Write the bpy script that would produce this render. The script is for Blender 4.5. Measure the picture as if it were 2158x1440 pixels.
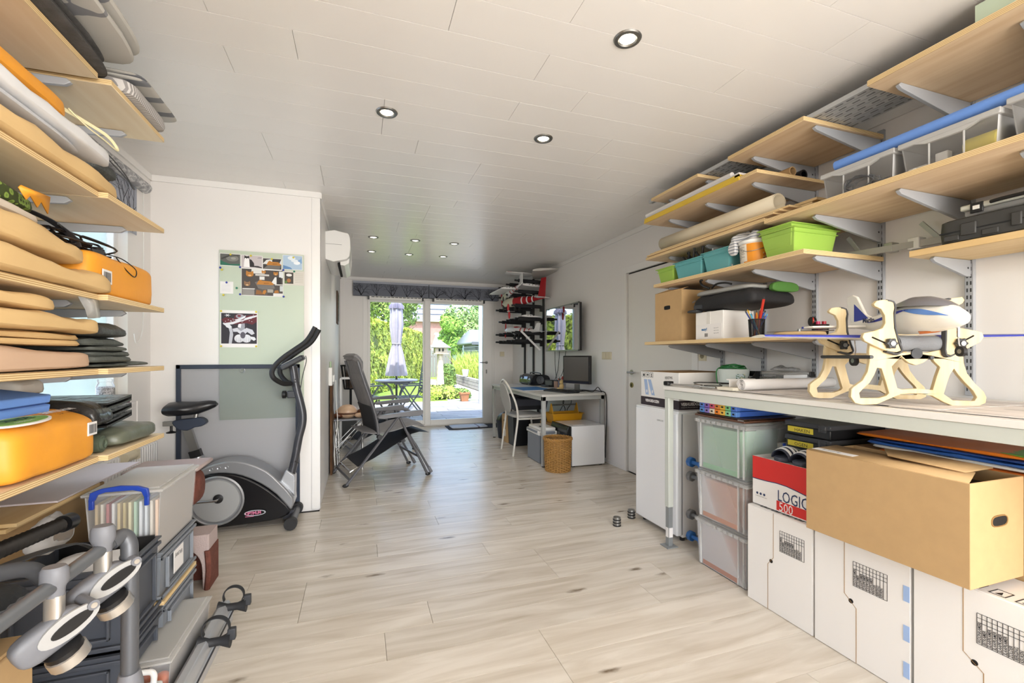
import bpy, bmesh, math, random
from mathutils import Vector, Matrix, noise
from mathutils.geometry import tessellate_polygon
PI = math.pi
for o in list(bpy.data.objects): bpy.data.objects.remove(o)
SC = bpy.context.scene; COL = SC.collection
R = random.Random(7)
# ------------------------------------------------------------------ camera, sky, sun, area lights, exposure
YAW = math.atan2(321, 948)
cam = bpy.data.objects.new('camera', bpy.data.cameras.new('camera')); COL.objects.link(cam)
cam.data.sensor_width = 36; cam.data.lens = 36*948/2158; cam.data.shift_y = 30/2158; cam.data.clip_start = .05
cam.location = (0, 0, 1.2); cam.rotation_euler = (PI/2, 0, -YAW); SC.camera = cam
W = bpy.data.worlds.new('sky'); SC.world = W; W.use_nodes = True
wn = W.node_tree.nodes; sk = wn.new('ShaderNodeTexSky'); sk.sky_type = 'NISHITA'
sk.sun_disc = False; sk.sun_elevation = math.radians(55); sk.sun_rotation = math.radians(190); sk.altitude = 100
sk.air_density = 1.0; sk.dust_density = 1.5
W.node_tree.links.new(sk.outputs[0], wn['Background'].inputs[0]); wn['Background'].inputs[1].default_value = .65
SUN = (math.radians(34), 0, math.radians(-14))
sun = bpy.data.objects.new('sun', bpy.data.lights.new('sun', 'SUN')); COL.objects.link(sun)
sun.data.energy = 5.4; sun.data.angle = .01; sun.data.color = (1, .95, .86); sun.rotation_euler = SUN
def area(name, loc, rot, sx, sy, e, col):
    l = bpy.data.lights.new(name, 'AREA'); l.shape = 'RECTANGLE'; l.size = sx; l.size_y = sy; l.energy = e; l.color = col
    o = bpy.data.objects.new(name, l); COL.objects.link(o); o.location = loc; o.rotation_euler = rot; return o
area('rear_fill_light', (1.25, -2.55, 1.32), (PI/2+.38, 0, .12), 2.2, 1.95, 168, (1, .96, .92))  # added fill behind the camera, tilted up to brighten ceiling and left shelves
area('left_window_daylight', (-1.55, 2.7, 1.55), (0, -PI/2, 0), 1.2, 1.5, 9, (.80, .89, 1))
area('patio_door_portal', (1.15, 7.9, 1.1), (-PI/2, 0, 0), 2.2, 2.1, 1, (1, 1, 1)).data.cycles.is_portal = True
SC.view_settings.view_transform = 'Standard'; SC.view_settings.look = 'None'
SC.view_settings.exposure = 0.34; SC.view_settings.gamma = 1.0; SC.view_settings.use_curve_mapping = False
# ------------------------------------------------------------------ materials
def lin(h):
    if not isinstance(h, str): return tuple(h) + (1,)
    c = [int(h[i:i+2], 16)/255 for i in (0, 2, 4)]
    return tuple(x/12.92 if x <= .04045 else ((x+.055)/1.055)**2.4 for x in c) + (1,)
MATS = {}
def nodes(m): return m.node_tree.nodes, m.node_tree.links
def mat(name, col, rough=.5, metal=0, var=0, vs=8, bump=0, bs=60, emit=0, coat=0, stretch=None, spec=None):
    if name in MATS: return MATS[name]
    m = bpy.data.materials.new(name); m.use_nodes = True; N, L = nodes(m); b = N['Principled BSDF']
    b.inputs['Base Color'].default_value = lin(col); b.inputs['Roughness'].default_value = rough; b.inputs['Metallic'].default_value = metal
    if spec is not None: b.inputs['Specular IOR Level'].default_value = spec
    if coat: b.inputs['Coat Weight'].default_value = coat; b.inputs['Coat Roughness'].default_value = .08
    if emit: b.inputs['Emission Color'].default_value = lin(col); b.inputs['Emission Strength'].default_value = emit
    if var or bump:
        tc = N.new('ShaderNodeTexCoord'); mp = N.new('ShaderNodeMapping'); L.new(tc.outputs['Object'], mp.inputs[0])
        if stretch: mp.inputs['Scale'].default_value = stretch
    if var:
        n = N.new('ShaderNodeTexNoise'); n.inputs['Scale'].default_value = vs; n.inputs['Detail'].default_value = 4; L.new(mp.outputs[0], n.inputs['Vector'])
        h = N.new('ShaderNodeMix'); h.data_type = 'RGBA'; c = lin(col)
        h.inputs[6].default_value = tuple(max(0, x*(1-var)) for x in c[:3])+(1,); h.inputs[7].default_value = tuple(min(1, x*(1+var)) for x in c[:3])+(1,)
        rp = N.new('ShaderNodeMapRange'); rp.inputs[1].default_value = .3; rp.inputs[2].default_value = .7
        L.new(n.outputs[0], rp.inputs[0]); L.new(rp.outputs[0], h.inputs[0]); L.new(h.outputs[2], b.inputs['Base Color'])
    if bump:
        n2 = N.new('ShaderNodeTexNoise'); n2.inputs['Scale'].default_value = bs; n2.inputs['Detail'].default_value = 3; L.new(mp.outputs[0], n2.inputs['Vector'])
        bp = N.new('ShaderNodeBump'); bp.inputs['Strength'].default_value = bump; bp.inputs['Distance'].default_value = .01
        L.new(n2.outputs[0], bp.inputs['Height']); L.new(bp.outputs[0], b.inputs['Normal'])
    MATS[name] = m; return m
def clear(name, col, opac=.3, rough=.15, gloss=True):
    """thin see-through plastic or glass: transparent mixed with a tinted body and a fresnel gloss"""
    if name in MATS: return MATS[name]
    m = bpy.data.materials.new(name); m.use_nodes = True; N, L = nodes(m); N.clear()
    out = N.new('ShaderNodeOutputMaterial'); tr = N.new('ShaderNodeBsdfTransparent'); tr.inputs[0].default_value = (1, 1, 1, 1)
    pb = N.new('ShaderNodeBsdfPrincipled'); pb.inputs['Base Color'].default_value = lin(col); pb.inputs['Roughness'].default_value = rough
    mx = N.new('ShaderNodeMixShader'); fr = N.new('ShaderNodeFresnel'); fr.inputs[0].default_value = 1.3
    ad = N.new('ShaderNodeMath'); ad.operation = 'ADD'; ad.use_clamp = True; ad.inputs[1].default_value = opac; L.new(fr.outputs[0], ad.inputs[0])
    L.new(ad.outputs[0], mx.inputs[0]); L.new(tr.outputs[0], mx.inputs[1]); L.new(pb.outputs[0], mx.inputs[2]); L.new(mx.outputs[0], out.inputs[0])
    MATS[name] = m; return m
def wood(name, c1, c2, axis=1, plies=True, rough=.55, scale=6):
    """straight grain along one object axis; vertical faces show plies"""
    m = bpy.data.materials.new(name); m.use_nodes = True; N, L = nodes(m); b = N['Principled BSDF']; b.inputs['Roughness'].default_value = rough
    tc = N.new('ShaderNodeTexCoord'); mp = N.new('ShaderNodeMapping'); L.new(tc.outputs['Object'], mp.inputs[0])
    s = [scale*2.2]*3; s[axis] = scale*.16; mp.inputs['Scale'].default_value = s
    oi = N.new('ShaderNodeObjectInfo'); ml = N.new('ShaderNodeMath'); ml.operation = 'MULTIPLY'; ml.inputs[1].default_value = 37
    L.new(oi.outputs['Random'], ml.inputs[0]); L.new(ml.outputs[0], mp.inputs['Location'])
    n = N.new('ShaderNodeTexNoise'); n.inputs['Scale'].default_value = 1.4; n.inputs['Detail'].default_value = 6; n.inputs['Distortion'].default_value = .5; L.new(mp.outputs[0], n.inputs['Vector'])
    cr = N.new('ShaderNodeValToRGB'); cr.color_ramp.elements[0].position = .3; cr.color_ramp.elements[1].position = .7
    cr.color_ramp.elements[0].color = lin(c2); cr.color_ramp.elements[1].color = lin(c1); L.new(n.outputs[0], cr.inputs[0])
    src = cr.outputs[0]
    if plies:
        ge = N.new('ShaderNodeNewGeometry'); sx = N.new('ShaderNodeSeparateXYZ'); L.new(ge.outputs['Normal'], sx.inputs[0])
        ab = N.new('ShaderNodeMath'); ab.operation = 'ABSOLUTE'; L.new(sx.outputs[2], ab.inputs[0])
        lt = N.new('ShaderNodeMath'); lt.operation = 'LESS_THAN'; lt.inputs[1].default_value = .5; L.new(ab.outputs[0], lt.inputs[0])
        sp = N.new('ShaderNodeSeparateXYZ'); L.new(tc.outputs['Object'], sp.inputs[0])
        w1 = N.new('ShaderNodeMath'); w1.operation = 'MULTIPLY'; w1.inputs[1].default_value = 2*PI/.0055; L.new(sp.outputs[2], w1.inputs[0])
        w2 = N.new('ShaderNodeMath'); w2.operation = 'SINE'; L.new(w1.outputs[0], w2.inputs[0])
        w3 = N.new('ShaderNodeMath'); w3.operation = 'GREATER_THAN'; w3.inputs[1].default_value = .35; L.new(w2.outputs[0], w3.inputs[0])
        ed = N.new('ShaderNodeMix'); ed.data_type = 'RGBA'; ed.inputs[6].default_value = lin('e6cf9f'); ed.inputs[7].default_value = lin('b88f58'); L.new(w3.outputs[0], ed.inputs[0])
        mx = N.new('ShaderNodeMix'); mx.data_type = 'RGBA'; L.new(lt.outputs[0], mx.inputs[0]); L.new(src, mx.inputs[6]); L.new(ed.outputs[2], mx.inputs[7]); src = mx.outputs[2]
    L.new(src, b.inputs['Base Color']); MATS[name] = m; return m
def floor_mat():
    m = bpy.data.materials.new('oak_laminate'); m.use_nodes = True; N, L = nodes(m); b = N['Principled BSDF']
    tc = N.new('ShaderNodeTexCoord'); oi = N.new('ShaderNodeObjectInfo')
    cb = N.new('ShaderNodeCombineXYZ'); ml = N.new('ShaderNodeMath'); ml.operation = 'MULTIPLY'; ml.inputs[1].default_value = 91; L.new(oi.outputs['Random'], ml.inputs[0])
    L.new(ml.outputs[0], cb.inputs[0]); L.new(ml.outputs[0], cb.inputs[1])
    va = N.new('ShaderNodeVectorMath'); L.new(tc.outputs['Object'], va.inputs[0]); L.new(cb.outputs[0], va.inputs[1])
    mp = N.new('ShaderNodeMapping'); mp.inputs['Scale'].default_value = (1.1, 9, 1); L.new(va.outputs[0], mp.inputs[0])
    n = N.new('ShaderNodeTexNoise'); n.inputs['Scale'].default_value = 1.6; n.inputs['Detail'].default_value = 7; n.inputs['Distortion'].default_value = .9; L.new(mp.outputs[0], n.inputs['Vector'])
    cr = N.new('ShaderNodeValToRGB'); e = cr.color_ramp.elements; e[0].position = .22; e[0].color = lin('b7ab99'); e[1].position = .62; e[1].color = lin('d6cec1'); L.new(n.outputs[0], cr.inputs[0])
    ad = N.new('ShaderNodeMapRange'); ad.inputs[3].default_value = .93; ad.inputs[4].default_value = 1.06; L.new(oi.outputs['Random'], ad.inputs[0])
    mt = N.new('ShaderNodeMix'); mt.data_type = 'RGBA'; mt.blend_type = 'MULTIPLY'; mt.inputs[0].default_value = 1; L.new(cr.outputs[0], mt.inputs[6]); L.new(ad.outputs[0], mt.inputs[7])
    mp2 = N.new('ShaderNodeMapping'); mp2.inputs['Scale'].default_value = (1.5, 5, 1); L.new(va.outputs[0], mp2.inputs[0])
    vo = N.new('ShaderNodeTexVoronoi'); vo.inputs['Scale'].default_value = 1.4; L.new(mp2.outputs[0], vo.inputs['Vector'])
    n3 = N.new('ShaderNodeTexNoise'); n3.inputs['Scale'].default_value = 14; n3.inputs['Detail'].default_value = 4; L.new(mp2.outputs[0], n3.inputs['Vector'])
    sm = N.new('ShaderNodeMath'); sm.operation = 'MULTIPLY_ADD'; sm.inputs[1].default_value = .16; L.new(n3.outputs[0], sm.inputs[0]); L.new(vo.outputs['Distance'], sm.inputs[2])
    kn = N.new('ShaderNodeMapRange'); kn.inputs[1].default_value = .105; kn.inputs[2].default_value = .21; kn.inputs[3].default_value = 1; kn.inputs[4].default_value = 0; L.new(sm.outputs[0], kn.inputs[0])
    mk = N.new('ShaderNodeMix'); mk.data_type = 'RGBA'; mk.inputs[7].default_value = lin('6b5b48'); L.new(kn.outputs[0], mk.inputs[0]); L.new(mt.outputs[2], mk.inputs[6])
    L.new(mk.outputs[2], b.inputs['Base Color']); b.inputs['Roughness'].default_value = .27; MATS['floor'] = m; return m
def stripes(name, c1, c2, axis, freq, thr=0, rough=.6, noise_amt=0):
    m = bpy.data.materials.new(name); m.use_nodes = True; N, L = nodes(m); b = N['Principled BSDF']; b.inputs['Roughness'].default_value = rough
    tc = N.new('ShaderNodeTexCoord'); sp = N.new('ShaderNodeSeparateXYZ'); L.new(tc.outputs['Object'], sp.inputs[0])
    w1 = N.new('ShaderNodeMath'); w1.operation = 'MULTIPLY'; w1.inputs[1].default_value = freq*2*PI; L.new(sp.outputs[axis], w1.inputs[0]); o = w1.outputs[0]
    if noise_amt:
        n = N.new('ShaderNodeTexNoise'); n.inputs['Scale'].default_value = 6; L.new(tc.outputs['Object'], n.inputs['Vector'])
        a = N.new('ShaderNodeMath'); a.operation = 'MULTIPLY_ADD'; a.inputs[1].default_value = noise_amt; L.new(n.outputs[0], a.inputs[0]); L.new(o, a.inputs[2]); o = a.outputs[0]
    w2 = N.new('ShaderNodeMath'); w2.operation = 'SINE'; L.new(o, w2.inputs[0]); w3 = N.new('ShaderNodeMath'); w3.operation = 'GREATER_THAN'; w3.inputs[1].default_value = thr; L.new(w2.outputs[0], w3.inputs[0])
    mx = N.new('ShaderNodeMix'); mx.data_type = 'RGBA'; mx.inputs[6].default_value = lin(c1); mx.inputs[7].default_value = lin(c2); L.new(w3.outputs[0], mx.inputs[0]); L.new(mx.outputs[2], b.inputs['Base Color'])
    MATS[name] = m; return m
def blotch(name, cols, scale=8, rough=.7, kind='noise', stretch=(1, 1, 1)):
    """several flat colours in noise patches (camouflage, foliage, print)"""
    m = bpy.data.materials.new(name); m.use_nodes = True; N, L = nodes(m); b = N['Principled BSDF']; b.inputs['Roughness'].default_value = rough
    tc = N.new('ShaderNodeTexCoord'); mp = N.new('ShaderNodeMapping'); mp.inputs['Scale'].default_value = stretch; L.new(tc.outputs['Object'], mp.inputs[0])
    if kind == 'noise': n = N.new('ShaderNodeTexNoise'); n.inputs['Detail'].default_value = 2; o = n.outputs[0]
    else: n = N.new('ShaderNodeTexVoronoi'); o = n.outputs['Distance']
    n.inputs['Scale'].default_value = scale; L.new(mp.outputs[0], n.inputs['Vector'])
    cr = N.new('ShaderNodeValToRGB'); cr.color_ramp.interpolation = 'CONSTANT'; e = cr.color_ramp.elements
    lo, hi = (.32, .68) if kind == 'noise' else (.0, .6)
    e[0].position = 0; e[0].color = lin(cols[0]); e[1].position = lo+(hi-lo)/len(cols); e[1].color = lin(cols[1])
    for i, c in enumerate(cols[2:], 2): x = e.new(lo+(hi-lo)*i/len(cols)); x.color = lin(c)
    L.new(o, cr.inputs[0]); L.new(cr.outputs[0], b.inputs['Base Color']); MATS[name] = m; return m
# ------------------------------------------------------------------ mesh builder
class MB:
    def __init__(s): s.v = []; s.f = []; s.mi = []; s.cur = 0
    def add(s, vs, fs):
        o = len(s.v); s.v += [Vector(v) for v in vs]; s.f += [tuple(i+o for i in f) for f in fs]; s.mi += [s.cur]*len(fs); return s
    def m(s, i): s.cur = i; return s
    def box(s, x0, y0, z0, x1, y1, z1):
        return s.add([(x, y, z) for x in (x0, x1) for y in (y0, y1) for z in (z0, z1)], [(0, 1, 3, 2), (4, 6, 7, 5), (0, 4, 5, 1), (2, 3, 7, 6), (0, 2, 6, 4), (1, 5, 7, 3)])
    def prism(s, poly, ax, a, b, holes=()):
        """extrude a 2-D outline (two remaining axes in order) from a to b along axis ax"""
        def p3(p, t):
            q = list(p); q.insert(ax, t); return q
        loops = [list(poly)]+[list(h) for h in holes]; fs = []; vs = []; n = sum(map(len, loops))
        for t in (a, b):
            for l in loops: vs += [p3(p, t) for p in l]
        if holes:
            tri = tessellate_polygon([[Vector((p[0], p[1], 0)) for p in l] for l in loops])
            for t in tri: fs += [tuple(t), tuple(i+n for i in reversed(t))]
        else: fs += [tuple(range(n)), tuple(range(2*n-1, n-1, -1))]
        k = 0
        for l in loops:
            m = len(l)
            for i in range(m): j = (i+1) % m; fs.append((k+i, k+j, k+j+n, k+i+n))
            k += m
        return s.add(vs, fs)
    def loft(s, rings, caps=True, closed=True):
        n = len(rings[0]); vs = [p for r in rings for p in r]; fs = []
        for i in range(len(rings)-1):
            for j in range(n if closed else n-1): k = (j+1) % n; fs.append((i*n+j, i*n+k, i*n+n+k, i*n+n+j))
        if caps and closed: fs += [tuple(range(n-1, -1, -1)), tuple(range(len(vs)-n, len(vs)))]
        return s.add(vs, fs)
    def cyl(s, p0, p1, r0, r1=None, n=14, caps=True):
        r1 = r0 if r1 is None else r1; p0 = Vector(p0); p1 = Vector(p1); d = (p1-p0).normalized()
        a = d.orthogonal().normalized(); b = d.cross(a)
        rg = lambda p, r: [p+(a*math.cos(2*PI*i/n)+b*math.sin(2*PI*i/n))*r for i in range(n)]
        return s.loft([rg(p0, r0), rg(p1, r1)], caps)
    def tube(s, pts, r, n=8, closed=False, sub=0, flat=None):
        P = [Vector(p) for p in pts]
        if sub:
            Q = []; m = len(P); rng = range(m if closed else m-1)
            for i in rng:
                p0 = P[i-1] if (closed or i) else P[0]; p1 = P[i]; p2 = P[(i+1) % m]; p3 = P[(i+2) % m] if (closed or i+2 < m) else P[-1]
                for k in range(sub):
                    t = k/sub; Q.append(.5*((2*p1)+(p2-p0)*t+(2*p0-5*p1+4*p2-p3)*t*t+(3*p1-p0-3*p2+p3)*t**3))
            if not closed: Q.append(P[-1])
            P = Q
        rings = []; m = len(P); a = None
        for i in range(m):
            q0 = P[i-1] if (closed or i) else P[i]; q1 = P[(i+1) % m] if (closed or i < m-1) else P[i]
            d = (q1-q0).normalized()
            if a is None: a = d.orthogonal().normalized() if flat is None else Vector(flat[2:5])
            a = (a-d*a.dot(d)).normalized(); b = d.cross(a)
            rr = r(i/(m-1)) if callable(r) else r
            ra, rb = (rr, rr) if flat is None else (flat[0], flat[1])
            rings.append([P[i]+a*math.cos(2*PI*k/n+PI/n)*ra+b*math.sin(2*PI*k/n+PI/n)*rb for k in range(n)])
        if closed: rings.append(rings[0]); return s.loft(rings, False)
        return s.loft(rings)
    def lathe(s, c, prof, n=20, ax=2, caps=True):
        rings = []
        for r, h in prof:
            rg = []
            for i in range(n):
                q = [r*math.cos(2*PI*i/n), r*math.sin(2*PI*i/n)]; q.insert(ax, h); rg.append(Vector(c)+Vector(q))
            rings.append(rg)
        return s.loft(rings, caps)
    def ell(s, c, r, n=14, k=8):
        c = Vector(c); r = r if hasattr(r, '__len__') else (r, r, r)
        return s.loft([[c+Vector((math.cos(2*PI*i/n)*math.sin(t)*r[0], math.sin(2*PI*i/n)*math.sin(t)*r[1], -math.cos(t)*r[2])) for i in range(n)] for t in [max(.02, min(PI-.02, PI*j/k)) for j in range(k+1)]])
    def soft(s, x0, y0, z0, x1, y1, z1, p=5, n=8, amp=.0, sc=5, seed=0, pz=None, low=.35, pc=9):
        """soft lumpy slab with a rounded rim: filled bags, cushions, folded cloth"""
        c = Vector(((x0+x1)/2, (y0+y1)/2, z0+(z1-z0)*low)); hx, hy = (x1-x0)/2, (y1-y0)/2; ht, hb = (z1-z0)*(1-low), (z1-z0)*low; off = Vector((seed*3.1, seed*1.7, seed*.9)); N = n*2; vs = []; fs = []; idx = {}
        def vid(i, j, k):
            edge = i in (0, N) or j in (0, N); key = (i, j, 0 if edge else k)
            if key not in idx:
                u = math.sin((i/N-.5)*PI); v = math.sin((j/N-.5)*PI); l = (abs(u)**pc+abs(v)**pc)**(1/pc); mxn = max(abs(u), abs(v)); f = mxn/l if l > 1e-6 else 1; u *= f; v *= f
                h = 0 if edge else max(0, 1-min(1, mxn)**p)**(1/p); w = Vector((c.x+u*hx, c.y+v*hy, c.z+(h*ht if k else -h*hb)))
                if amp:
                    a = noise.noise(w*sc+off)*amp+(abs(noise.noise(Vector((w.x*sc*2.6, w.y*sc*1.3, w.z*sc*2))+off))-.2)*amp*.7
                    d = Vector((u*.35*(mxn**4), v*.35*(mxn**4), (h if k else -h*.3)))
                    w += d*a
                w.z = max(w.z, z0); idx[key] = len(vs); vs.append(w)
            return idx[key]
        for i in range(N):
            for j in range(N):
                for k in (0, 1): q = (vid(i, j, k), vid(i+1, j, k), vid(i+1, j+1, k), vid(i, j+1, k)); fs.append(q if k else q[::-1])
        return s.add(vs, fs)
    def folds(s, x0, y0, z0, x1, y1, z1, k, seed=0, jit=.015, amp=.008, p=3.2, n=9):
        r = random.Random(seed); h = (z1-z0)/k
        for i in range(k):
            a, b, c, d = [r.uniform(0, jit) for _ in range(4)]
            s.soft(x0+a, y0+b, z0+i*h-.001*bool(i), x1-c, y1-d, z0+(i+1)*h*1.0+h*.12, p=p, n=n, amp=amp, sc=9, seed=seed+i)
        return s
    def hollow(s, x0, y0, z0, x1, y1, z1, t=.004, taper=0, rim=0):
        """open-topped tray with walls; taper draws the foot in, rim adds a lip"""
        def rg(d, z): return [(x0+d, y0+d, z), (x1-d, y0+d, z), (x1-d, y1-d, z), (x0+d, y1-d, z)]
        r = [rg(taper, z0), rg(0, z1)]
        if rim: r += [rg(-rim, z1), rg(-rim, z1+.006), rg(t, z1+.006)]
        else: r += [rg(t, z1)]
        r += [rg(taper+t, z0+t)]
        return s.loft(r)
    def ring(s, c, R_, r, ax=2, n=24, k=8):
        pts = []
        for i in range(n):
            q = [R_*math.cos(2*PI*i/n), R_*math.sin(2*PI*i/n)]; q.insert(ax, 0); pts.append(Vector(c)+Vector(q))
        return s.tube(pts, r, k, closed=True)
    def grid(s, fn, nu, nv, closed=False):
        return s.loft([[fn(i/nu, j/nv) for j in range(nv+1)] for i in range(nu+1)], False, False)
    def xf(s, M, a=0):
        for i in range(a, len(s.v)): s.v[i] = M @ s.v[i]
        return s
def rot_about(p, ax, ang): return Matrix.Translation(Vector(p)) @ Matrix.Rotation(ang, 4, ax) @ Matrix.Translation(-Vector(p))
def top(o):
    while o.parent: o = o.parent
    return o
def mk(name, mb, mats, origin, parent=None, bev=0, seg=2, smooth=True, ang=35, sub=0, solid=0):
    me = bpy.data.meshes.new(name); og = Vector(origin)
    me.from_pydata([v-og for v in mb.v], [], mb.f)
    for x in (mats if isinstance(mats, (list, tuple)) else [mats]): me.materials.append(x)
    me.polygons.foreach_set('material_index', mb.mi)
    b = bmesh.new(); b.from_mesh(me); bmesh.ops.recalc_face_normals(b, faces=b.faces); b.to_mesh(me); b.free()
    if smooth: me.polygons.foreach_set('use_smooth', [True]*len(me.polygons)); me.set_sharp_from_angle(angle=math.radians(ang))
    o = bpy.data.objects.new(name, me); COL.objects.link(o)
    if parent: o.parent = parent
    else: o.location = og
    if solid: x = o.modifiers.new('solid', 'SOLIDIFY'); x.thickness = solid; x.offset = 0
    if bev: x = o.modifiers.new('bevel', 'BEVEL'); x.width = bev; x.segments = seg; x.limit_method = 'ANGLE'; x.angle_limit = math.radians(40)
    if sub: x = o.modifiers.new('sub', 'SUBSURF'); x.levels = sub; x.render_levels = sub
    return o
def T(name, label, cat, loc, group=None):
    o = bpy.data.objects.new(name, None); COL.objects.link(o); o.location = loc; o.empty_display_size = .1
    o['label'] = label; o['category'] = cat
    if group: o['group'] = group
    return o
def P(name, mb, mats, par, label=None, kind=None, **k):
    o = mk(name, mb, mats, top(par).location, par, **k)
    if label: o['label'] = label
    if kind: o['kind'] = kind
    return o
def S(name, label, cat, mb, mats, group=None, kind=None, **k):
    lo = [min(v[i] for v in mb.v) for i in range(3)]; hi = [max(v[i] for v in mb.v) for i in range(3)]
    o = mk(name, mb, mats, ((lo[0]+hi[0])/2, (lo[1]+hi[1])/2, lo[2]), **k); o['label'] = label; o['category'] = cat
    if group: o['group'] = group
    if kind: o['kind'] = kind
    return o
def ST(name, mb, mats, par=None, **k):
    if par: return P(name, mb, mats, par, **k)
    o = mk(name, mb, mats, (0, 0, 0), **k); o['kind'] = 'structure'; return o
def dup(root, loc, label, rz=None):
    r = root.copy(); COL.objects.link(r); r.location = loc; r['label'] = label
    if rz is not None: r.rotation_euler.z = rz
    for c in list(root.children):
        d = c.copy(); COL.objects.link(d); d.parent = r
        for g in c.children: e = g.copy(); COL.objects.link(e); e.parent = d
    return r
TXT = {}
def text(s, size, o, ux, uy, m, par, name='lettering', align='LEFT', bold=0, sx=1):
    """flat lettering as a thin mesh lying in the plane ux, uy with its baseline start at o"""
    c = bpy.data.curves.new(name, 'FONT'); c.body = s; c.size = size; c.align_x = align; c.offset = bold; c.resolution_u = 2
    t = bpy.data.objects.new('t', c); COL.objects.link(t); dg = bpy.context.evaluated_depsgraph_get()
    me = bpy.data.meshes.new_from_object(t.evaluated_get(dg)); bpy.data.objects.remove(t)
    ux = Vector(ux).normalized(); uy = Vector(uy); uy = (uy-ux*uy.dot(ux)).normalized(); o = Vector(o); og = top(par).location
    for v in me.vertices: v.co = o+ux*v.co.x*sx+uy*v.co.y-og
    me.materials.clear(); me.materials.append(m); ob = bpy.data.objects.new(name, me); COL.objects.link(ob); ob.parent = par; return ob
# ------------------------------------------------------------------ palette
white = mat('white_paint', 'ece9e6', .45, bump=.03, bs=40); ceilw = mat('ceiling_white', 'eeebe7', .28)
trimw = mat('trim_white', 'edebe8', .4); gloss_w = mat('white_gloss', 'eeeeee', .18); plw = mat('white_plastic', 'e9e8e4', .35)
cream = mat('cream_plastic', 'd9cfb4', .4); black = mat('black_plastic', '121214', .4); dark = mat('dark_rubber', '1d1d1f', .6)
gapm = mat('dark_gap', '0c0b0a', .8); chrome = mat('chrome', 'c8c8c8', .18, 1); steel = mat('brushed_steel', '9a9a98', .35, 1)
greyp = mat('grey_powder_coat', 'a3a6ab', .4); navy = mat('navy_frame', '2b3445', .45); charcoal = mat('charcoal', '34363a', .5)
card = mat('cardboard', 'b9986b', .75, var=.03, vs=25, bump=.02, bs=120); cardd = mat('cardboard_edge', '8f6c3d', .8); card_shade = mat('box_shade_brown', '3b2c1a', .9)
boxw = mat('white_carton', 'e9e6e2', .5); paper = mat('paper', 'e6e3e1', .7); ink = mat('black_ink', '26262a', .7); blue_i = mat('blue_ink', '6f8fc4', .6)
ply = wood('plywood', 'ead7b6', 'dfc69e'); plyR = wood('plywood_red', 'e4ccaa', 'd2b38c'); pine = wood('pine', 'e8cf9f', 'd9b780', plies=False)
standw = wood('birch_stand', 'dccba6', 'ccb384', axis=2, plies=False, scale=9)
glass = clear('window_glass', 'e8f2ee', .02, .02); frost = clear('clear_plastic', 'f6f6f6', .07, .2); frost2 = clear('cloudy_plastic', 'f4f4f2', .24, .3)
fl = floor_mat()
XL, XR, YB, YP, XP, ZC, YF = -1.4, 2.63, 7.72, 3.83, -.295, 2.48, -2.8
# ------------------------------------------------------------------ floor and ceiling boards
f = MB().box(XL-.3, YF-.2, -.16, XR+.2, YB+.06, -.011); floor = ST('floor', f, gapm)
def planks(par, z0, z1, m, w, L, name, gap, seed):
    r = random.Random(seed); og = top(par).location; cache = {}; y = YF; row = 0
    while y < YB-.01:
        y1 = min(y+w, YB); xa = XL if y < YP-.1 else XP; x = xa-r.choice([.15, .43, .64, .86, 1.07])*L/1.286
        if y < .3 and row % 2 and False: pass
        while x < XR:
            a, b = max(x, xa), min(x+L, XR)
            if b-a > .04:
                key = (round(b-a, 3), round(y1-y, 3))
                if key not in cache:
                    l, q = b-a-gap, y1-y-gap; ch = .0009; zi, zo = (z1, z0) if z1 > z0 else (z1, z0)
                    q1 = MB().loft([[(-l/2, -q/2, z0), (l/2, -q/2, z0), (l/2, q/2, z0), (-l/2, q/2, z0)], [(-l/2, -q/2, z1+(z0-z1)*.3), (l/2, -q/2, z1+(z0-z1)*.3), (l/2, q/2, z1+(z0-z1)*.3), (-l/2, q/2, z1+(z0-z1)*.3)], [(-l/2+ch, -q/2+ch, z1), (l/2-ch, -q/2+ch, z1), (l/2-ch, q/2-ch, z1), (-l/2+ch, q/2-ch, z1)]])
                    o = mk(name, q1, m, (0, 0, 0), par, smooth=False); cache[key] = o
                else: o = cache[key].copy(); COL.objects.link(o)
                o.location = ((a+b)/2, (y+y1)/2, 0)
            x += L
        y += w; row += 1
planks(floor, -.011, 0, fl, .193, 1.286, 'plank', .0005, 3)
c = MB().box(XL-.3, YF-.2, ZC+.012, XR+.2, YB+.3, ZC+.3); ceil = ST('ceiling', c, mat('ceiling_gap', 'dedbd7', .7))
planks(ceil, ZC+.012, ZC, ceilw, .19, 1.3, 'plank', .0007, 5)
# ------------------------------------------------------------------ walls
w = MB().box(XR, YF, -.02, XR+.18, 3.06, ZC+.02).box(XR, 4.06, -.02, XR+.18, YB, ZC+.02).box(XR, 3.06, 2.07, XR+.18, 4.06, ZC+.02).box(XR+.12, 3.06, -.02, XR+.18, 4.06, 2.07); ST('wall_right', w, white)
w = MB().box(XL-.2, YF, -.02, XL, 1.95, ZC+.02).box(XL-.2, 3.5, -.02, XL, YP+.1, ZC+.02).box(XL-.2, 1.95, -.02, XL, 3.5, .9).box(XL-.2, 1.95, 2.2, XL, 3.5, ZC+.02); ST('wall_left', w, white)
ST('wall_inner', MB().box(XL, YP, -.02, XP, YP+.1, ZC+.02), white)
ST('wall_far_left', MB().box(XP-.1, YP+.1, -.02, XP, YB, ZC+.02), white)
w = MB().box(XP-.1, YB, -.02, .05, YB+.16, ZC+.02).box(2.28, YB, -.02, XR+.18, YB+.16, ZC+.02).box(.05, YB, 2.19, 2.28, YB+.16, ZC+.02); ST('wall_back', w, white)
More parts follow.
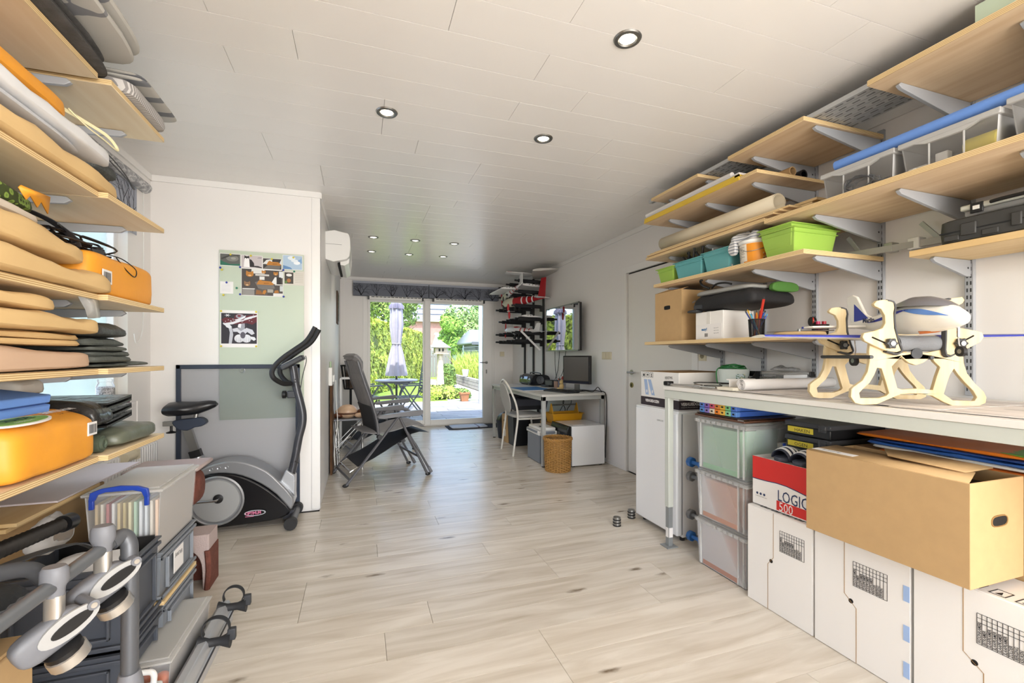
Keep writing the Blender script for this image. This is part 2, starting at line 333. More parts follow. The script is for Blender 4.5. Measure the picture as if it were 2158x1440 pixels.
w = MB().box(XL-.2, YF-.1, -.02, -1.15, YF, ZC+.02).box(2.35, YF-.1, -.02, XR+.18, YF, ZC+.02).box(-1.15, YF-.1, -.02, 2.35, YF, .3).box(-1.15, YF-.1, 2.32, 2.35, YF, ZC+.02); ST('wall_front', w, white)
# crown strips, corner strips, skirting
t = MB().box(XL, YP-.012, ZC-.045, XP+.004, YP, ZC); ST('trim_1', t, trimw, bev=.002)
t = MB().box(XP, YP+.0, ZC-.045, XP+.012, YB, ZC); ST('trim_2', t, trimw, bev=.002)
t = MB().box(XP, YB-.012, ZC-.045, XR, YB, ZC); ST('trim_3', t, trimw, bev=.002)
t = MB().box(XR-.012, -2.7, ZC-.05, XR, YB, ZC); ST('trim_4', t, trimw, bev=.002)
t = MB().box(XL, -2.7, ZC-.045, XL+.012, YP, ZC); ST('trim_5', t, trimw, bev=.002)
t = MB().box(XP-.06, YP-.008, 0, XP+.006, YP, ZC-.045).box(XP, YP-.008, 0, XP+.006, YP+.04, ZC-.045); ST('trim_6', t, trimw, bev=.002)
t = MB()
for y in (2.85, 3.62): t.box(XL, y, .0, XL+.006, y+.03, .9)
for x in (-.24, -.12): t.box(x, YB-.004, .02, x+.006, YB, 2.43)
ST('trim_7', t, trimw)
ST('baseboard_right', MB().box(XR-.008, 4.07, 0, XR, YB, .035), trimw)
# ------------------------------------------------------------------ patio door
F0, F1 = YB+.0, YB+.075
d1 = ST('door_1', MB().box(.05, F0, 0, .125, F1, 2.19).box(2.235, F0, 0, 2.28, F1, 2.19).box(.125, F0, 2.135, 2.235, F1, 2.19).box(.125, F0, 0, 2.235, F1, .028), trimw, bev=.004)
q = MB().box(.125, F0+.02, .03, .165, F1-.005, 2.133).box(1.02, F0+.02, .03, 1.05, F1-.005, 2.133).box(.165, F0+.02, .03, 1.02, F1-.005, .1).box(.165, F0+.02, 2.09, 1.02, F1-.005, 2.133); fx = P('fixed_sash', q, trimw, d1, bev=.004)
P('pane', MB().box(.165, F0+.045, .1, 1.02, F0+.05, 2.09), glass, fx)
q = MB().box(1.048, F0-.012, .015, 1.145, F1-.01, 2.14).box(2.07, F0-.012, .015, 2.24, F1-.01, 2.14).box(1.145, F0-.012, .015, 2.07, F1-.01, .103).box(1.145, F0-.012, 2.09, 2.07, F1-.01, 2.14); lf = P('sliding_leaf', q, trimw, d1, bev=.005)
P('pane', MB().box(1.145, F0+.03, .103, 2.07, F0+.035, 2.09), glass, lf)
P('handle', MB().cyl((2.13, F0-.015, 1.08), (2.13, F0-.06, 1.08), .011).cyl((2.13, F0-.055, 1.08), (2.0, F0-.055, 1.08), .009).cyl((2.13, F0-.014, 1.08), (2.13, F0-.02, 1.08), .026), steel, lf)
P('keyhole', MB().box(2.118, F0-.016, .885, 2.142, F0-.011, .955), steel, lf, bev=.003)
# interior door on the right wall
d2 = ST('door_2', MB().box(XR-.012, 3.0, 0, XR+.02, 3.07, 2.12).box(XR-.012, 4.045, 0, XR+.02, 4.115, 2.12).box(XR-.012, 3.07, 2.055, XR+.02, 4.045, 2.12), trimw, bev=.003)
P('leaf', MB().box(XR+.012, 3.078, .006, XR+.055, 4.037, 2.042), mat('door_white', 'e6e3dd', .3), d2, bev=.002)
P('gap', MB().box(XR+.03, 3.07, 2.04, XR+.1, 4.045, 2.056), gapm, d2)
P('handle', MB().cyl((XR+.012, 3.97, 1.03), (XR-.045, 3.97, 1.03), .011).cyl((XR-.04, 3.97, 1.03), (XR-.04, 3.84, 1.03), .010).cyl((XR+.012, 3.97, 1.03), (XR+.004, 3.97, 1.03), .027), chrome, d2)
P('keyhole', MB().cyl((XR+.012, 3.97, .9), (XR+.004, 3.97, .9), .027, n=20), mat('brass', 'a59a6a', .3, 1), d2); P('key_slot', MB().box(XR+.002, 3.965, .885, XR+.0045, 3.975, .91), gapm, d2)
# left window; unseen front window assumed behind the camera for its light
w1 = ST('window_1', MB().box(XL-.12, 1.95, .9, XL-.05, 2.0, 2.2).box(XL-.12, 3.45, .9, XL-.05, 3.5, 2.2).box(XL-.12, 2.0, .9, XL-.05, 3.45, .96).box(XL-.12, 2.0, 2.14, XL-.05, 3.45, 2.2).box(XL-.12, 2.7, .96, XL-.05, 2.76, 2.14), trimw, bev=.004)
P('pane', MB().box(XL-.09, 2.0, .96, XL-.085, 3.45, 2.14), glass, w1); P('sill', MB().box(XL-.05, 1.93, .88, XL+.04, 3.52, .9), trimw, w1, bev=.004)
w2 = ST('window_2', MB().box(-1.15, YF-.09, .3, -1.08, YF-.03, 2.32).box(2.28, YF-.09, .3, 2.35, YF-.03, 2.32).box(-1.08, YF-.09, .3, 2.28, YF-.03, .37).box(-1.08, YF-.09, 2.25, 2.28, YF-.03, 2.32).box(.57, YF-.09, .37, .63, YF-.03, 2.25), trimw)
P('pane', MB().box(-1.08, YF-.065, .37, 2.28, YF-.06, 2.25), glass, w2)
# ------------------------------------------------------------------ ceiling spots
lens = mat('spot_lens', 'fff1d4', .3, emit=9); names = ['front', 'middle', 'near end of the back group', 'back']
def spot(x, y, label):
    t = T('ceiling_spot', label, 'ceiling light', (x, y, ZC), 'recessed ceiling spots')
    P('ring', MB().lathe((x, y, ZC), [(.034, -.002), (.038, -.007), (.052, -.006), (.056, -.001), (.056, .0), (.034, .0)], 28), steel, t)
    P('lamp', MB().lathe((x, y, ZC), [(.001, -.0035), (.025, -.004), (.034, -.0015)], 20, caps=False), lens, t)
    l = bpy.data.lights.new('spot_light', 'SPOT'); l.energy = 7; l.spot_size = 2.2; l.spot_blend = .9; l.shadow_soft_size = .03; l.color = (1, .89, .74)
    o = bpy.data.objects.new('bulb', l); COL.objects.link(o); o.parent = t; o.location = (0, 0, -.012)
for x, y, lb in [(1.024, 1.57, 'largest round recessed ceiling spot, lit, nearest the front'), (.135, 2.45, 'lit ceiling spot on the left of the second pair'), (1.024, 2.45, 'lit ceiling spot on the right of the second pair'),
    (.14, 5.077, 'small far ceiling spot, front row of six, left'), (.585, 5.075, 'small far ceiling spot, front row of six, centre'), (1.022, 5.08, 'small far ceiling spot, front row of six, right'),
    (.14, 5.78, 'small far ceiling spot, rear row of six, left'), (.59, 5.8, 'small far ceiling spot, rear row of six, centre'), (1.02, 5.785, 'small far ceiling spot, rear row of six, right')]: spot(x, y, lb)
# ------------------------------------------------------------------ valances with printed trees
blk_print = mat('black_print', '1b1c22', .8); fab = mat('valance_grey', '70747f', .85); fabd = mat('valance_grey_light', 'a4a8b4', .85)
def branch(mb, p, ang, ln, w, dep, r, u, v, n, box):
    q = p
    for i in range(3):
        a = ang+r.uniform(-.22, .22); e = q+Vector((math.cos(a), math.sin(a)))*ln/3
        if not (box[0] < e.x < box[1] and box[2] < e.y < box[3]): return
        s = Vector((-math.sin(a), math.cos(a))); w2 = w*.8
        mb.add([u*c.x+v*c.y+n for c in (q+s*w, q-s*w, e-s*w2, e+s*w2)], [(0, 1, 2, 3)]); q = e; w = w2; ang = a
        if dep and i: branch(mb, q, ang+r.choice((-1, 1))*r.uniform(.4, .9), ln*.7, w*.8, dep-1, r, u, v, n, box)
    if dep: branch(mb, q, ang+r.uniform(-.3, .3), ln*.75, w, dep-1, r, u, v, n, box)
def valance(x0, x1, label, seed):
    z0, z1, y = 2.17, 2.402, 7.6
    t = T('valance', label, 'blind', ((x0+x1)/2, 7.66, z0), 'tree print valances over the patio door')
    P('cassette', MB().box(x0, y+.004, z0, x1, YB-.012, z1), fab, t, bev=.004)
    P('top_band', MB().box(x0, y+.001, z1-.035, x1, y+.004, z1), fabd, t)
    r = random.Random(seed); m = MB(); n = int((x1-x0)/.21)
    for i in range(n):
        x = x0+(i+.5)*(x1-x0)/n
        for a in (1.57, 1.0, 2.15): branch(m, Vector((x, z0+.003)), a, .11 if i % 2 else .085, .0075 if i % 2 == 0 else .005, 3, r, Vector((1, 0, 0)), Vector((0, 0, 1)), Vector((0, y+.002, 0)), (x0+.003, x1-.003, z0+.002, z1-.03))
    P('tree_print', m, blk_print, t, kind='stuff', smooth=False)
    P('bottom_rail', MB().box(x0+.24 if x0 < 0 else x0+.08, y+.03, z0-.05, x1-.1 if x0 < 0 else x1-.27, y+.05, z0-.0), plw, t); xa, xb = (x0+.22, x1-.08) if x0 < 0 else (x0+.06, x1-.25)
    P('end_cap', MB().box(xa, y+.025, z0-.055, xa+.03, y+.055, z0), black, t); P('end_cap', MB().box(xb-.03, y+.025, z0-.055, xb, y+.055, z0), black, t)
    m = MB(); x = xa+.06
    while x < xb-.08: m.box(x, y+.029, z0-.018, x+.05, y+.031, z0-.006); x += .062
    P('slots', m, charcoal, t, kind='stuff')
valance(-.1, 1.098, 'left grey valance printed with bare black trees above fixed pane', 2); valance(1.106, 2.33, 'right grey valance printed with bare black trees above sliding leaf', 9)
# roller blind on the left window
t = T('roller_blind', 'grey roller blind with dark branch print rolled high on left window', 'blind', (XL+.04, 2.75, 1.98))
P('roll', MB().cyl((XL+.05, 1.9, 2.315), (XL+.05, 3.62, 2.315), .036, n=18), blotch('blind_roll', ['8f8f92', 'a9a9ab', 'c9c9c9', '9a9a9d'], 16, stretch=(1, 1, 2)), t)
P('fabric', MB().box(XL+.03, 1.93, 1.98, XL+.032, 3.54, 2.3), fabd, t); m = MB(); r = random.Random(4)
for y in (2.9, 3.1, 3.3, 3.48):
    for a in (1.4, 1.0, 2.0, 2.4): branch(m, Vector((y, 1.99)), a, .2, .004, 3, r, Vector((0, 1, 0)), Vector((0, 0, 1)), Vector((XL+.0335, 0, 0)), (1.95, 3.53, 1.985, 2.29))
P('branch_print', m, blk_print, t, kind='stuff', smooth=False); P('cord', MB().tube([(XL+.045, 3.6, 2.3), (XL+.045, 3.6, 1.5), (XL+.045, 3.57, 1.33), (XL+.045, 3.5, 1.28), (XL+.045, 3.47, 1.34)], .003, 6, sub=4), plw, t)
# radiator
t = T('radiator', 'white panel radiator below the left window behind the shelving', 'radiator', (XL+.06, 2.95, .1))
P('panel', MB().box(XL+.03, 2.2, .12, XL+.045, 3.72, .64), gloss_w, t, bev=.004); m = MB(); y = 2.23
while y < 3.7: m.box(XL+.045, y, .15, XL+.085, y+.022, .61); y += .034
P('fins', m, gloss_w, t, kind='stuff', bev=.004); P('valve', MB().cyl((XL+.1, 3.2, .6), (XL+.1, 3.32, .6), .028).box(XL+.07, 3.32, .57, XL+.12, 3.36, .63), cream, t); P('foot', MB().box(XL+.03, 2.4, .0, XL+.07, 2.44, .13), gloss_w, t); P('foot', MB().box(XL+.03, 3.5, .0, XL+.07, 3.54, .13), gloss_w, t)
# switches and sockets
def plate(name, label, y, z, n, ax='x', round_=False):
    t = T(name, label, 'switch' if not round_ else 'socket', (XR, y, z-.04) if ax == 'x' else (y, YB, z-.04))
    w = .04*n+.02*(n-1)
    if ax == 'x':
        P('plate', MB().box(XR-.01, y-w, z-.042, XR, y+w, z+.042), cream, t, bev=.003)
        for i in range(n):
            yc = y+(i-(n-1)/2)*.075
            if round_:
                P('recess', MB().cyl((XR-.012, yc, z), (XR-.0095, yc, z), .023, n=20), mat('socket_recess', '8c8368', .6), t); P('pin', MB().cyl((XR-.014, yc-.008, z), (XR-.012, yc-.008, z), .003).cyl((XR-.014, yc+.008, z), (XR-.012, yc+.008, z), .003), gapm, t)
            else: P('rocker', MB().box(XR-.014, yc-.027, z-.03, XR-.01, yc+.027, z+.03), cream, t, bev=.002)
    else: P('plate', MB().box(y-.04, YB-.01, z-.042, y+.04, YB, z+.042), cream, t, bev=.003); P('rocker', MB().box(y-.028, YB-.014, z-.03, y+.028, YB-.01, z+.03), cream, t, bev=.002)
plate('light_switch', 'cream double light switch beside the white door', 4.44, 1.2, 2); plate('wall_socket', 'cream wall socket under the work shelf beside the door', 2.95, 1.2, 1, round_=True); plate('light_switch', 'cream single switch on back wall right of patio door', 2.425, 1.23, 1, 'y')
# ------------------------------------------------------------------ garden
grass = mat('lawn', '7fa03a', .9, var=.3, vs=3); pavem = mat('paver_grey', '9a9896', .8, var=.15, vs=2); leafm = blotch('hedge_leaf', ['8a9c2c', 'a9b83c', 'c6cc50', '96a834'], 3)
ST('ground', MB().box(-40, 12.2, -.3, 60, 120, -.03).box(-40, YB+.16, -.3, -2.2, 12.2, -.03).box(5.5, YB+.16, -.3, 60, 12.2, -.03), grass)
pat = ST('patio', MB().box(-2.2, YB+.16, -.3, 5.5, 12.2, -.045), mat('joint_sand', '6f6c68', .9)); r = random.Random(1); cache = []
for k in range(6):
    o = mk('paver', MB().box(-.297, -.147, -.045, .297, .147, -.02-.002*(k % 3)), [mat('paver_%d' % k, ['a09e9d', '93918f', 'aaa8a6', '8e8d8f', 'a39f9b', '9b9b9d'][k], .8, var=.12, vs=4)], (0, 0, 0), pat, bev=.004, seg=1); cache.append(o); o.location = (-1.7+k*.6, 11.9, 0)
for j in range(14):
    for i in range(12):
        if j == 13 and i < 6: continue
        o = r.choice(cache).copy(); COL.objects.link(o); o.location = (-1.7+i*.6-(j % 2)*.3, 8.05+j*.3, r.uniform(-.001, .002))
ST('path', MB().prism([(2.3, 12.25), (5.5, 12.25), (4.3, 22), (3.2, 24), (2.45, 16)], 2, -.06, -.025), mat('path_light', 'd9d5cf', .9), bpy.data.objects['ground'])
def leaves(mb, n, fn, s, r):
    for _ in range(n):
        p, nn = fn(r); nn = Vector((nn[0]+r.uniform(-.6, .6), nn[1]+r.uniform(-.6, .6), nn[2]+r.uniform(-.6, .6))).normalized(); a = nn.orthogonal().normalized(); a.rotate(Matrix.Rotation(r.uniform(0, 6.28), 3, nn)); b = nn.cross(a); l = s*r.uniform(.6, 1.3); p = Vector(p)
        mb.add([p-a*l, p+b*l*.45, p+a*l, p-b*l*.45], [(0, 1, 2, 3)])
def tree(name, label, c, rad, h0, n, ls, m, tr=.12, seed=1, group='trees beyond the garden', blobs=9):
    t = T(name, label, 'tree', (c[0], c[1], -.03), group); r = random.Random(seed)
    P('trunk', MB().cyl((c[0], c[1], -.03), (c[0], c[1], h0+rad[2]*.6), tr, tr*.5), mat('bark', '5d4c3a', .9, bump=.4, bs=12), t)
    bl = []
    for i in range(blobs):
        q = Vector((r.uniform(-1, 1), r.uniform(-1, 1), r.uniform(-.7, 1)));
        bl.append((Vector((q.x*rad[0]*.6, q.y*rad[1]*.6, q.z*rad[2]*.65)), r.uniform(.35, .55)))
    def fn(r):
        o, k = r.choice(bl); d = Vector((r.gauss(0, 1), r.gauss(0, 1), r.gauss(0, 1))).normalized(); e = r.uniform(.6, 1)
        return (c[0]+o.x+d.x*rad[0]*k*e, c[1]+o.y+d.y*rad[1]*k*e, h0+rad[2]+o.z+d.z*rad[2]*k*e), d
    mb = MB(); leaves(mb, n, fn, ls, r); P('foliage', mb, m, t, kind='stuff', smooth=False)
# hedge
t = T('hedge', 'tall clipped yellow-green conifer hedge along the left of the garden', 'hedge', (1.3, 17.5, -.03)); r = random.Random(11)
A, B = Vector((-2.86, 5.55)), Vector((2.62, 22.9)); L = (B-A).length; dv = (B-A)/L; nv = Vector((dv.y, -dv.x)); m = MB()
def hf(r):
    k = r.random(); s = r.random()*L
    if k < .8: z = r.uniform(0, 2.32); o = .35+noise.noise(Vector((s*1.5, z*1.5, 0)))*.14+r.uniform(-.06, .03); n = (nv.x, nv.y, .2)
    elif k < .93: z = 2.32+r.uniform(-.08, .06)+noise.noise(Vector((s*2, 0, 3)))*.06; o = r.uniform(-.35, .4); n = (0, 0, 1)
    else: s = L+r.uniform(-.05, .08); z = r.uniform(0, 2.3); o = r.uniform(-.35, .4); n = (dv.x, dv.y, 0)
    p = A+dv*s+nv*o; return (p.x, p.y, z), n
leaves(m, 36000, hf, .08, r); P('foliage', m, leafm, t, kind='stuff', smooth=False)
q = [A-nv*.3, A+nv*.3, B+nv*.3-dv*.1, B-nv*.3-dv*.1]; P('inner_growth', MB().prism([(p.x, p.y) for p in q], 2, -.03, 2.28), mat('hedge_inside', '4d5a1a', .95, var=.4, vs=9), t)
g1 = blotch('leaf_light', ['7d9440', '97ad55', '6b8638', 'a8b868'], 2); g2 = blotch('leaf_mid', ['5f8a32', '7aa53d', '8fb54a', '557c2c'], 1.2); g3 = blotch('leaf_soft', ['6f8f4a', '86a45c', '9cb572', '6a8a45'], 2)
tree('leafy_tree', 'airy grey-green tree behind the hedge at the left', (.9, 31, 0), (3.4, 2.2, 2.7), 2.2, 12000, .14, g1, seed=2, blobs=16)
tree('leafy_tree', 'bright green round tree in front of the white gable', (5.75, 29.5, 0), (1.15, 1.1, 1.4), 1.1, 5000, .12, g2, seed=3)
tree('leafy_tree', 'soft green tree above the shed beside the open door post', (9.2, 36, 0), (3.0, 2, 2.2), 1.0, 6000, .16, g3, seed=4)
tree('leafy_tree', 'tall slim green tree top rising right of the shed', (11.6, 42, 0), (2.0, 1.6, 3.4), 1.4, 5000, .16, g3, seed=5)
# closed parasol, table, chairs
lav = mat('parasol_cloth', 'a9a7b5', .85, var=.1, vs=6); gal = mat('grey_aluminium', '6d7076', .45); tabm = mat('table_stone', 'c9c8cc', .5)
t = T('garden_parasol', 'closed lilac-grey parasol standing in the round garden table', 'parasol', (.70, 9.3, -.02)); x, y = .70, 9.3
P('pole', MB().cyl((x, y, 0), (x, y, 2.75), .022), mat('pole_dark', '2b2d31', .5), t); P('base', MB().lathe((x, y, -.02), [(.24, 0), (.24, .04), (.06, .08), (.04, .3)], 24), gal, t)
def pr(z): return [(.80, .185), (.95, .165), (1.25, .115), (1.42, .075), (1.46, .08), (1.8, .115), (2.1, .105), (2.3, .085), (2.42, .12), (2.7, .06), (2.8, .01)]
P('canopy', MB().loft([[(x+math.cos(a)*rr*(1+.2*math.cos(8*a)), y+math.sin(a)*rr*(1+.2*math.cos(8*a)), z) for a in [2*PI*i/48 for i in range(48)]] for z, rr in pr(0)]), lav, t)
P('tie_band', MB().ring((x, y, 1.44), .083, .012), lav, t); P('ruffle', MB().loft([[(x+math.cos(a)*rr*(1+.18*math.cos(12*a)), y+math.sin(a)*rr*(1+.18*math.cos(12*a)), z) for a in [2*PI*i/48 for i in range(48)]] for z, rr in ((2.24, .10), (2.2, .125), (2.14, .13))], False), mat('ruffle', '77758a', .85), t)
t = T('garden_table', 'round grey garden table with curved legs on the patio', 'table', (.7, 9.3, -.02)); P('table_top', MB().lathe((.7, 9.3, .69), [(.03, 0), (.4, 0), (.42, .012), (.42, .026), (.40, .034), (.03, .034)], 40), tabm, t)
P('apron', MB().ring((.7, 9.3, .675), .3, .014, n=30), gal, t)
for k in range(4):
    a = PI/4+k*PI/2; cx, sx = math.cos(a), math.sin(a); P('leg', MB().tube([(.7+cx*.34, 9.3+sx*.34, .67), (.7+cx*.2, 9.3+sx*.2, .58), (.7+cx*.1, 9.3+sx*.1, .4), (.7+cx*.14, 9.3+sx*.14, .2), (.7+cx*.34, 9.3+sx*.34, -.01)], .018, 8, sub=5), gal, t)
def gchair(x, y, rz, label):
    t = T('garden_chair', label, 'chair', (0, 0, -.02), 'folding garden chairs'); W_ = .27
    for s in (-1, 1):
        P('leg', MB().tube([(.25, s*W_, .0), (-.05, s*W_, .42), (-.19, s*W_, .64)], .014, 6), gal, t); P('leg', MB().tube([(-.3, s*W_, .0), (.02, s*W_, .42), (.16, s*W_, .64)], .014, 6), gal, t)
        P('armrest', MB().box(-.26, s*W_-.03, .64, .24, s*W_+.03, .665), gal, t, bev=.006); P('back_post', MB().tube([(-.2, s*.24, .42), (-.3, s*.24, 1.1)], .014, 6), gal, t)
    for k in range(11): z = .5+k*.055; xx = -.2-.1*(z-.42)/.68; P('slat', MB().box(xx-.006, -.235, z, xx+.006, .235, z+.04), gal, t)
    for k in range(8): P('slat', MB().box(-.2+k*.06, -.26, .42, -.155+k*.06, .26, .435), gal, t)
    P('front_rail', MB().box(.22, -.27, .10, .245, .27, .125), gal, t); t.location = (x, y, -.02); t.rotation_euler.z = rz; return t
gc = gchair(.90, 8.68, PI+.08, 'grey slatted folding garden chair right of the patio table'); dup(gc, (.1, 8.75, -.02), 'grey slatted folding garden chair left of the patio table', .25)
# bird house on a birch trunk
t = T('bird_house', 'pale wooden bird house with hipped roof on a birch trunk', 'bird house', (2.65, 15.6, -.03)); x, y = 2.65, 15.6; birch = mat('birch_bark', 'bdb09d', .9, var=.35, vs=9, bump=.5, bs=20); wd = mat('weathered_wood', 'b7a894', .85, var=.15, vs=12)
P('trunk', MB().lathe((x, y, -.03), [(.19, 0), (.14, .2), (.115, .7), (.105, 1.3)], 18), birch, t); P('house', MB().box(x-.2, y-.2, 1.29, x+.2, y+.2, 1.5), wd, t, bev=.008)
m = MB(); hr = .36
P('roof', MB().lathe((x, y, 1.47), [(.38, 0), (.39, .015), (.12, .2), (.1, .22)], 6), mat('bird_roof', '8d867e', .85), t); P('finial', MB().cyl((x, y, 1.68), (x, y, 1.75), .06, .05), wd, t)
for k in (-1, 1): P('opening', MB().box(x+k*.06-.03, y-.206, 1.35, x+k*.06+.03, y-.199, 1.45), gapm, t)
P('tray', MB().box(x-.25, y-.25, 1.26, x+.25, y+.25, 1.29), wd, t)
# low planting, pots, raised bed with grasses
def bush(name, label, x0, y0, x1, y1, z1, n, ls, m, seed):
    t = T(name, label, 'shrub', ((x0+x1)/2, (y0+y1)/2, -.03)); mb = MB(); r = random.Random(seed); c = Vector(((x0+x1)/2, (y0+y1)/2, 0)); h = Vector(((x1-x0)/2, (y1-y0)/2, z1))
    def fn(r):
        d = Vector((r.gauss(0, 1), r.gauss(0, 1), abs(r.gauss(0, 1)))).normalized(); e = r.uniform(.75, 1.02); d2 = [math.copysign(abs(q)**.6, q) for q in d]
        return (c.x+d2[0]*h.x*e, c.y+d2[1]*h.y*e, d2[2]*h.z*e-.02), d
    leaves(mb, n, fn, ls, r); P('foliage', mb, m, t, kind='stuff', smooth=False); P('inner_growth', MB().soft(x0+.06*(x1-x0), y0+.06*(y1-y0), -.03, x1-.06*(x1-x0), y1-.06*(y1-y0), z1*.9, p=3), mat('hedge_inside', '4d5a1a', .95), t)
bush('low_shrub', 'low yellow-green ground cover shrub at the foot of the bird house', 1.7, 12.4, 2.75, 14.2, .34, 3500, .05, blotch('shrub_lime', ['93ad3c', 'b2c252', '7f9c34', 'c4d066'], 4), 21)
bush('low_shrub', 'small darker green shrub beside the terracotta pot', 2.62, 12.45, 3.05, 13.4, .26, 1200, .045, g2, 22)
bush('low_shrub', 'clipped dark green box hedge behind the bird house', 2.9, 17.2, 3.6, 18.2, .9, 2600, .06, blotch('shrub_dark', ['5d7f33', '4c6b2a', '7c9a4a', '68893a'], 4), 23)
t = T('flower_pot', 'square terracotta pot with a small plant on the patio edge', 'flower pot', (2.66, 11.85, -.02)); x, y = 2.66, 11.85
P('pot', MB().loft([[(x+a*w_, y+b*w_, z) for a, b in ((-1, -1), (1, -1), (1, 1), (-1, 1))] for z, w_ in ((-.02, .09), (.17, .115), (.17, .13), (.22, .13), (.22, .11), (.16, .105))]), mat('terracotta', 'a5714f', .85, var=.1), t, bev=.006)
m = MB(); r = random.Random(5); leaves(m, 70, lambda r: ((x+r.gauss(0, .06), y+r.gauss(0, .06), .22+abs(r.gauss(0, .06))), (0, 0, 1)), .035, r); P('plant', m, g3, t, kind='stuff', smooth=False)
t = T('raised_bed', 'long raised bed of grey stacked stone along the path', 'planter', (5.0, 17, -.03)); A, B = Vector((3.86, 14.6)), Vector((4.1, 22.6)); L = (B-A).length; dv = (B-A)/L; nv = Vector((dv.y, -dv.x)); sm = [mat('stone_%d' % i, c_, .9, var=.15, vs=9) for i, c_ in enumerate(('8f8c88', '9d9a96', '86837f'))]; r = random.Random(8)
me = [mk('stone', MB().box(-.195, -.1, 0, .195, .1, .115), s_, (0, 0, 0), t, bev=.01, seg=1) for s_ in sm]; ang = math.atan2(dv.y, dv.x)
for k in range(3):
    s = -.2*(k % 2)
    while s < L:
        o = me.pop() if len(me) and k == 0 and s < 1.2 else bpy.data.objects['stone'].copy()
        if not o.name in COL.objects: COL.objects.link(o)
        o.data = r.choice([bpy.data.objects[n_].data for n_ in ('stone', 'stone.001', 'stone.002') if n_ in bpy.data.objects]); p = A+dv*(s+.2)+nv*.1; o.location = (p.x-5.0, p.y-17, k*.12+.03); o.rotation_euler.z = ang; s += .4
P('soil', MB().prism([(A.x+.15, A.y), (A.x+4, A.y), (B.x+4, B.y), (B.x+.15, B.y)], 2, -.03, .28), mat('soil', '4a3b2c', .95), t)
m = MB(); r = random.Random(9)
for _ in range(2600):
    s = r.random(); p = A+dv*(s*L)-nv*0+Vector((r.uniform(.35, 2.6), 0)); h = r.uniform(.6, 1.25); b = Vector((r.gauss(0, .18), r.gauss(0, .18), 0)); w_ = Vector((r.uniform(-1, 1), r.uniform(-1, 1), 0)).normalized()*.016; q0 = Vector((p.x, p.y, .27)); q1 = q0+b*.5+Vector((0, 0, h*.6)); q2 = q0+b*1.5+Vector((0, 0, h))
    m.add([q0-w_, q0+w_, q1+w_, q1-w_, q2], [(0, 1, 2, 3), (3, 2, 4)])
S('reed_grass', 'tall bright green blades of iris grass in the raised bed', 'grass', m, blotch('iris_leaf', ['7f9d34', 'a9bd4a', 'c3cf66', '8fab3e'], 5), kind='stuff', smooth=False)
t = T('flower_pot', 'small white pot standing on the raised stone bed', 'flower pot', (4.05, 17.6, .4)); P('pot', MB().lathe((4.0, 17.6, .39), [(.1, 0), (.15, .26), (.13, .26), (.1, .1)], 20), plw, t)
# far buildings
brick = mat('pink_brick', 'b98681', .85, var=.1, vs=4); roofm = mat('roof_slate', '6b6f7c', .7); gab = mat('gable_white', 'e2ddd8', .8)
t = T('brick_house', 'pink brick house with ribbed grey roof behind the hedge', 'house', (5.0, 44, -.03))
P('wall', MB().box(4.2, 44, -.03, 8.2, 52, 4.55), brick, t); P('window', MB().box(3.4, 43.9, 2.2, 4.6, 43.99, 3.5), mat('far_glass', 'b6cbe0', .2), t); P('gutter', MB().box(3.2, 43.6, 4.5, 8.6, 43.95, 4.7), gab, t)
rib = MB(); 
P('roof', MB().add([(4.0, 43.7, 4.65), (8.7, 43.7, 4.65), (8.7, 48, 8.6), (4.9, 48, 8.6), (4.0, 52, 4.65), (8.7, 52, 4.65)], [(0, 1, 2, 3), (3, 2, 5, 4), (0, 3, 4), (1, 5, 2)]), mat('roof_light', 'c2c8d2', .5), t)
for k in range(7): f_ = k/7; P('seam', MB().tube([(4.0+f_*.9, 43.66+4.3*f_, 4.72+3.95*f_), (8.7, 43.66+4.3*f_, 4.72+3.95*f_)], .06, 4), roofm, t)
P('white_band', MB().box(4.15, 43.93, 1.9, 8.3, 43.99, 2.2), gab, t); P('downpipe', MB().cyl((6.2, 43.9, 0), (6.2, 43.9, 4.5), .09), gab, t)
t = T('gable_house', 'far house with white gable and solar panels on slate roof', 'house', (10, 55, -.03))
P('wall', MB().prism([(9.2, -.03), (9.2, 5.2), (10.6, 5.2), (13.0, 3.4), (13, -.03)], 1, 56, 64), gab, t)
P('roof', MB().add([(8.0, 55, 4.6), (11.6, 55, 4.9), (11.2, 60, 9.2), (8.0, 60, 9.2)], [(0, 1, 2, 3)]), roofm, t, solid=.15); P('gable', MB().add([(11.55, 55.2, 4.8), (11.2, 60, 9.1), (12.6, 62, 4.8)], [(0, 1, 2)]), gab, t, solid=.1)
for k in range(3): P('solar_panel', MB().add([(8.1+k*.9, 56.1, 5.9), (8.9+k*.9, 56.1, 5.9), (8.9+k*.9, 59.3, 8.75), (8.1+k*.9, 59.3, 8.75)], [(0, 1, 2, 3)]), mat('solar', '27304a', .2), t, solid=.06)
t = T('garden_shed', 'dark grey timber shed with low light roof behind the grasses', 'shed', (8.4, 27, -.03)); shm = mat('shed_boards', '62676f', .7)
for k in range(9): P('board', MB().box(6.3, 25, -.03+k*.22, 9.6, 25.05, .18+k*.22), shm, t, bev=.012, seg=1); P('board', MB().box(6.25, 25, -.03+k*.22, 6.3, 28, .18+k*.22), shm, t, bev=.012, seg=1)
P('roof', MB().add([(5.9, 24.4, 1.92), (10, 24.4, 1.98), (10, 27, 2.75), (6.4, 27, 2.75), (5.9, 29, 1.92), (10, 29, 1.98)], [(0, 1, 2, 3), (3, 2, 5, 4), (0, 3, 4)]), mat('shed_roof', '8d929b', .6), t, solid=.12); P('fascia', MB().box(5.9, 24.36, 1.82, 10, 24.42, 1.98), mat('fascia', '565b63', .6), t); P('shutter', MB().box(8.0, 24.96, .2, 8.8, 25, 1.7), gab, t)
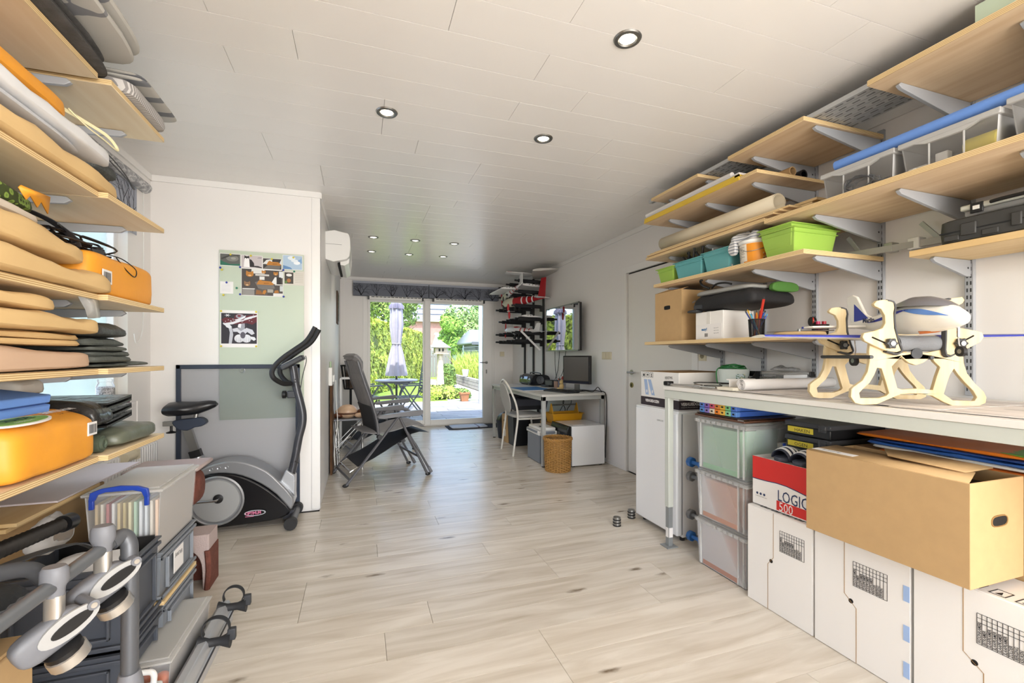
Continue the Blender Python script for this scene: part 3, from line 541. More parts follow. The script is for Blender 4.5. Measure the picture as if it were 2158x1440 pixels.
t = T('greenhouse', 'pale blue glazed greenhouse roofs beyond the shed', 'greenhouse', (7.5, 33, -.03)); gh = mat('greenhouse_glass', 'bcd0dc', .25)
P('glazing', MB().prism([(30.5, -.03), (30.5, 1.9), (32.5, 2.75), (34.5, 1.9), (34.5, -.03)], 0, 5.2, 12.5), gh, t)
for k in range(6): P('bar', MB().tube([(5.25+k*1.4, 30.45, 0), (5.25+k*1.4, 30.45, 1.92), (5.25+k*1.4, 32.5, 2.8)], .04, 4), gab, t)
P('ridge', MB().box(5.1, 32.4, 2.72, 12.6, 32.6, 2.84), gab, t)
t = T('board_fence', 'weathered grey board fence at the end of the hedge', 'fence', (3.6, 26, -.03))
for k in range(16): P('board', MB().box(2.5+k*.16, 26, -.03, 2.64+k*.16, 26.03, 1.5+.02*(k % 3)), mat('fence_grey', '77736f', .85), t)
P('rail', MB().box(2.5, 26.03, 1.1, 5.06, 26.07, 1.2), mat('fence_grey', '77736f', .85), t)
S('shutter_post', 'white upright post seen through glass at the right of the patio door', 'post', MB().box(2.86, 11.0, -.03, 3.0, 11.1, 2.6).box(3.03, 11.02, -.03, 3.09, 11.08, 2.6), mat('post_white', 'c9ced6', .4), bev=.006)
S('annex_wall', 'white outbuilding wall right of the patio beyond the door', 'wall', MB().box(3.6, YB+.2, -.03, 5.4, 10.2, 2.6), white)
# ------------------------------------------------------------------ wall tracks and shelves
slotm = mat('slot_dark', '2a2b2d', .7)
def track(side, y, z0, z1, label):
    x = XL if side < 0 else XR; s = -side
    t = T('slotted_track', label, 'wall track', (x+s*.009, y, z0), 'grey slotted wall tracks')
    P('rail', MB().box(min(x, x+s*.018), y-.016, z0, max(x, x+s*.018), y+.016, z1), greyp, t, bev=.002)
    m = MB(); z = z0+.02; xx = x+s*.0185
    while z < z1-.03:
        for dy in (-.009, .004): m.add([(xx, y+dy, z), (xx, y+dy+.005, z), (xx, y+dy+.005, z+.017), (xx, y+dy, z+.017)], [(0, 1, 2, 3)])
        z += .032
    P('slots', m, slotm, t, kind='stuff', smooth=False)
def shelf(label, side, x0, x1, y0, y1, z0, z1, ys, m, depth=.49, bh=.1, grp='plywood wall shelves'):
    """x0 wall edge, x1 free edge"""
    t = T('wall_shelf', label, 'shelf', ((x0+x1)/2, (y0+y1)/2, z0), grp)
    P('board', MB().box(min(x0, x1), y0, z0, max(x0, x1), y1, z1), m, t, bev=.0012, seg=1)
    w = XL if side < 0 else XR; s = -side; g = w+s*.019
    for y in ys:
        P('bracket', MB().prism([(g, z0-.001), (w+s*depth, z0-.001), (w+s*(depth+.012), z0-.012), (w+s*(depth-.005), z0-.024), (g+s*.03, z0-bh), (g, z0-bh)], 1, y-.008, y+.008), greyp, t, bev=.002)
        P('bracket_hole', MB().cyl((g+s*.022, y-.0085, z0-bh*.5), (g+s*.022, y+.0085, z0-bh*.5), .005, n=10), slotm, t)
RY = (2.733, 2.364, 1.998, 1.632, 1.265, .89)
for i, y in enumerate(RY): track(1, y, [1.03, 1.03, 1.02, 1.02, 1.02, 1.02][i], 2.395, ['grey slotted wall track farthest back, nearest the door', 'grey slotted wall track second from the door', 'grey slotted wall track third from the door, behind the red pot', 'grey slotted wall track fourth from the door, behind the model stand', 'grey slotted wall track holding the small pine shelf', 'grey slotted wall track at the right frame edge'][i])
sh = 'plywood shelf on the right wall, '
shelf('plywood work shelf on the right wall carrying cardboard box and pencil pot', 1, XR-.02, 2.04, 1.61, 2.90, 1.281, 1.303, RY[:4], plyR)
shelf('plywood shelf on the right wall carrying green and turquoise tubs', 1, XR-.02, 2.04, 1.613, 2.79, 1.697, 1.72, RY[:4], plyR)
shelf('long plywood shelf under the clear lidded storage boxes', 1, XR-.02, 2.04, -.3, 1.84, 1.901, 1.925, (1.632, 1.265, .89, .5), plyR)
shelf('plywood shelf under the long cream roll and loose boards', 1, XR-.02, 2.065, 1.86, 2.92, 1.925, 1.945, RY[:3], plyR)
shelf('plywood shelf with yellow taped front edge near the ceiling', 1, XR-.02, 2.04, 1.885, 2.91, 2.196, 2.216, RY[:3], plyR)
shelf('top plywood shelf farthest back under the ceiling at right', 1, XR-.02, 2.04, 2.337, 2.82, 2.343, 2.363, RY[:2], plyR)
shelf('middle top plywood shelf under the ceiling at right', 1, XR-.02, 2.04, 1.613, 2.09, 2.343, 2.365, RY[2:4], plyR)
shelf('nearest top plywood shelf in the upper right corner', 1, XR-.02, 2.04, -.3, 1.326, 2.343, 2.367, (1.265, .89, .5), plyR)
shelf('short thick pine shelf holding the black tool cases', 1, XR-.02, 2.29, -.2, 1.315, 1.632, 1.66, (1.265, .89, .5), pine, .27, .075)
LY = (2.235, 1.87, 1.49, 1.1)
for i, y in enumerate(LY): track(-1, y, .5, 2.43, ['white slotted track on left wall at the far shelf ends', 'left wall slotted track at the shelf joint', 'left wall slotted track behind the tan covers', 'left wall slotted track nearest the camera'][i])
for i, (z, nm) in enumerate(((2.11, 'top left'), (1.722, 'second left'), (1.383, 'third left'), (1.137, 'fourth left'), (.85, 'lowest left'))):
    c = ['rolled rugs', 'white and orange sacks', 'tan covers and netting', 'tan and black folded sheets', 'orange bag and blue foam'][i]
    shelf('near board of the %s plywood shelf under %s' % (nm, c), -1, XL+.02, -.815, .2, 1.838, z, z+.02, (1.49, 1.1, .7), ply, bh=.05)
    shelf('far board of the %s plywood shelf, free end towards the bike' % nm, -1, XL+.02, -.792, 1.868 if i == 0 else 1.846, 2.30, z+.001, z+.02, (2.235, 1.87), ply, bh=.05)
# ------------------------------------------------------------------ left shelves: contents
ruglt = mat('rug_light', 'c9c6bf', .9, var=.12, vs=30, bump=.3, bs=200); rugdk = mat('rug_dark', '4b4947', .9, var=.25, vs=25, bump=.3, bs=150); herr = stripes('rug_herringbone', '8e8a88', 'c6c2be', 1, 90, 0, .9, 5)
tan = mat('tan_canvas', 'd8b680', .8, var=.07, vs=5, bump=.55, bs=9, stretch=(1, .4, 1.6)); pinkb = mat('beige_canvas', 'c9a98e', .8, var=.05, vs=5, bump=.4, bs=9, stretch=(1, .4, 1.6)); whit = mat('white_sheet', 'dededf', .5, var=.04, vs=5, bump=.6, bs=9, stretch=(1, .5, 1.5))
blktarp = mat('black_tarp', '3a3b3a', .42, var=.3, vs=9, bump=.5, bs=35); gtarp = mat('grey_tarp', '4e524d', .6, var=.2, vs=8, bump=.4, bs=40); olive = mat('olive_tarp', '5c6052', .4, var=.15, vs=6, bump=.35, bs=16)
orange = mat('orange_bag', 'e69b2c', .5, var=.05, vs=4, bump=.3, bs=9); bluef = mat('blue_foam', '6a94dc', .85, bump=.08, bs=200)
m = MB().folds(-1.34, .5, 2.13, -.772, 1.9, 2.2, 3, seed=2, jit=.02); S('folded_rug', 'dark grey folded rug with frayed edges under the pale rug', 'rug', m, rugdk)
m = MB().folds(-1.34, .5, 2.209, -.70, 1.96, 2.285, 2, seed=5, jit=.02); t = T('folded_rug', 'pale rug with grey curved motifs overhanging the top left shelf', 'rug', (-1, 1.2, 2.209)); P('pile', m, stripes('rug_motif', 'b9b6af', '7d7d80', 1, 3.2, .9, .9, 9), t)
S('folded_rug', 'thick grey herringbone mat folded on the far top left shelf', 'rug', MB().folds(-1.34, 1.93, 2.131, -.765, 2.29, 2.19, 1, seed=8, amp=.004, p=5), herr)
t = T('folded_rug', 'thin banded grey and white mat on the herringbone mat', 'rug', (-1, 2.1, 2.2)); P('pile', MB().folds(-1.3, 1.97, 2.2, -.735, 2.33, 2.235, 2, seed=9, amp=.003), stripes('rug_band', 'b5b2ab', '76787c', 1, 9, .5, .9, .6), t)
# second shelf
S('folded_cover', 'tan folded canvas cover lowest on second left shelf', 'cover', MB().soft(-1.32, .6, 1.743, -.80, 2.03, 1.815, p=5, n=16, amp=.02, sc=7, seed=3), tan)
S('folded_cover', 'thin white plastic sheet hanging out between tan and white sacks', 'cover', MB().soft(-1.3, .6, 1.82, -.80, 1.78, 1.838, p=4, n=12, amp=.008, seed=13), mat('sheet_grey', 'c3c5ca', .5))
S('white_sack', 'glossy white filled sack below the orange sack', 'sack', MB().soft(-1.3, .6, 1.838, -.79, 1.93, 1.892, p=4, n=18, amp=.026, sc=8, seed=4), whit)
S('orange_sack', 'large orange sack lying highest on second left shelf', 'sack', MB().soft(-1.32, .6, 1.895, -.81, 1.73, 1.965, p=5, n=14, amp=.014, sc=5, seed=5), orange)
t = T('sack_handle', 'cream looped sack handle at the end of the orange sack', 'handle', (-.86, 1.78, 1.87)); P('loop', MB().tube([(-.83, 1.71, 1.945), (-.805, 1.75, 1.915), (-.79, 1.82, 1.905), (-.785, 1.88, 1.90), (-.79, 1.895, 1.915), (-.80, 1.86, 1.935), (-.82, 1.79, 1.94), (-.84, 1.71, 1.94)], .004, 6, sub=5, flat=(.006, .0022, 0, 1, 0)), mat('cream_strap', 'e8dfb4', .7), t)
S('plastic_pouch', 'frosted pinkish plastic pouch beneath the orange sack end', 'pouch', MB().soft(-1.15, 1.69, 1.88, -.88, 1.84, 1.935, p=3, n=8, amp=.01, seed=15), mat('pouch_pink', 'cdb9ae', .35))
t = T('mesh_bag', 'dark grey mesh bag with carrying strap on second left shelf', 'bag', (-.9, 1.86, 1.82)); P('body', MB().soft(-1.2, 1.862, 1.815, -.83, 2.02, 1.9, p=2.6, n=10, amp=.012, seed=6), blotch('mesh_grey', ['3a3c3b', '545755', '464947'], 90, kind='v'), t)
P('strap', MB().tube([(-.84, 1.88, 1.915), (-.815, 1.93, 1.885), (-.80, 1.99, 1.85), (-.80, 2.03, 1.825), (-.81, 2.06, 1.84), (-.84, 2.02, 1.885), (-.87, 1.95, 1.925), (-.9, 1.88, 1.94)], .004, 6, sub=5, flat=(.009, .002, 0, 1, 0)), charcoal, t)
S('cloth_hat', 'light blue cloth cap behind the mesh bag', 'cap', MB().ell((-1.06, 2.06, 1.92), (.12, .09, .06)), mat('cap_blue', '7e9cc9', .8))
S('paper_bag', 'pinkish paper bag end standing behind mesh bag', 'bag', MB().soft(-1.15, 2.09, 1.743, -.93, 2.16, 1.9, p=6, n=6, amp=.005, seed=2), mat('pinkish', 'd8bfae', .7))
S('orange_pouch', 'orange pouch with black stripe under the mesh bag end', 'pouch', MB().soft(-1.05, 2.0, 1.743, -.85, 2.085, 1.80, p=4, n=6, seed=3), stripes('pouch_stripe', 'dd8f1f', '1b1a1a', 1, 9, .2))
# third shelf
S('folded_cover', 'tan canvas cover lying lowest on the third left shelf', 'cover', MB().soft(-1.32, .6, 1.404, -.785, 1.95, 1.472, p=5, n=18, amp=.022, sc=7, seed=7), tan)
S('folded_cover', 'tan canvas cover with crumpled corner on top of third shelf pile', 'cover', MB().soft(-1.32, .6, 1.478, -.795, 1.80, 1.552, p=5, n=18, amp=.024, sc=8, seed=9), tan)
S('folded_cover', 'off-white folded cloth above the tan covers', 'cover', MB().soft(-1.28, .6, 1.556, -.82, 1.62, 1.592, p=4, n=14, amp=.012, seed=10), mat('offwhite_cloth', 'cfc3b3', .8))
S('spotted_bag', 'green and black spotted cloth bag on third left shelf', 'bag', MB().soft(-1.3, .7, 1.595, -.86, 1.68, 1.66, p=4, n=14, amp=.02, sc=6, seed=12), blotch('leopard_green', ['262a16', '6e8a3a', '8aa54a', '3b471f'], 42, kind='v'))
t = T('bunting', 'orange zigzag bunting lying over the green spotted bag', 'bunting', (-.93, 1.62, 1.62)); P('band', MB().add([(-.84+.002*k, 1.575+(y-1.6)*.6, 1.625+(z-1.65)*.55) for k, (y, z) in enumerate(((1.52, 1.69), (1.5, 1.672), (1.54, 1.628), (1.56, 1.655), (1.6, 1.612), (1.62, 1.648), (1.66, 1.60), (1.67, 1.69)))], [(0, 1, 2, 3, 4, 5, 6, 7)]), orange, t, solid=.003)
S('camouflage_net', 'bundled green camouflage net behind the spotted bag', 'net', MB().soft(-1.3, 1.66, 1.5, -1.0, 2.06, 1.66, p=2.2, n=14, amp=.035, sc=10, seed=14), blotch('camo', ['17301a', '2f5a2c', '5c8a4b', '203a22', '87a97a'], 22))
S('grey_cloth', 'grey cloth bundle between spotted bag and camouflage net', 'cloth', MB().soft(-1.1, 1.66, 1.55, -.93, 1.80, 1.61, p=2.4, n=8, amp=.012, seed=4), mat('cloth_grey', '8b8983', .85))
t = T('cord_bundle', 'tangled black cords and webbing above the orange parcel', 'cord', (-.95, 1.85, 1.55)); r = random.Random(6)
for k in range(14):
    pts = [(-.96+r.uniform(-.08, .1), 1.76+r.uniform(-.05, .36)*1, 1.56+r.uniform(0, .05)) for _ in range(5)]; P('cord', MB().tube(pts, .0035, 5, sub=5), black, t)
P('webbing', MB().tube([(-.93, 1.7, 1.63), (-.9, 1.76, 1.615), (-.88, 1.83, 1.585), (-.88, 1.86, 1.56)], .004, 6, sub=5, flat=(.014, .002, 1, 0, 0)), charcoal, t); P('webbing', MB().tube([(-.95, 1.97, 1.6), (-.9, 2.02, 1.6), (-.87, 2.0, 1.57), (-.88, 1.95, 1.56)], .004, 6, sub=5, flat=(.014, .002, 1, 0, 0)), charcoal, t)
P('loop', MB().tube([(-.86, 1.98, 1.562), (-.83, 2.03, 1.556), (-.815, 2.1, 1.53), (-.814, 2.09, 1.50), (-.816, 2.03, 1.515), (-.83, 1.99, 1.553)], .002, 5, sub=5), black, t)
def bars(par, x, y0, z0, w, h, nrm='x', seed=1):
    r = random.Random(seed); m = MB(); q = y0
    while q < y0+w-.002: d = r.choice((.0012, .002, .003)); m.add([(x, q, z0), (x, q+d, z0), (x, q+d, z0+h), (x, q, z0+h)], [(0, 1, 2, 3)]); q += d+r.choice((.0014, .002))
    P('barcode', m, ink, par, kind='stuff', smooth=False)
t = T('orange_parcel', 'square orange filled bag with barcode on third left shelf', 'bag', (-.97, 2.06, 1.404)); P('body', MB().soft(-1.15, 1.80, 1.404, -.815, 2.285, 1.553, p=9, n=14, amp=.009, sc=4, seed=17), orange, t)
P('sticker', MB().box(-.8155, 1.862, 1.445, -.8125, 1.922, 1.492), paper, t, bev=.0015); bars(t, -.8120, 1.868, 1.452, .045, .032, seed=2)
# fourth shelf
S('folded_cover', 'beige pink folded cover lowest on the fourth left shelf', 'cover', MB().soft(-1.3, .6, 1.158, -.80, 1.845, 1.225, p=6, n=16, amp=.016, sc=6, seed=19), pinkb)
m = MB().folds(-1.3, .6, 1.228, -.80, 1.84, 1.265, 2, seed=21, jit=.03, amp=.012, p=5); S('folded_cover', 'tan canvas cover in thin folds above the beige pink cover', 'cover', m, tan)
S('folded_cover', 'tan canvas cover with raised end fold in the middle of the pile', 'cover', MB().soft(-1.3, .6, 1.268, -.795, 1.87, 1.322, p=5, n=18, amp=.02, sc=7, seed=23), tan)
S('folded_cover', 'bulging tan canvas cover highest on the fourth left shelf', 'cover', MB().soft(-1.3, .6, 1.322, -.80, 1.66, 1.368, p=5, n=16, amp=.016, sc=6, seed=25), tan)
m = MB().folds(-1.28, 1.85, 1.158, -.82, 2.16, 1.255, 5, seed=31, jit=.035, amp=.014, p=5); S('folded_tarp', 'dark grey tarpaulin folded in many layers on the fourth shelf', 'tarp', m, gtarp)
S('folded_tarp', 'puffed black foil bag on the dark grey tarpaulin', 'tarp', MB().soft(-1.25, 1.86, 1.262, -.83, 2.10, 1.318, p=3.5, n=12, amp=.014, sc=7, seed=33), blktarp)
S('folded_tarp', 'flat black tarpaulin sticking out beside the layered tarpaulin', 'tarp', MB().soft(-1.25, 2.165, 1.158, -.83, 2.27, 1.185, p=2.6, n=10, amp=.006, seed=35), gtarp)
S('clear_bag', 'crumpled clear plastic bag hanging between tan and black bundles', 'bag', MB().add([(-.822, 1.74, 1.384), (-.818, 1.848, 1.384), (-.812, 1.845, 1.325), (-.82, 1.79, 1.318), (-.815, 1.765, 1.345)], [(0, 1, 2, 3, 4)]), frost2, solid=.001)
# lowest shelf
t = T('orange_feed_bag', 'large orange pet food bag with green oval logo on lowest shelf', 'bag', (-1, 1.62, .871)); m = MB().soft(-1.28, 1.44, .871, -.805, 1.835, 1.02, p=7, n=16, amp=.012, sc=5, seed=41)
for v in m.v: v.z += max(0, -.83-v.x)*.15*max(0, min(1, (v.z-.9)/.08))
P('body', m, orange, t); SH = Matrix(((1, 0, 0, 0), (0, 1, 0, 0), (-.15, 0, 1, -.83*.15), (0, 0, 0, 1))); sl_ = lambda x, y, z: (x, y, z+(-.83-x)*.15)
P('seal', MB().soft(-1.2, 1.425, .875, -.88, 1.452, 1.0, p=4, n=8, amp=.012, sc=12, seed=42), orange, t)
ex = mat('oval_green', '7da83c', .5); m = MB().prism([(-.853+.034*math.cos(a), 1.545+.115*math.sin(a)) for a in [2*PI*i/32 for i in range(32)]], 2, 1.0195, 1.0245); P('oval_border', m.xf(SH), paper, t)
m = MB().prism([(-.853+.028*math.cos(a), 1.545+.105*math.sin(a)) for a in [2*PI*i/32 for i in range(32)]], 2, 1.0235, 1.0255); P('oval_logo', m.xf(SH), ex, t)
text('CRUNDEL', .027, sl_(-.852, 1.485, 1.0262), (0, 1, 0), (-1, 0, .15), mat('dark_green', '2b4a1c', .6), t, bold=.001); text('comfort bed', .014, sl_(-.834, 1.50, 1.0262), (0, 1, 0), (-1, 0, .15), paper, t)
text('EMMTSCHUMI', .028, sl_(-.862, 1.668, 1.0262), (0, 1, 0), (-1, 0, .15), paper, t, bold=.001, sx=.85); text('SOFT WOOD', .02, sl_(-.838, 1.685, 1.0250), (0, 1, 0), (-1, 0, .15), mat('brown_ink', '5a2f12', .6), t, sx=.9)
text('DEMI', .035, sl_(-.86, 1.452, 1.0235), (0, 1, 0), (-1, 0, .15), mat('navy_ink', '1d2446', .6), t, bold=.002)
P('sticker', MB().box(-.806, 1.755, .948, -.8025, 1.805, .99), paper, t, bev=.0015); bars(t, -.802, 1.76, .955, .04, .028, seed=5)
S('foam_mat', 'upper light blue foam mat on the orange feed bag', 'mat', MB().box(-1.15, .7, 1.058, -.895, 1.745, 1.084).xf(rot_about((-.9, 1, 1.03), 'Y', .15)), bluef, bev=.004); S('foam_mat', 'lower light blue foam mat pressed on the orange feed bag', 'mat', MB().box(-1.15, .7, 1.030, -.89, 1.74, 1.056).xf(rot_about((-.9, 1, 1.03), 'Y', .15)), bluef, bev=.004)
S('red_bundle', 'small crumpled red bundle on top of the blue foam mats', 'bundle', MB().soft(-1.34, .9, 1.08, -1.16, 1.55, 1.115, p=3, n=8, amp=.008, seed=43), mat('red_cloth', 'b5241f', .6))
S('grey_sack', 'pale grey cloth sack behind the orange feed bag', 'sack', MB().soft(-1.3, 1.755, 1.075, -.97, 1.878, 1.125, p=4, n=10, amp=.012, seed=44), mat('sack_grey', 'c3bdb4', .85, bump=.15, bs=60))
x, y, z = -1.372, 3.17, .9005; t = T('pebble_jar', 'glass jar of black and white pebbles on the window sill behind the shelves', 'jar', (x, y, z)); P('pebbles', MB().lathe((x, y, z+.002), [(.036, .002), (.040, .115), (.028, .122)], 20), blotch('pebbles_bw', ['1c1c22', 'dcdce0', '3a3a42', 'c8c8cc'], 110, kind='v'), t); P('glass', MB().lathe((x, y, z), [(.041, 0), (.043, .125), (.034, .145), (.034, .152)], 24, caps=False), frost, t); P('lid', MB().cyl((x, y, z+.15), (x, y, z+.166), .037, n=20), frost, t)
t = T('seed_box', 'small flat printed box with green lid on the window sill', 'box', (-1.39, 3.37, .9005)); P('box', MB().box(-1.43, 3.30, .9005, -1.365, 3.44, .95), mat('box_purple', '5b3d4c', .6, var=.5, vs=40), t); P('lid', MB().box(-1.433, 3.297, .95, -1.362, 3.443, .958), mat('lid_green', '9aa83a', .5), t)
# black folded plastic: one serpentine ribbon, seen from its end
pts = []; n = 6
for i in range(n):
    z = .95+i*.0155; a, b = (1.95, 2.13) if i % 2 == 0 else (2.13, 1.95)
    for k in range(6): pts.append((a+(b-a)*k/5, z+(.02*k/5 if i % 2 == 0 else .02*(1-k/5))))
def ribbon(mb, pts, x0, x1, th, r, amp=.004):
    a = []; 
    for k, (y, z) in enumerate(pts): a.append((y, z))
    P_ = [Vector((p[0], p[1])) for p in a]; L_, R_ = [], []
    for i in range(len(P_)):
        d = (P_[min(i+1, len(P_)-1)]-P_[max(i-1, 0)]).normalized(); nn = Vector((-d.y, d.x))*th; L_.append(P_[i]+nn); R_.append(P_[i]-nn)
    loop = L_+R_[::-1]; rings = []
    for s in range(9): x = x0+(x1-x0)*s/8; rings.append([Vector((x, p.x+noise.noise(Vector((x*9, p.x*9, p.y*30)))*amp, p.y+noise.noise(Vector((x*7, p.x*9, p.y*20+5)))*amp)) for p in loop])
    return mb.loft(rings)
m = ribbon(MB(), pts, -1.22, -.84, .0035, R); m.soft(-1.22, 1.855, .945, -.83, 1.99, 1.055, p=2.6, n=10, amp=.006, seed=45); S('folded_tarp', 'glossy black plastic sheet folded like an accordion, lowest shelf', 'tarp', m, mat('black_film', '2b2a29', .22, bump=.4, bs=30))
S('folded_tarp', 'olive shiny tarpaulin folded under the black plastic sheet', 'tarp', MB().soft(-1.24, 1.95, .871, -.80, 2.275, .94, p=4, n=16, amp=.018, sc=9, seed=47), olive); S('rolled_mat', 'dark green rolled mat end beside the orange feed bag', 'mat', MB().cyl((-1.2, 1.9, .9), (-.83, 1.9, .9), .028, n=18).ring((-.829, 1.9, .9), .016, .006, 0), mat('roll_green', '4a5546', .7))
# ------------------------------------------------------------------ left floor clutter
crg = mat('crate_grey', '7f848b', .45); crd = mat('crate_dark', '4b4f57', .45); tubem = mat('tube_grey', '6f7276', .35, .5); clampm = mat('clamp_grey', '74757a', .5); clampl = mat('clamp_light', 'a9a8a6', .5); sleeve = mat('sleeve_satin', 'cfcac2', .3, .8)
def crate(label, x0, y0, z0, x1, y1, z1, m, name='storage_crate'):
    t = T(name, label, 'crate', ((x0+x1)/2, (y0+y1)/2, z0), 'stacked grey crates')
    P('body', MB().hollow(x0+.008, y0+.008, z0, x1-.008, y1-.008, z1-.006, .005, .01, .008), m, t)
    h = z1-z0; b = MB()
    for z in (z0+h*.04, z1-.03): b.box(x1-.008, y0, z, x1+.0, y1, z+.012).box(x0, y0, z, x1, y0+.008, z+.012)
    P('band', b, m, t, bev=.002, kind='stuff'); f = MB(); a, c = y0+.05, y1-.05
    for (p, q, u, v) in ((a, c, z0+h*.16, z0+h*.19), (a, c, z0+h*.80, z0+h*.83), (a, a+.007, z0+h*.16, z0+h*.83), (c-.007, c, z0+h*.16, z0+h*.83)): f.box(x1-.010, p, u, x1+.003, q, v)
    a, c = x0+.04, x1-.04
    for (p, q, u, v) in ((a, c, z0+h*.16, z0+h*.19), (a, c, z0+h*.80, z0+h*.83), (a, a+.007, z0+h*.16, z0+h*.83), (c-.007, c, z0+h*.16, z0+h*.83)): f.box(p, y0-.003, u, q, y0+.010, v)
    P('panel_rib', f, m, t, bev=.002, kind='stuff'); return t
crate('dark grey crate lowest in the near stack, below the white cloth crate', -1.02, 1.73, 0, -.70, 2.02, .262, crd); crate('dark grey crate holding white cloth, topmost in the near stack', -1.02, 1.73, .268, -.70, 2.01, .53, crd)
crate('light grey crate on the floor under the labelled crate', -1.02, 2.04, 0, -.70, 2.39, .255, crg); b = crate('light grey crate with white handwritten label under the clear file box', -1.02, 2.02, .275, -.70, 2.39, .46, crg)
P('label', MB().box(-.699, 2.12, .335, -.6975, 2.22, .425), paper, b); text('SANITAIR', .022, (-.697, 2.128, .395), (0, 1, -.1), (0, 0, 1), ink, b, sx=.85)
S('wood_strip', 'pale wooden strip between the two light grey crates', 'board', MB().box(-1.0, 2.03, .258, -.70, 2.385, .272), pine)
S('white_cloth', 'crumpled white cloth filling the dark grey crate', 'cloth', MB().soft(-1.0, 1.76, .30, -.72, 1.995, .545, p=2.4, n=10, amp=.02, sc=7, seed=51), whit)
S('black_folder', 'black plastic folder standing at the back of the dark crate', 'folder', MB().box(-.99, 1.985, .30, -.715, 1.993, .54), black)
t = T('file_box', 'clear lidded file box with blue handle full of hanging folders', 'storage box', (-.815, 2.19, .465)); P('body', MB().hollow(-.925, 2.0, .465, -.70, 2.385, .695, .003, .012), frost, t)
P('lid', MB().box(-.935, 1.99, .695, -.69, 2.395, .706).box(-.92, 2.005, .706, -.705, 2.38, .714), frost2, t, bev=.004); bl = mat('handle_blue', '1e3fa0', .35)
P('handle', MB().prism([(-.905, .685), (-.90, .715), (-.87, .727), (-.815, .733), (-.76, .727), (-.732, .715), (-.727, .685), (-.742, .685), (-.75, .706), (-.775, .714), (-.855, .714), (-.88, .706), (-.888, .685)], 1, 1.975, 1.99), bl, t, bev=.002)
for x in (-.898, -.736): P('latch', MB().box(x-.006, 1.975, .655, x+.008, 1.987, .69), bl, t, bev=.002)
cl = ['c9b48c', 'd9d2c0', 'b06a6a', 'dcdcdc', 'c9b58a', 'b9a874', 'd8cfa8', 'a8c7ad', 'd9dde3', 'cfd6dc', 'd6d0c2', 'e2c3a8']
for i, c_ in enumerate(cl): x = -.905+i*.0165; S('hanging_folder', 'hanging folder %s in the clear file box, number %s from the left' % (['tan', 'cream', 'dusty red', 'white', 'sand', 'khaki', 'pale yellow', 'mint green', 'pale blue', 'light grey', 'beige', 'peach'][i], ['one', 'two', 'three', 'four', 'five', 'six', 'seven', 'eight', 'nine', 'ten', 'eleven', 'twelve'][i]), 'folder', MB().box(x, 2.02, .472, x+.008, 2.37, .66), mat('folder_'+c_, c_, .7), group='hanging folders in the clear box')
t = T('round_sticker', 'red round sticker with yellow A4 on the clear file box', 'sticker', (-.745, 1.996, .49)); P('disc', MB().lathe((-.745, 1.999, .50), [(.001, -.002), (.022, -.002), (.022, 0), (.001, 0)], 24, ax=1), mat('sticker_red', 'c8321c', .5), t); text('A4', .024, (-.757, 1.9965, .492), (1, 0, 0), (0, 0, 1), mat('sticker_yellow', 'f2c522', .5), t, bold=.001)
S('cardboard_box', 'brown cardboard box under the loose boards behind the crates', 'box', MB().box(-1.35, 1.78, 0, -1.05, 2.42, .655), card, bev=.004)
S('loose_board', 'upper pale loose board under the lowest left shelf', 'board', MB().box(-1.36, 1.80, .672, -1.0, 2.27, .684), pine, bev=.001); S('loose_board', 'lower pale loose board under the lowest left shelf', 'board', MB().box(-1.35, 1.79, .657, -1.02, 2.25, .670), pine, bev=.001)
S('paper_sheet', 'large pale pink sheet lying on the loose boards', 'paper', MB().box(-1.35, 2.0, .686, -1.0, 2.62, .692), mat('sheet_pink', 'd9cfd2', .6))
S('clear_bag', 'crumpled clear plastic bag beside the clear file box', 'bag', MB().soft(-1.0, 1.82, .55, -.94, 1.98, .67, p=2.2, n=10, amp=.03, sc=14, seed=55), frost)
t = T('vacuum_hose', 'black ribbed vacuum hose with round end over the crates', 'hose', (-.9, 1.6, .66)); m = MB(); k0, k1 = Vector((-.885, 1.78, .672)), Vector((-.92, 1.2, .71)); rings = []
P('hose', MB().tube([k0.lerp(k1, i/120) for i in range(121)], lambda f_: .019+.0035*math.sin(f_*120*PI*.5), 14), mat('hose_black', '19191a', .3), t); P('cuff', MB().cyl((-.884, 1.79, .671), (-.882, 1.83, .668), .026, n=18), mat('hose_black', '19191a', .3), t)
t = T('cardboard_box', 'brown cardboard box printed BREEKBAAR in the lower left corner', 'box', (-.92, 1.1, 0)); P('body', MB().box(-1.15, .7, 0, -.72, 1.35, .55), card, t, bev=.004); P('flap', MB().box(-1.14, .71, .55, -.94, 1.34, .556), card, t, bev=.001); P('flap', MB().box(-.92, .71, .55, -.725, 1.34, .558), card, t, bev=.001)
text('BREEKBAAR', .085, (-.719, .78, .425), (0, 1, 0), (0, 0, 1), mat('print_brown', '3a2a1c', .7), t, bold=.001, sx=1.0); text('BREEKBAAR', .06, (-.80, 1.28, .559), (0, -1, 0), (1, 0, 0), mat('print_brown', '3a2a1c', .7), t)
t = T('black_bag', 'black nylon bag with perforated grip behind the carrier tubes', 'bag', (-.9, 1.2, .56)); P('body', MB().soft(-1.1, .85, .56, -.735, 1.42, .70, p=2.6, n=12, amp=.02, sc=6, seed=57), mat('nylon_black', '1f1f20', .6, bump=.2, bs=80), t)
P('grip', MB().tube([(-.86, .9, .742), (-.84, 1.05, .755), (-.80, 1.2, .752), (-.77, 1.27, .74)], .03, 12, sub=5), mat('grip_black', '151516', .5), t); m = MB()
for i in range(14):
    for j in (-1, 0, 1): m.ell((-.84+.028*math.cos(.5+.3*j)+i*.004-.01, 1.0+i*.017, .752+.028*math.sin(.5+.3*j)), .0022, 6, 4)
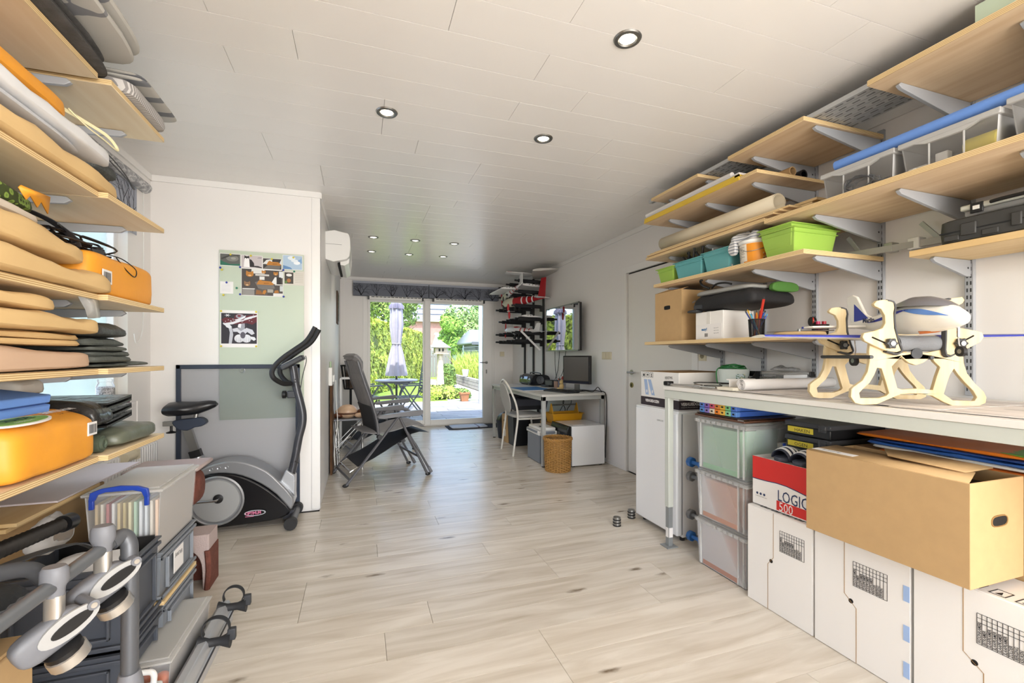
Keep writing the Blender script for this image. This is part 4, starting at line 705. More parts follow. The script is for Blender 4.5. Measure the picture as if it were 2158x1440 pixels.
P('grip_dots', m, mat('dot_grey', '9a9a9a', .5), t, kind='stuff'); P('strap', MB().tube([(-.80, 1.4, .70), (-.78, 1.5, .69), (-.75, 1.58, .675), (-.72, 1.60, .65)], .004, 6, sub=4, flat=(.02, .003, 1, 0, 0)), charcoal, t)
# bicycle carrier
t = T('bike_carrier', 'folded towbar bicycle carrier of grey tubes with clamp arms', 'bike carrier', (-.6, 1.3, 0))
P('cross_tube', MB().cyl((-.72, .86, .636), (-.585, 1.375, .737), .0155, n=18), tubem, t); P('hoop', MB().tube([(-.585, 1.375, .735), (-.572, 1.40, .742), (-.560, 1.405, .722), (-.556, 1.40, .68), (-.553, 1.395, .55), (-.552, 1.39, .38), (-.552, 1.39, .12)], .0185, 16, sub=6), mat('tube_dark', '595b5f', .4, .3), t)
P('hoop_foot', MB().lathe((-.552, 1.39, 0), [(.03, 0), (.036, .03), (.036, .14), (.028, .37), (.022, .40)], 18), clampm, t); P('base_tube', MB().cyl((-.56, 1.36, .05), (-.66, .8, .05), .03, n=14), tubem, t)
P('foam_tube', MB().tube([(-.76, 1.12, .755), (-.72, 1.2, .752), (-.685, 1.265, .735), (-.665, 1.285, .70), (-.655, 1.28, .675)], .0165, 14, sub=6), mat('foam_grey', '3f4043', .8), t)
P('ribbed_cable', MB().tube([Vector((-.70, .9, .655)).lerp(Vector((-.655, 1.22, .692)), i/60) for i in range(61)], lambda f_: .011+.002*math.sin(f_*60*PI*.5), 12), mat('cable_grey', '6d6e70', .4), t)
def clamp(x, y, z, s, rz, lb):
    g = P('clamp_arm', MB().loft([[Vector((x+math.cos(a)*.022*k, y+math.sin(a)*.018*k, zz)) for a in [2*PI*i/16 for i in range(16)]] for zz, k in ((z-.002, .8), (z+.015, .85), (z+.03, 1.15), (z+.055, 1.1), (z+.062, .9))]), clampm, t)
    P('sleeve', MB().loft([[Vector((x+math.copysign(abs(math.cos(a))**.6, math.cos(a))*.0165, y+math.copysign(abs(math.sin(a))**.6, math.sin(a))*.0135, zz)) for a in [2*PI*i/20 for i in range(20)]] for zz in (z-.058, z)]), sleeve, g)
    M = Matrix.Translation((x, y, z-.08)) @ Matrix.Rotation(rz, 4, 'Z') @ Matrix.Rotation(-.42, 4, 'Y')
    b = MB().soft(-.07, -.022, -.035, .055, .022, .035, p=3.4, n=8, low=.5, pc=4); P('jaw', b.xf(M), clampm, g)
    e = [2*PI*i/24 for i in range(24)]; b = MB().prism([(.02+.055*math.cos(a), .004+.026*math.sin(a)) for a in e], 1, -.026, -.02); P('lever', b.xf(M), clampl, g); b = MB().prism([(.024+.038*math.cos(a), .004+.013*math.sin(a)) for a in e], 1, -.029, -.025); P('lever_slot', b.xf(M), black, g)
    b = MB().cyl((.066, -.03, .012), (.066, .03, .012), .011); P('pivot', b.xf(M), clampm, g); b = MB().cyl((.066, -.032, .012), (.066, -.029, .012), .006); P('bolt', b.xf(M), sleeve, g)
    b = MB().lathe((-.005, -.005, -.075), [(.036, 0), (.036, .022), (.03, .026)], 16); P('pad', b.xf(M), sleeve, g); b = MB().lathe((-.005, -.005, -.052), [(.033, 0), (.033, .012), (.02, .02)], 16); P('pad_rubber', b.xf(M), black, g)
clamp(-.622, 1.232, .685, 1, .8, 0); clamp(-.59, 1.352, .726, 1, .8, 1)
# aluminium wheel rail with straps, low boxes
t = T('wheel_rail', 'silver aluminium wheel rail with black ratchet straps on the floor', 'rail', (-.57, 1.85, 0)); alu = mat('aluminium', 'c3c5c8', .35, .5)
P('rail', MB().prism([(-.60, .0), (-.545, .0), (-.54, .05), (-.548, .055), (-.552, .09), (-.56, .10), (-.585, .10), (-.60, .085)], 1, 1.3, 2.33), alu, t, bev=.002); P('slot', MB().box(-.546, 1.3, .047, -.5385, 2.33, .052), charcoal, t)
def strap(y, r_):
    P('wheel_strap', MB().tube([(-.53+r_*math.cos(a), y, .135+r_*1.0*math.sin(a)) for a in [-.6+i*.42 for i in range(11)]], .004, 6, sub=3, flat=(.014, .003, 0, 1, 0)), mat('strap_black', '26272a', .6), t)
    P('cradle', MB().lathe((-.535, y, .085), [(.03, -.055), (.016, -.02), (.016, .02), (.03, .055)], 14, ax=0), mat('strap_black', '26272a', .6), t); P('buckle', MB().box(-.49, y-.012, .085, -.462, y+.012, .13), charcoal, t, bev=.004)
strap(2.03, .046); strap(2.29, .04)
t = T('clear_craft_box', 'long clear lidded box with orange items on the floor', 'storage box', (-.70, 2.04, 0)); P('body', MB().hollow(-.795, 1.83, 0, -.612, 2.265, .15, .003, .012), frost, t); P('lid', MB().box(-.80, 1.822, .15, -.606, 2.272, .158).box(-.785, 1.84, .158, -.62, 2.255, .165), frost2, t, bev=.004)
S('paper_stack', 'stack of white papers inside the long clear box', 'paper', MB().box(-.775, 1.95, .02, -.635, 2.25, .13), paper)
for i, (x, y) in enumerate(((-.75, 1.87), (-.70, 1.875), (-.65, 1.87))): S('orange_ball', ['left', 'middle', 'right'][i]+' orange ball in the front of the long clear box', 'ball', MB().ell((x, y, .075), .026), mat('ball_orange', 'e06a1c', .5), group='orange balls in the clear box')
t = T('white_case', 'low white plastic case with ring handle at the bottom edge', 'case', (-.7, 1.6, 0)); P('body', MB().box(-.79, 1.42, 0, -.62, 1.8, .12), plw, t, bev=.01); P('handle', MB().tube([(-.765, 1.77, .12), (-.765, 1.775, .155), (-.74, 1.78, .163), (-.665, 1.78, .163), (-.64, 1.775, .155), (-.64, 1.77, .12)], .009, 10, sub=4), plw, t)
# cat tree
plush = mat('plush_pink', 'b9a8a4', .95, bump=.4, bs=180); fur = mat('plush_brown', '6f4034', .95, var=.15, vs=30, bump=.5, bs=150)
t = T('cat_tree', 'pinkish grey plush cat tree with arched brown lined house', 'cat tree', (-.92, 2.88, 0)); ar = [(-.84+.075*math.cos(a), .1+.11*math.sin(a)) for a in [PI*i/12 for i in range(13)]]
P('house_front', MB().prism([(-1.15, 0), (-.918, 0)]+ar[::-1]+[(-.762, 0), (-.735, 0), (-.735, .28), (-1.15, .28)], 1, 2.69, 2.705), plush, t, bev=.004); P('house_shell', MB().box(-1.15, 2.705, .26, -.735, 2.84, .28).box(-.75, 2.705, 0, -.735, 2.84, .26).box(-1.15, 2.705, 0, -1.135, 2.84, .26).box(-1.135, 2.825, 0, -.75, 2.84, .26), plush, t)
P('house_lining', MB().box(-.76, 2.706, 0, -.751, 2.82, .258).box(-1.134, 2.706, 0, -1.125, 2.82, .258).box(-1.125, 2.815, 0, -.76, 2.824, .258).box(-.7345, 2.70, .0, -.730, 2.84, .20), fur, t); P('fur_edge', MB().tube([(-.742, 2.69, .0), (-.735, 2.69, .1), (-.741, 2.69, .2)], .014, 8, sub=4), fur, t)
P('post', MB().cyl((-1.0, 2.78, .28), (-1.0, 2.78, .60), .045, n=16), mat('sisal', 'b59b72', .9), t); P('platform', MB().box(-1.12, 2.72, .60, -.79, 2.98, .622), plush, t, bev=.01); P('tunnel', MB().soft(-.94, 2.75, .40, -.80, 2.93, .599, p=2.6, n=8, amp=.008, low=.5, pc=3), fur, t)
# ------------------------------------------------------------------ pin board, pictures, leaning screen
t = T('pin_board', 'tall pale green glass pin board on the inner wall', 'pin board', (-.69, 3.815, .727)); P('panel', MB().box(-.973, 3.806, .727, -.408, 3.816, 1.977), mat('board_green', 'c0cab8', .25, spec=.4), t)
def pins(par, lst):
    for x, z, c_ in lst: P('push_pin', MB().ell((x, 3.797, z), .0075, 8, 6), mat('pin_'+c_, {'y': 'd9c83a', 'b': '2337a0', 'g': '1d7d63'}[c_], .4), par)
pins(t, [(-.965, 1.845, 'b'), (-.955, 1.83, 'y'), (-.86, 1.70, 'g'), (-.945, 1.645, 'y')])
def card_(name, label, cat, x0, z0, x1, z1, arts, pn, y=3.8045, base=None, tilt=0):
    t = T(name, label, cat, ((x0+x1)/2, y, z0), 'photographs on the pin board' if cat == 'photo' else None); P('sheet', MB().box(x0, y, z0, x1, y+.0012, z1), base or paper, t)
    m = MB(); ms = []
    for k, (c_, poly) in enumerate(arts):
        q = mat('print_'+c_, c_, .6)
        if q not in ms: ms.append(q)
        m.m(ms.index(q)).add([(x0+(x1-x0)*a, y-.0003-.00006*k, z0+(z1-z0)*b) for a, b in poly], [tuple(range(len(poly)))])
    if arts: P('print', m, ms, t, kind='stuff', smooth=False)
    pins(t, pn); return t
RC = lambda a, b, c, d: [(a, b), (c, b), (c, d), (a, d)]
EL = lambda cx, cy, rx, ry, a0=0, a1=2*PI, n=16: [(cx+rx*math.cos(a0+(a1-a0)*i/n), cy+ry*math.sin(a0+(a1-a0)*i/n)) for i in range(n)]
def cat(cx, cy, s, c1='b5782f', c2='8f5a20'): return [(c1, EL(cx, cy, s, s)), (c1, [(cx-s, cy+.3*s), (cx-.9*s, cy+1.5*s), (cx-.2*s, cy+.9*s)]), (c1, [(cx+s, cy+.3*s), (cx+.9*s, cy+1.5*s), (cx+.2*s, cy+.9*s)]), (c2, EL(cx-.4*s, cy+.15*s, .16*s, .12*s)), (c2, EL(cx+.4*s, cy+.15*s, .16*s, .12*s)), ('e0b98a', EL(cx, cy-.4*s, .4*s, .3*s)), (c2, EL(cx, cy-.25*s, .12*s, .08*s))]
LIE = lambda x, y, w, h: [('b5782f', [(x, y), (x+.1*w, y+.7*h), (x+.2*w, y+h), (x+.35*w, y+.8*h), (x+.8*w, y+.75*h), (x+w, y+.2*h), (x+.9*w, y)]), ('8f5a20', [(x+.4*w, y+.2*h), (x+.75*w, y+.3*h), (x+.7*w, y+.45*h), (x+.42*w, y+.4*h)])]
card_('photo', 'photo of a grey striped cat on green cloth, upper left corner', 'photo', -.970, 1.862, -.836, 1.953, [('5c5d5a', RC(.02, .04, .98, .96)), ('2a6a55', [(.02, .04), (.98, .04), (.98, .2), (.5, .15), (.2, .3), (.02, .45)]), ('7d7d78', EL(.6, .62, .3, .25)), ('3b3c3a', [(.1, .5), (.5, .8), (.45, .88), (.05, .6)]), ('9a9a94', EL(.65, .62, .12, .1)), ('3b3c3a', [(.5, .75), (.9, .85), (.9, .9), (.5, .82)])], [(-.90, 1.945, 'y')])
card_('photo', 'photo of a seated black and white cat on lilac card', 'photo', -.833, 1.853, -.692, 1.95, [('bfb6b8', RC(.02, .03, .98, .97)), ('f0eeee', [(.12, .08), (.42, .08), (.4, .5), (.34, .8), (.18, .8), (.14, .45)]), ('1d1b1e', [(.15, .72), (.16, .98), (.22, .9), (.32, .9), (.37, .98), (.38, .72), (.3, .78), (.26, .7), (.22, .78)]), ('2b2528', [(.4, .1), (.62, .1), (.6, .4), (.48, .66), (.38, .7)]), ('2b2528', [(.62, .1), (.98, .04), (.98, .1), (.8, .2), (.62, .2)]), ('55505a', RC(.8, .85, .96, .87)), ('55505a', RC(.76, .8, .96, .82))], [(-.768, 1.945, 'y'), (-.838, 1.856, 'b')])
card_('photo', 'photo of a ginger cat stretched on a cushion', 'photo', -.691, 1.845, -.562, 1.936, [('3a3636', RC(.02, .03, .98, .97)), ('d8d8d6', [(.0, .5), (.2, .85), (.5, .95), (.5, .5)]), ('6b6764', [(.02, .1), (.9, .15), (.95, .4), (.3, .45)]), ('cfd3d6', [(.85, .5), (.98, .95), (.98, .5)])]+LIE(.2, .42, .78, .38)+[('dcdcda', RC(.02, .03, .98, .1))], [(-.628, 1.93, 'y')], y=3.803)
card_('photo', 'pale blue watercolour of clouds over water', 'photo', -.556, 1.858, -.418, 1.97, [('a9bfd4', RC(.02, .03, .98, .97)), ('5f86b4', [(.02, .03), (.5, .03), (.4, .16), (.02, .3)]), ('dfe7ee', EL(.45, .8, .2, .14)), ('7fa3cb', [(.55, .55), (.9, .75), (.95, .9), (.98, .5), (.8, .35)]), ('e9eef2', EL(.72, .48, .17, .12)), ('dfe7ee', EL(.6, .62, .18, .1))], [(-.48, 1.952, 'y')])
card_('photo', 'large collage photo of ginger cats with white border', 'photo', -.832, 1.648, -.552, 1.852, [('4a4441', RC(.01, .02, .99, .98)), ('d9d8d4', RC(.24, .82, .55, .98)), ('b9b5ae', RC(.33, .74, .66, .8)), ('f0efec', RC(.33, .78, .66, .8)), ('d8dada', RC(.9, .7, .99, .94)), ('716c68', [(.32, .5), (.45, .58), (.75, .54), (.8, .3), (.6, .22), (.4, .28)]), ('8d8984', RC(.02, .02, .31, .26)), ('d5d4d0', RC(.03, .24, .32, .27)), ('dededb', [(.7, .46), (.8, .72), (.84, .72), (.84, .46)]), ('2b2625', RC(.84, .44, .95, .72)), ('c9c7c2', RC(.8, .42, .99, .46)), ('5c544e', RC(.33, .04, .62, .25)), ('a39d93', RC(.62, .14, .76, .26)), ('d8d6d1', RC(.76, .02, .99, .12)), ('c4c8c6', RC(.92, .2, .99, .4)), ('dcdad6', RC(.43, .6, .55, .72))]+cat(.2, .78, .09)+cat(.53, .88, .05)+cat(.82, .84, .055)+cat(.14, .42, .075, '8d6a4c', '5b4330')+LIE(.36, .42, .42, .18)+[('8a5a2c', [(.34, .06), (.36, .22), (.46, .2), (.52, .06)]), ('b5782f', [(.5, .1), (.52, .2), (.58, .24), (.6, .16), (.55, .06)]), ('a36a2a', [(.78, .12), (.8, .22), (.88, .24), (.9, .14)])], [(-.838, 1.655, 'b'), (-.548, 1.65, 'b'), (-.55, 1.852, 'b')], y=3.8035)
card_('photo', 'small card with tiny cat picture and faint writing', 'photo', -.547, 1.74, -.405, 1.85, [('cfcac0', RC(0, 0, 1, 1)), ('46413c', RC(.03, .1, .46, .88)), ('e0ddd8', EL(.25, .7, .14, .1)), ('a26a3a', EL(.24, .32, .1, .14)), ('5d7a3c', RC(.05, .12, .16, .3))]+[('aca69b', RC(.54, .2+.12*k, .94, .22+.12*k)) for k in range(6)], [(-.475, 1.845, 'g')])
card_('note', 'small white handwritten note pinned at the left of the board', 'note', -.968, 1.657, -.884, 1.746, [('b4b6c2', RC(.1, .2+.12*k, .8, .215+.12*k)) for k in range(5)], [(-.925, 1.738, 'b')])
W_ = 'dcdde2'; G_ = '9a9ba4'; K_ = '5f1f2a'
art = [('2b2730', RC(.02, .1, .98, .92)), ('b9bac2', [(.22, .1), (.3, .1), (.34, .34), (.3, .56), (.2, .58), (.25, .4)]), (W_, [(.1, .62), (.2, .66), (.3, .56), (.26, .5), (.16, .54)]), ('c9cad2', [(.32, .5), (.45, .53), (.55, .48), (.7, .53), (.86, .48), (.92, .38), (.84, .34), (.72, .42), (.6, .3), (.45, .42), (.34, .42)]), (G_, [(.46, .5), (.5, .7), (.62, .76), (.68, .66), (.64, .5), (.55, .44)]), ('e6e6ea', [(.46, .56), (.5, .68), (.56, .62), (.54, .52)]), ('3a343c', [(.64, .74), (.7, .72), (.7, .54), (.66, .5)]), (W_, EL(.5, .24, .13, .11)), (W_, EL(.7, .24, .13, .11)), ('55525c', EL(.6, .33, .07, .09)), (W_, [(.78, .3), (.92, .28), (.96, .22), (.9, .18), (.8, .24)]), (K_, [(.03, .74), (.12, .8), (.4, .78), (.7, .86), (.98, .92), (.98, .7), (.86, .62), (.7, .66), (.4, .62), (.12, .62)]), (W_, [(.06, .64), (.3, .68), (.55, .76), (.8, .84), (.98, .88), (.98, .84), (.8, .78), (.55, .7), (.32, .62), (.1, .6)]), (K_, EL(.52, .82, .15, .09)), (G_, EL(.52, .84, .11, .06)), ('7b2434', EL(.5, .85, .05, .03)), (W_, [(.36, .74), (.5, .78), (.68, .87), (.66, .8), (.5, .72)])]
rr = random.Random(3)
for k in range(26): a = rr.uniform(.08, .95); b = .66+.2*a*rr.uniform(.4, 1)+rr.uniform(-.05, .06); art.append((W_, EL(a, min(.9, b), .014, .008, n=6)))
for k in range(12): a = rr.uniform(.4, .8); art.append(('7f808a', [(a, .15), (a+.008, .15), (a+.05*(a-.6), .32)]))
for k in range(6): q = k*PI/3; art.append((W_, [(.19+.012*math.cos(q+1.5), .86+.012*math.sin(q+1.5)), (.19+.09*math.cos(q), .86+.05*math.sin(q)), (.19-.012*math.cos(q+1.5), .86-.012*math.sin(q+1.5))]))
card_('poster', 'black and white poster of a lady under a wide red hat', 'poster', -.966, 1.262, -.725, 1.536, art, [(-.96, 1.527, 'y'), (-.733, 1.528, 'y'), (-.96, 1.27, 'y'), (-.733, 1.27, 'y')])
t = T('screen_frame', 'dark navy framed insect screen leaning upright against the inner wall', 'screen', (-.82, 3.775, 0)); y0, y1 = 3.783, 3.804
for nm, b in (('rail', (-1.235, 1.105, -.435, 1.135)), ('rail', (-1.235, .02, -.435, .05)), ('stile', (-1.235, .0, -1.207, 1.135)), ('stile', (-.463, .0, -.435, 1.135))): P(nm, MB().box(b[0], y0, b[1], b[2], y1, b[3]), navy, t, bev=.003)
P('mesh', MB().box(-1.207, 3.793, .05, -.463, 3.7945, 1.105), clear('screen_mesh', '7d828e', .2, .6), t); P('pull_ring', MB().ring((-.82, 3.784, 1.09), .016, .002, 1, 20, 6), steel, t)
# ------------------------------------------------------------------ exercise bike
sil = mat('bike_silver', '9b9da1', .3, .55); bk = mat('bike_black', '141417', .25); gun = mat('bike_gunmetal', '4a4b50', .35, .4)
t = T('exercise_bike', 'grey and black upright exercise bike beside the pin board', 'exercise bike', (-.85, 3.6, 0)); ya, yb = 3.515, 3.685
def rnd(poly, k=3):
    m = len(poly); out = []
    for i in range(m):
        p0, p1, p2, p3 = [Vector(poly[(i+j) % m]) for j in (-1, 0, 1, 2)]
        for q in range(k): u = q/k; out.append(tuple(.5*((2*p1)+(p2-p0)*u+(2*p0-5*p1+4*p2-p3)*u*u+(3*p1-p0-3*p2+p3)*u**3)))
    return out
P('shell', MB().prism(rnd([(-1.10, .06), (-1.10, .3), (-1.03, .39), (-.94, .405), (-.85, .40), (-.76, .37), (-.66, .31), (-.56, .225), (-.465, .115), (-.50, .065), (-.6, .045), (-.85, .035), (-1.02, .035)]), 1, ya, yb), bk, t, bev=.012)
P('silver_shroud', MB().prism(rnd([(-1.05, .38), (-1.0, .44), (-.93, .47), (-.85, .483), (-.74, .466), (-.615, .40), (-.53, .31), (-.445, .195), (-.452, .125), (-.47, .118), (-.55, .225), (-.65, .312), (-.76, .375), (-.86, .402), (-.95, .404)], 2), 1, ya-.006, yb+.006), sil, t, bev=.014)
P('disc', MB().lathe((-.915, ya, .222), [(.163, 0), (.168, -.012), (.158, -.018), (.150, -.010), (.148, -.004), (.02, -.006)], 48, ax=1), sil, t); P('inner_disc', MB().lathe((-.915, ya, .222), [(.142, -.004), (.138, -.012), (.03, -.014)], 40, ax=1), mat('disc_grey', 'a5a6a6', .4, .2), t)
P('hub', MB().lathe((-.90, ya-.012, .238), [(.028, 0), (.03, -.014), (.012, -.018)], 24, ax=1), black, t); P('crank', MB().tube([(-.90, ya-.02, .238), (-.90, ya-.045, .238), (-.915, ya-.055, .234), (-1.05, ya-.058, .236)], .0075, 8, sub=3), chrome, t); P('pedal', MB().box(-1.10, ya-.14, .225, -1.02, ya-.06, .25), black, t, bev=.006)
for x, z in ((-.945, .435), (-.90, .442), (-.853, .443)): P('screw_cap', MB().lathe((x, ya-.008, z), [(.010, .002), (.010, -.004), (.005, -.002)], 14, ax=1), sil, t)
P('neck', MB().prism([(-.537, .305), (-.498, .385), (-.438, .34), (-.44, .19)], 1, 3.555, 3.645), mat('neck_silver', 'b4b6ba', .35, .4), t, bev=.008)
P('column', MB().tube([(-.468, 3.6, .345), (-.442, 3.6, .47), (-.42, 3.6, .6), (-.397, 3.6, .7), (-.395, 3.6, .78), (-.412, 3.6, .87), (-.435, 3.6, .97), (-.458, 3.6, 1.125)], .03, 14, sub=5, flat=(.027, .036, 1, 0, 0)), gun, t)
for x, z in ((-.437, .44), (-.462, .425), (-.42, .43), (-.44, 1.01), (-.436, 1.03)): P('bolt', MB().cyl((x, 3.56, z), (x, 3.572, z), .006, n=10), black, t)
P('tension_knob', MB().lathe((-.50, 3.6, .92), [(.02, -.03), (.028, -.026), (.028, -.004), (.02, 0)], 16, ax=0), black, t); P('tension_box', MB().box(-.495, 3.58, .895, -.435, 3.62, .945), charcoal, t, bev=.006)
for s in (-1, 1): P('handlebar', MB().tube([(-.47, 3.6+s*.03, 1.0), (-.51, 3.6+s*.1, 1.005), (-.555, 3.6+s*.16, 1.045), (-.568, 3.6+s*.165, 1.085), (-.55, 3.6+s*.165, 1.13), (-.50, 3.6+s*.165, 1.185), (-.43, 3.6+s*.165, 1.24), (-.365, 3.6+s*.165, 1.29), (-.33, 3.6+s*.165, 1.335), (-.295, 3.6+s*.165, 1.402)], .0165, 12, sub=5), mat('grip_foam', '18181a', .65), t)
b = MB().box(-.54, 3.53, -.018, -.375, 3.67, .018).xf(rot_about((-.46, 3.6, 0), 'Y', -.52)); b.xf(Matrix.Translation((0, 0, 1.15))); P('console', b, charcoal, t, bev=.01); b = MB().box(-.525, 3.545, .0185, -.39, 3.655, .022).xf(rot_about((-.46, 3.6, 0), 'Y', -.52)); b.xf(Matrix.Translation((0, 0, 1.15))); P('console_face', b, sil, t)
P('sensor_cable', MB().tube([(-.375, 3.6, 1.2), (-.37, 3.6, 1.16), (-.395, 3.6, 1.05), (-.41, 3.6, .95)], .003, 6, sub=4), black, t)
sd = [(-1.215, .80), (-1.21, .845), (-1.19, .878), (-1.15, .89), (-1.09, .885), (-1.04, .883), (-.98, .89), (-.95, .885), (-.933, .855), (-.95, .842), (-1.0, .822), (-1.05, .80), (-1.12, .795)]
def hw(x): return .115 if x < -1.1 else .115-.085*min(1, (x+1.1)/.12)
P('saddle', MB().loft([[Vector((x, 3.6+hw(x)*f_, zc+hh*g_)) for f_, g_ in [(math.cos(a), math.sin(a)) for a in [2*PI*i/20 for i in range(20)]]] for x, zc, hh in ((-1.217, .838, .036), (-1.205, .84, .046), (-1.15, .842, .048), (-1.09, .842, .045), (-1.04, .845, .042), (-.98, .86, .033), (-.945, .866, .022), (-.934, .864, .008))]), mat('saddle_black', '17181c', .35), t)
P('saddle_stem', MB().cyl((-1.06, 3.6, .77), (-1.055, 3.6, .81), .014), steel, t); P('seat_bracket', MB().prism(rnd([(-1.18, .765), (-1.08, .775), (-1.02, .778), (-.99, .745), (-1.02, .72), (-1.06, .715), (-1.10, .695), (-1.15, .705), (-1.18, .735)], 2), 1, 3.57, 3.63), navy, t, bev=.005)
P('slider', MB().box(-1.245, 3.585, .728, -1.165, 3.615, .76), steel, t, bev=.002); P('slider_knob', MB().lathe((-1.2, 3.6, .68), [(.028, 0), (.03, .006), (.008, .014), (.008, .05)], 16), black, t)
P('seat_post', MB().tube([(-1.105, 3.6, .70), (-1.06, 3.6, .54)], .03, 4, flat=(.034, .024, 1, 0, 0)), steel, t); P('post_sleeve', MB().tube([(-1.066, 3.6, .555), (-1.05, 3.6, .50)], .036, 4, flat=(.046, .034, 1, 0, 0)), black, t); P('post_collar', MB().tube([(-1.05, 3.6, .51), (-1.03, 3.6, .44)], .04, 12), sil, t)
P('front_foot', MB().cyl((-.45, 3.44, .045), (-.45, 3.74, .045), .028, n=16), gun, t)
for y in (3.40, 3.735): P('foot_cap', MB().cyl((-.45, y, .045), (-.45, y+.045, .045), .042, n=16), dark, t)
P('rear_foot', MB().cyl((-1.1, 3.42, .045), (-1.1, 3.74, .045), .03, n=16), gun, t); P('foot_strut', MB().box(-.52, 3.57, .03, -.45, 3.63, .09), gun, t)
pk = mat('logo_pink', 'd77a9c', .4); b = MB().prism([(-.682+.066*math.cos(a), .117+.020*math.sin(a)) for a in [2*PI*i/30 for i in range(30)]], 1, ya-.0145, ya-.012, holes=[[(-.682+.058*math.cos(a), .117+.0155*math.sin(a)) for a in [2*PI*i/30 for i in range(30)]]]); P('logo_ring', b, mat('logo_grey', 'b9bcc2', .4), t); text('OPTIMUM', .03, (-.741, ya-.0155, .106), (1, 0, .03), (.1, 0, 1), pk, t, bold=.0012, sx=.72); P('logo_bar', MB().box(-.742, ya-.015, .094, -.69, ya-.0125, .098), pk, t)
# ------------------------------------------------------------------ far room, left side
t = T('air_conditioner', 'white wall air conditioner high on the far left wall', 'air conditioner', (XP+.1, 4.8, 2.06)); acw = mat('ac_white', 'e6e6e4', .3)
P('casing', MB().prism(rnd([(XP, 2.08), (XP, 2.335), (XP+.16, 2.335), (XP+.2, 2.32), (XP+.212, 2.25), (XP+.205, 2.12), (XP+.14, 2.08)], 2), 1, 4.42, 5.22), acw, t, bev=.004)
P('louvre', MB().prism([(XP+.12, 2.08), (XP+.205, 2.115), (XP+.20, 2.07), (XP+.16, 2.045), (XP+.125, 2.05)], 1, 4.5, 5.2), acw, t, bev=.003); P('vent_slot', MB().box(XP+.10, 4.5, 2.05, XP+.122, 5.2, 2.079), gapm, t); P('panel_seam', MB().box(XP, 4.4185, 2.22, XP+.14, 4.4195, 2.222), charcoal, t)
t = T('wall_plaque', 'dark wooden plaque hanging on far left wall near the back', 'plaque', (XP+.02, 6.55, 1.64)); wdk = mat('dark_wood', '4a3524', .5, var=.2, vs=10)
P('frame', MB().box(XP, 6.42, 1.63, XP+.02, 6.68, 2.07), wdk, t, bev=.006); P('picture', MB().box(XP+.02, 6.45, 1.67, XP+.024, 6.65, 2.03), blotch('plaque_print', ['2e3325', '57512f', '3c4a3a', '7a6a48'], 12), t)
# recliners
arm = mat('recliner_frame', '65666b', .4, .3); pad = mat('recliner_pad', '858486', .85, var=.08, vs=18, bump=.15, bs=120); armp = mat('armrest', '7a7b80', .35); sling = mat('sling', '2b2e34', .75)
A0 = Vector((-.118, 4.339)); M = Matrix.Translation((A0.x, A0.y, 0)) @ Matrix.Rotation(math.atan2(.24, .971), 4, 'Z'); WD = .6
t = T('recliner_chair', 'grey padded reclining camping chair nearest the camera', 'recliner', (.15, 4.75, 0), 'grey reclining camping chairs')
def rp(name, mb, m, par=None, **k): return P(name, mb.xf(M), m, par or t, **k)
for w_, s in ((.02, 1), (WD-.02, -1)):
    rp('leg', MB().tube([(0, w_, .012), (.25, w_, .31), (.485, w_, .60)], .013, 8, flat=(.016, .012, 0, 1, 0)), arm); rp('leg', MB().tube([(.791, w_, .012), (.65, w_, .30), (.505, w_, .60)], .013, 8, flat=(.016, .012, 0, 1, 0)), arm)
    rp('foot_cap', MB().ell((0, w_, .016), (.028, .016, .016)), dark); rp('foot_cap', MB().ell((.795, w_, .016), (.028, .016, .016)), dark)
    rp('armrest', MB().prism(rnd([(.29, .612), (.32, .635), (.5, .648), (.70, .662), (.735, .655), (.73, .622), (.69, .606), (.5, .61), (.35, .60)], 2), 1, w_-.03, w_+.03), armp, bev=.008)
    rp('brace', MB().tube([(.60, w_+s*.045, .44), (.70, w_+s*.045, .28), (.845, w_+s*.045, .02)], .011, 8), arm); rp('brace_cap', MB().tube([(.82, w_+s*.045, .07), (.85, w_+s*.045, .016)], .017, 8), armp)
    rp('back_tube', MB().tube([(.31, w_+s*.03, .43), (.285, w_+s*.03, .62), (.20, w_+s*.03, .88), (.15, w_+s*.03, 1.03), (.115, w_+s*.03, 1.15)], .013, 8, sub=3), arm)
rp('cross_tube', MB().cyl((.04, .02, .06), (.04, WD-.02, .06), .011), arm); rp('cross_tube', MB().cyl((.70, .02, .2), (.70, WD-.02, .2), .011), arm)
def padsurf(path, w0, w1, th, n=10):
    mb = MB(); Pp = []
    path = [Vector(p) for p in path]
    rings = []
    for i, p in enumerate(path):
        d = (path[min(i+1, len(path)-1)]-path[max(i-1, 0)]).normalized(); nn = Vector((-d.y, d.x)); rg = []
        thk = th*(.45 if i in (0, len(path)-1) else 1)*(1-.18*(i % 2))
        for k in range(n+1): f_ = k/n; e = (1-abs(2*f_-1)**6)**.5 if 0 < k < n else .2; q = p+nn*thk*e; rg.append(Vector((q.x, w0+(w1-w0)*f_, q.y)))
        for k in range(n, -1, -1): f_ = k/n; e = (1-abs(2*f_-1)**6)**.5 if 0 < k < n else .2; q = p-nn*thk*.6*e; rg.append(Vector((q.x, w0+(w1-w0)*f_, q.y)))
        rings.append(rg)
    return mb.loft(rings)
rp('back_pad', padsurf([(.30, .47), (.295, .55), (.28, .65), (.25, .74), (.22, .83), (.19, .91), (.165, .99), (.15, 1.05)], .06, WD-.06, .022), pad)
rp('headrest', padsurf([(.168, 1.0), (.165, 1.06), (.16, 1.12), (.135, 1.17), (.10, 1.2), (.085, 1.195)], .07, WD-.07, .04), pad); rp('seat_pad', padsurf([(.17, .48), (.26, .462), (.36, .46), (.46, .472), (.56, .495), (.66, .512), (.74, .50), (.78, .482)], .05, WD-.05, .025), pad)
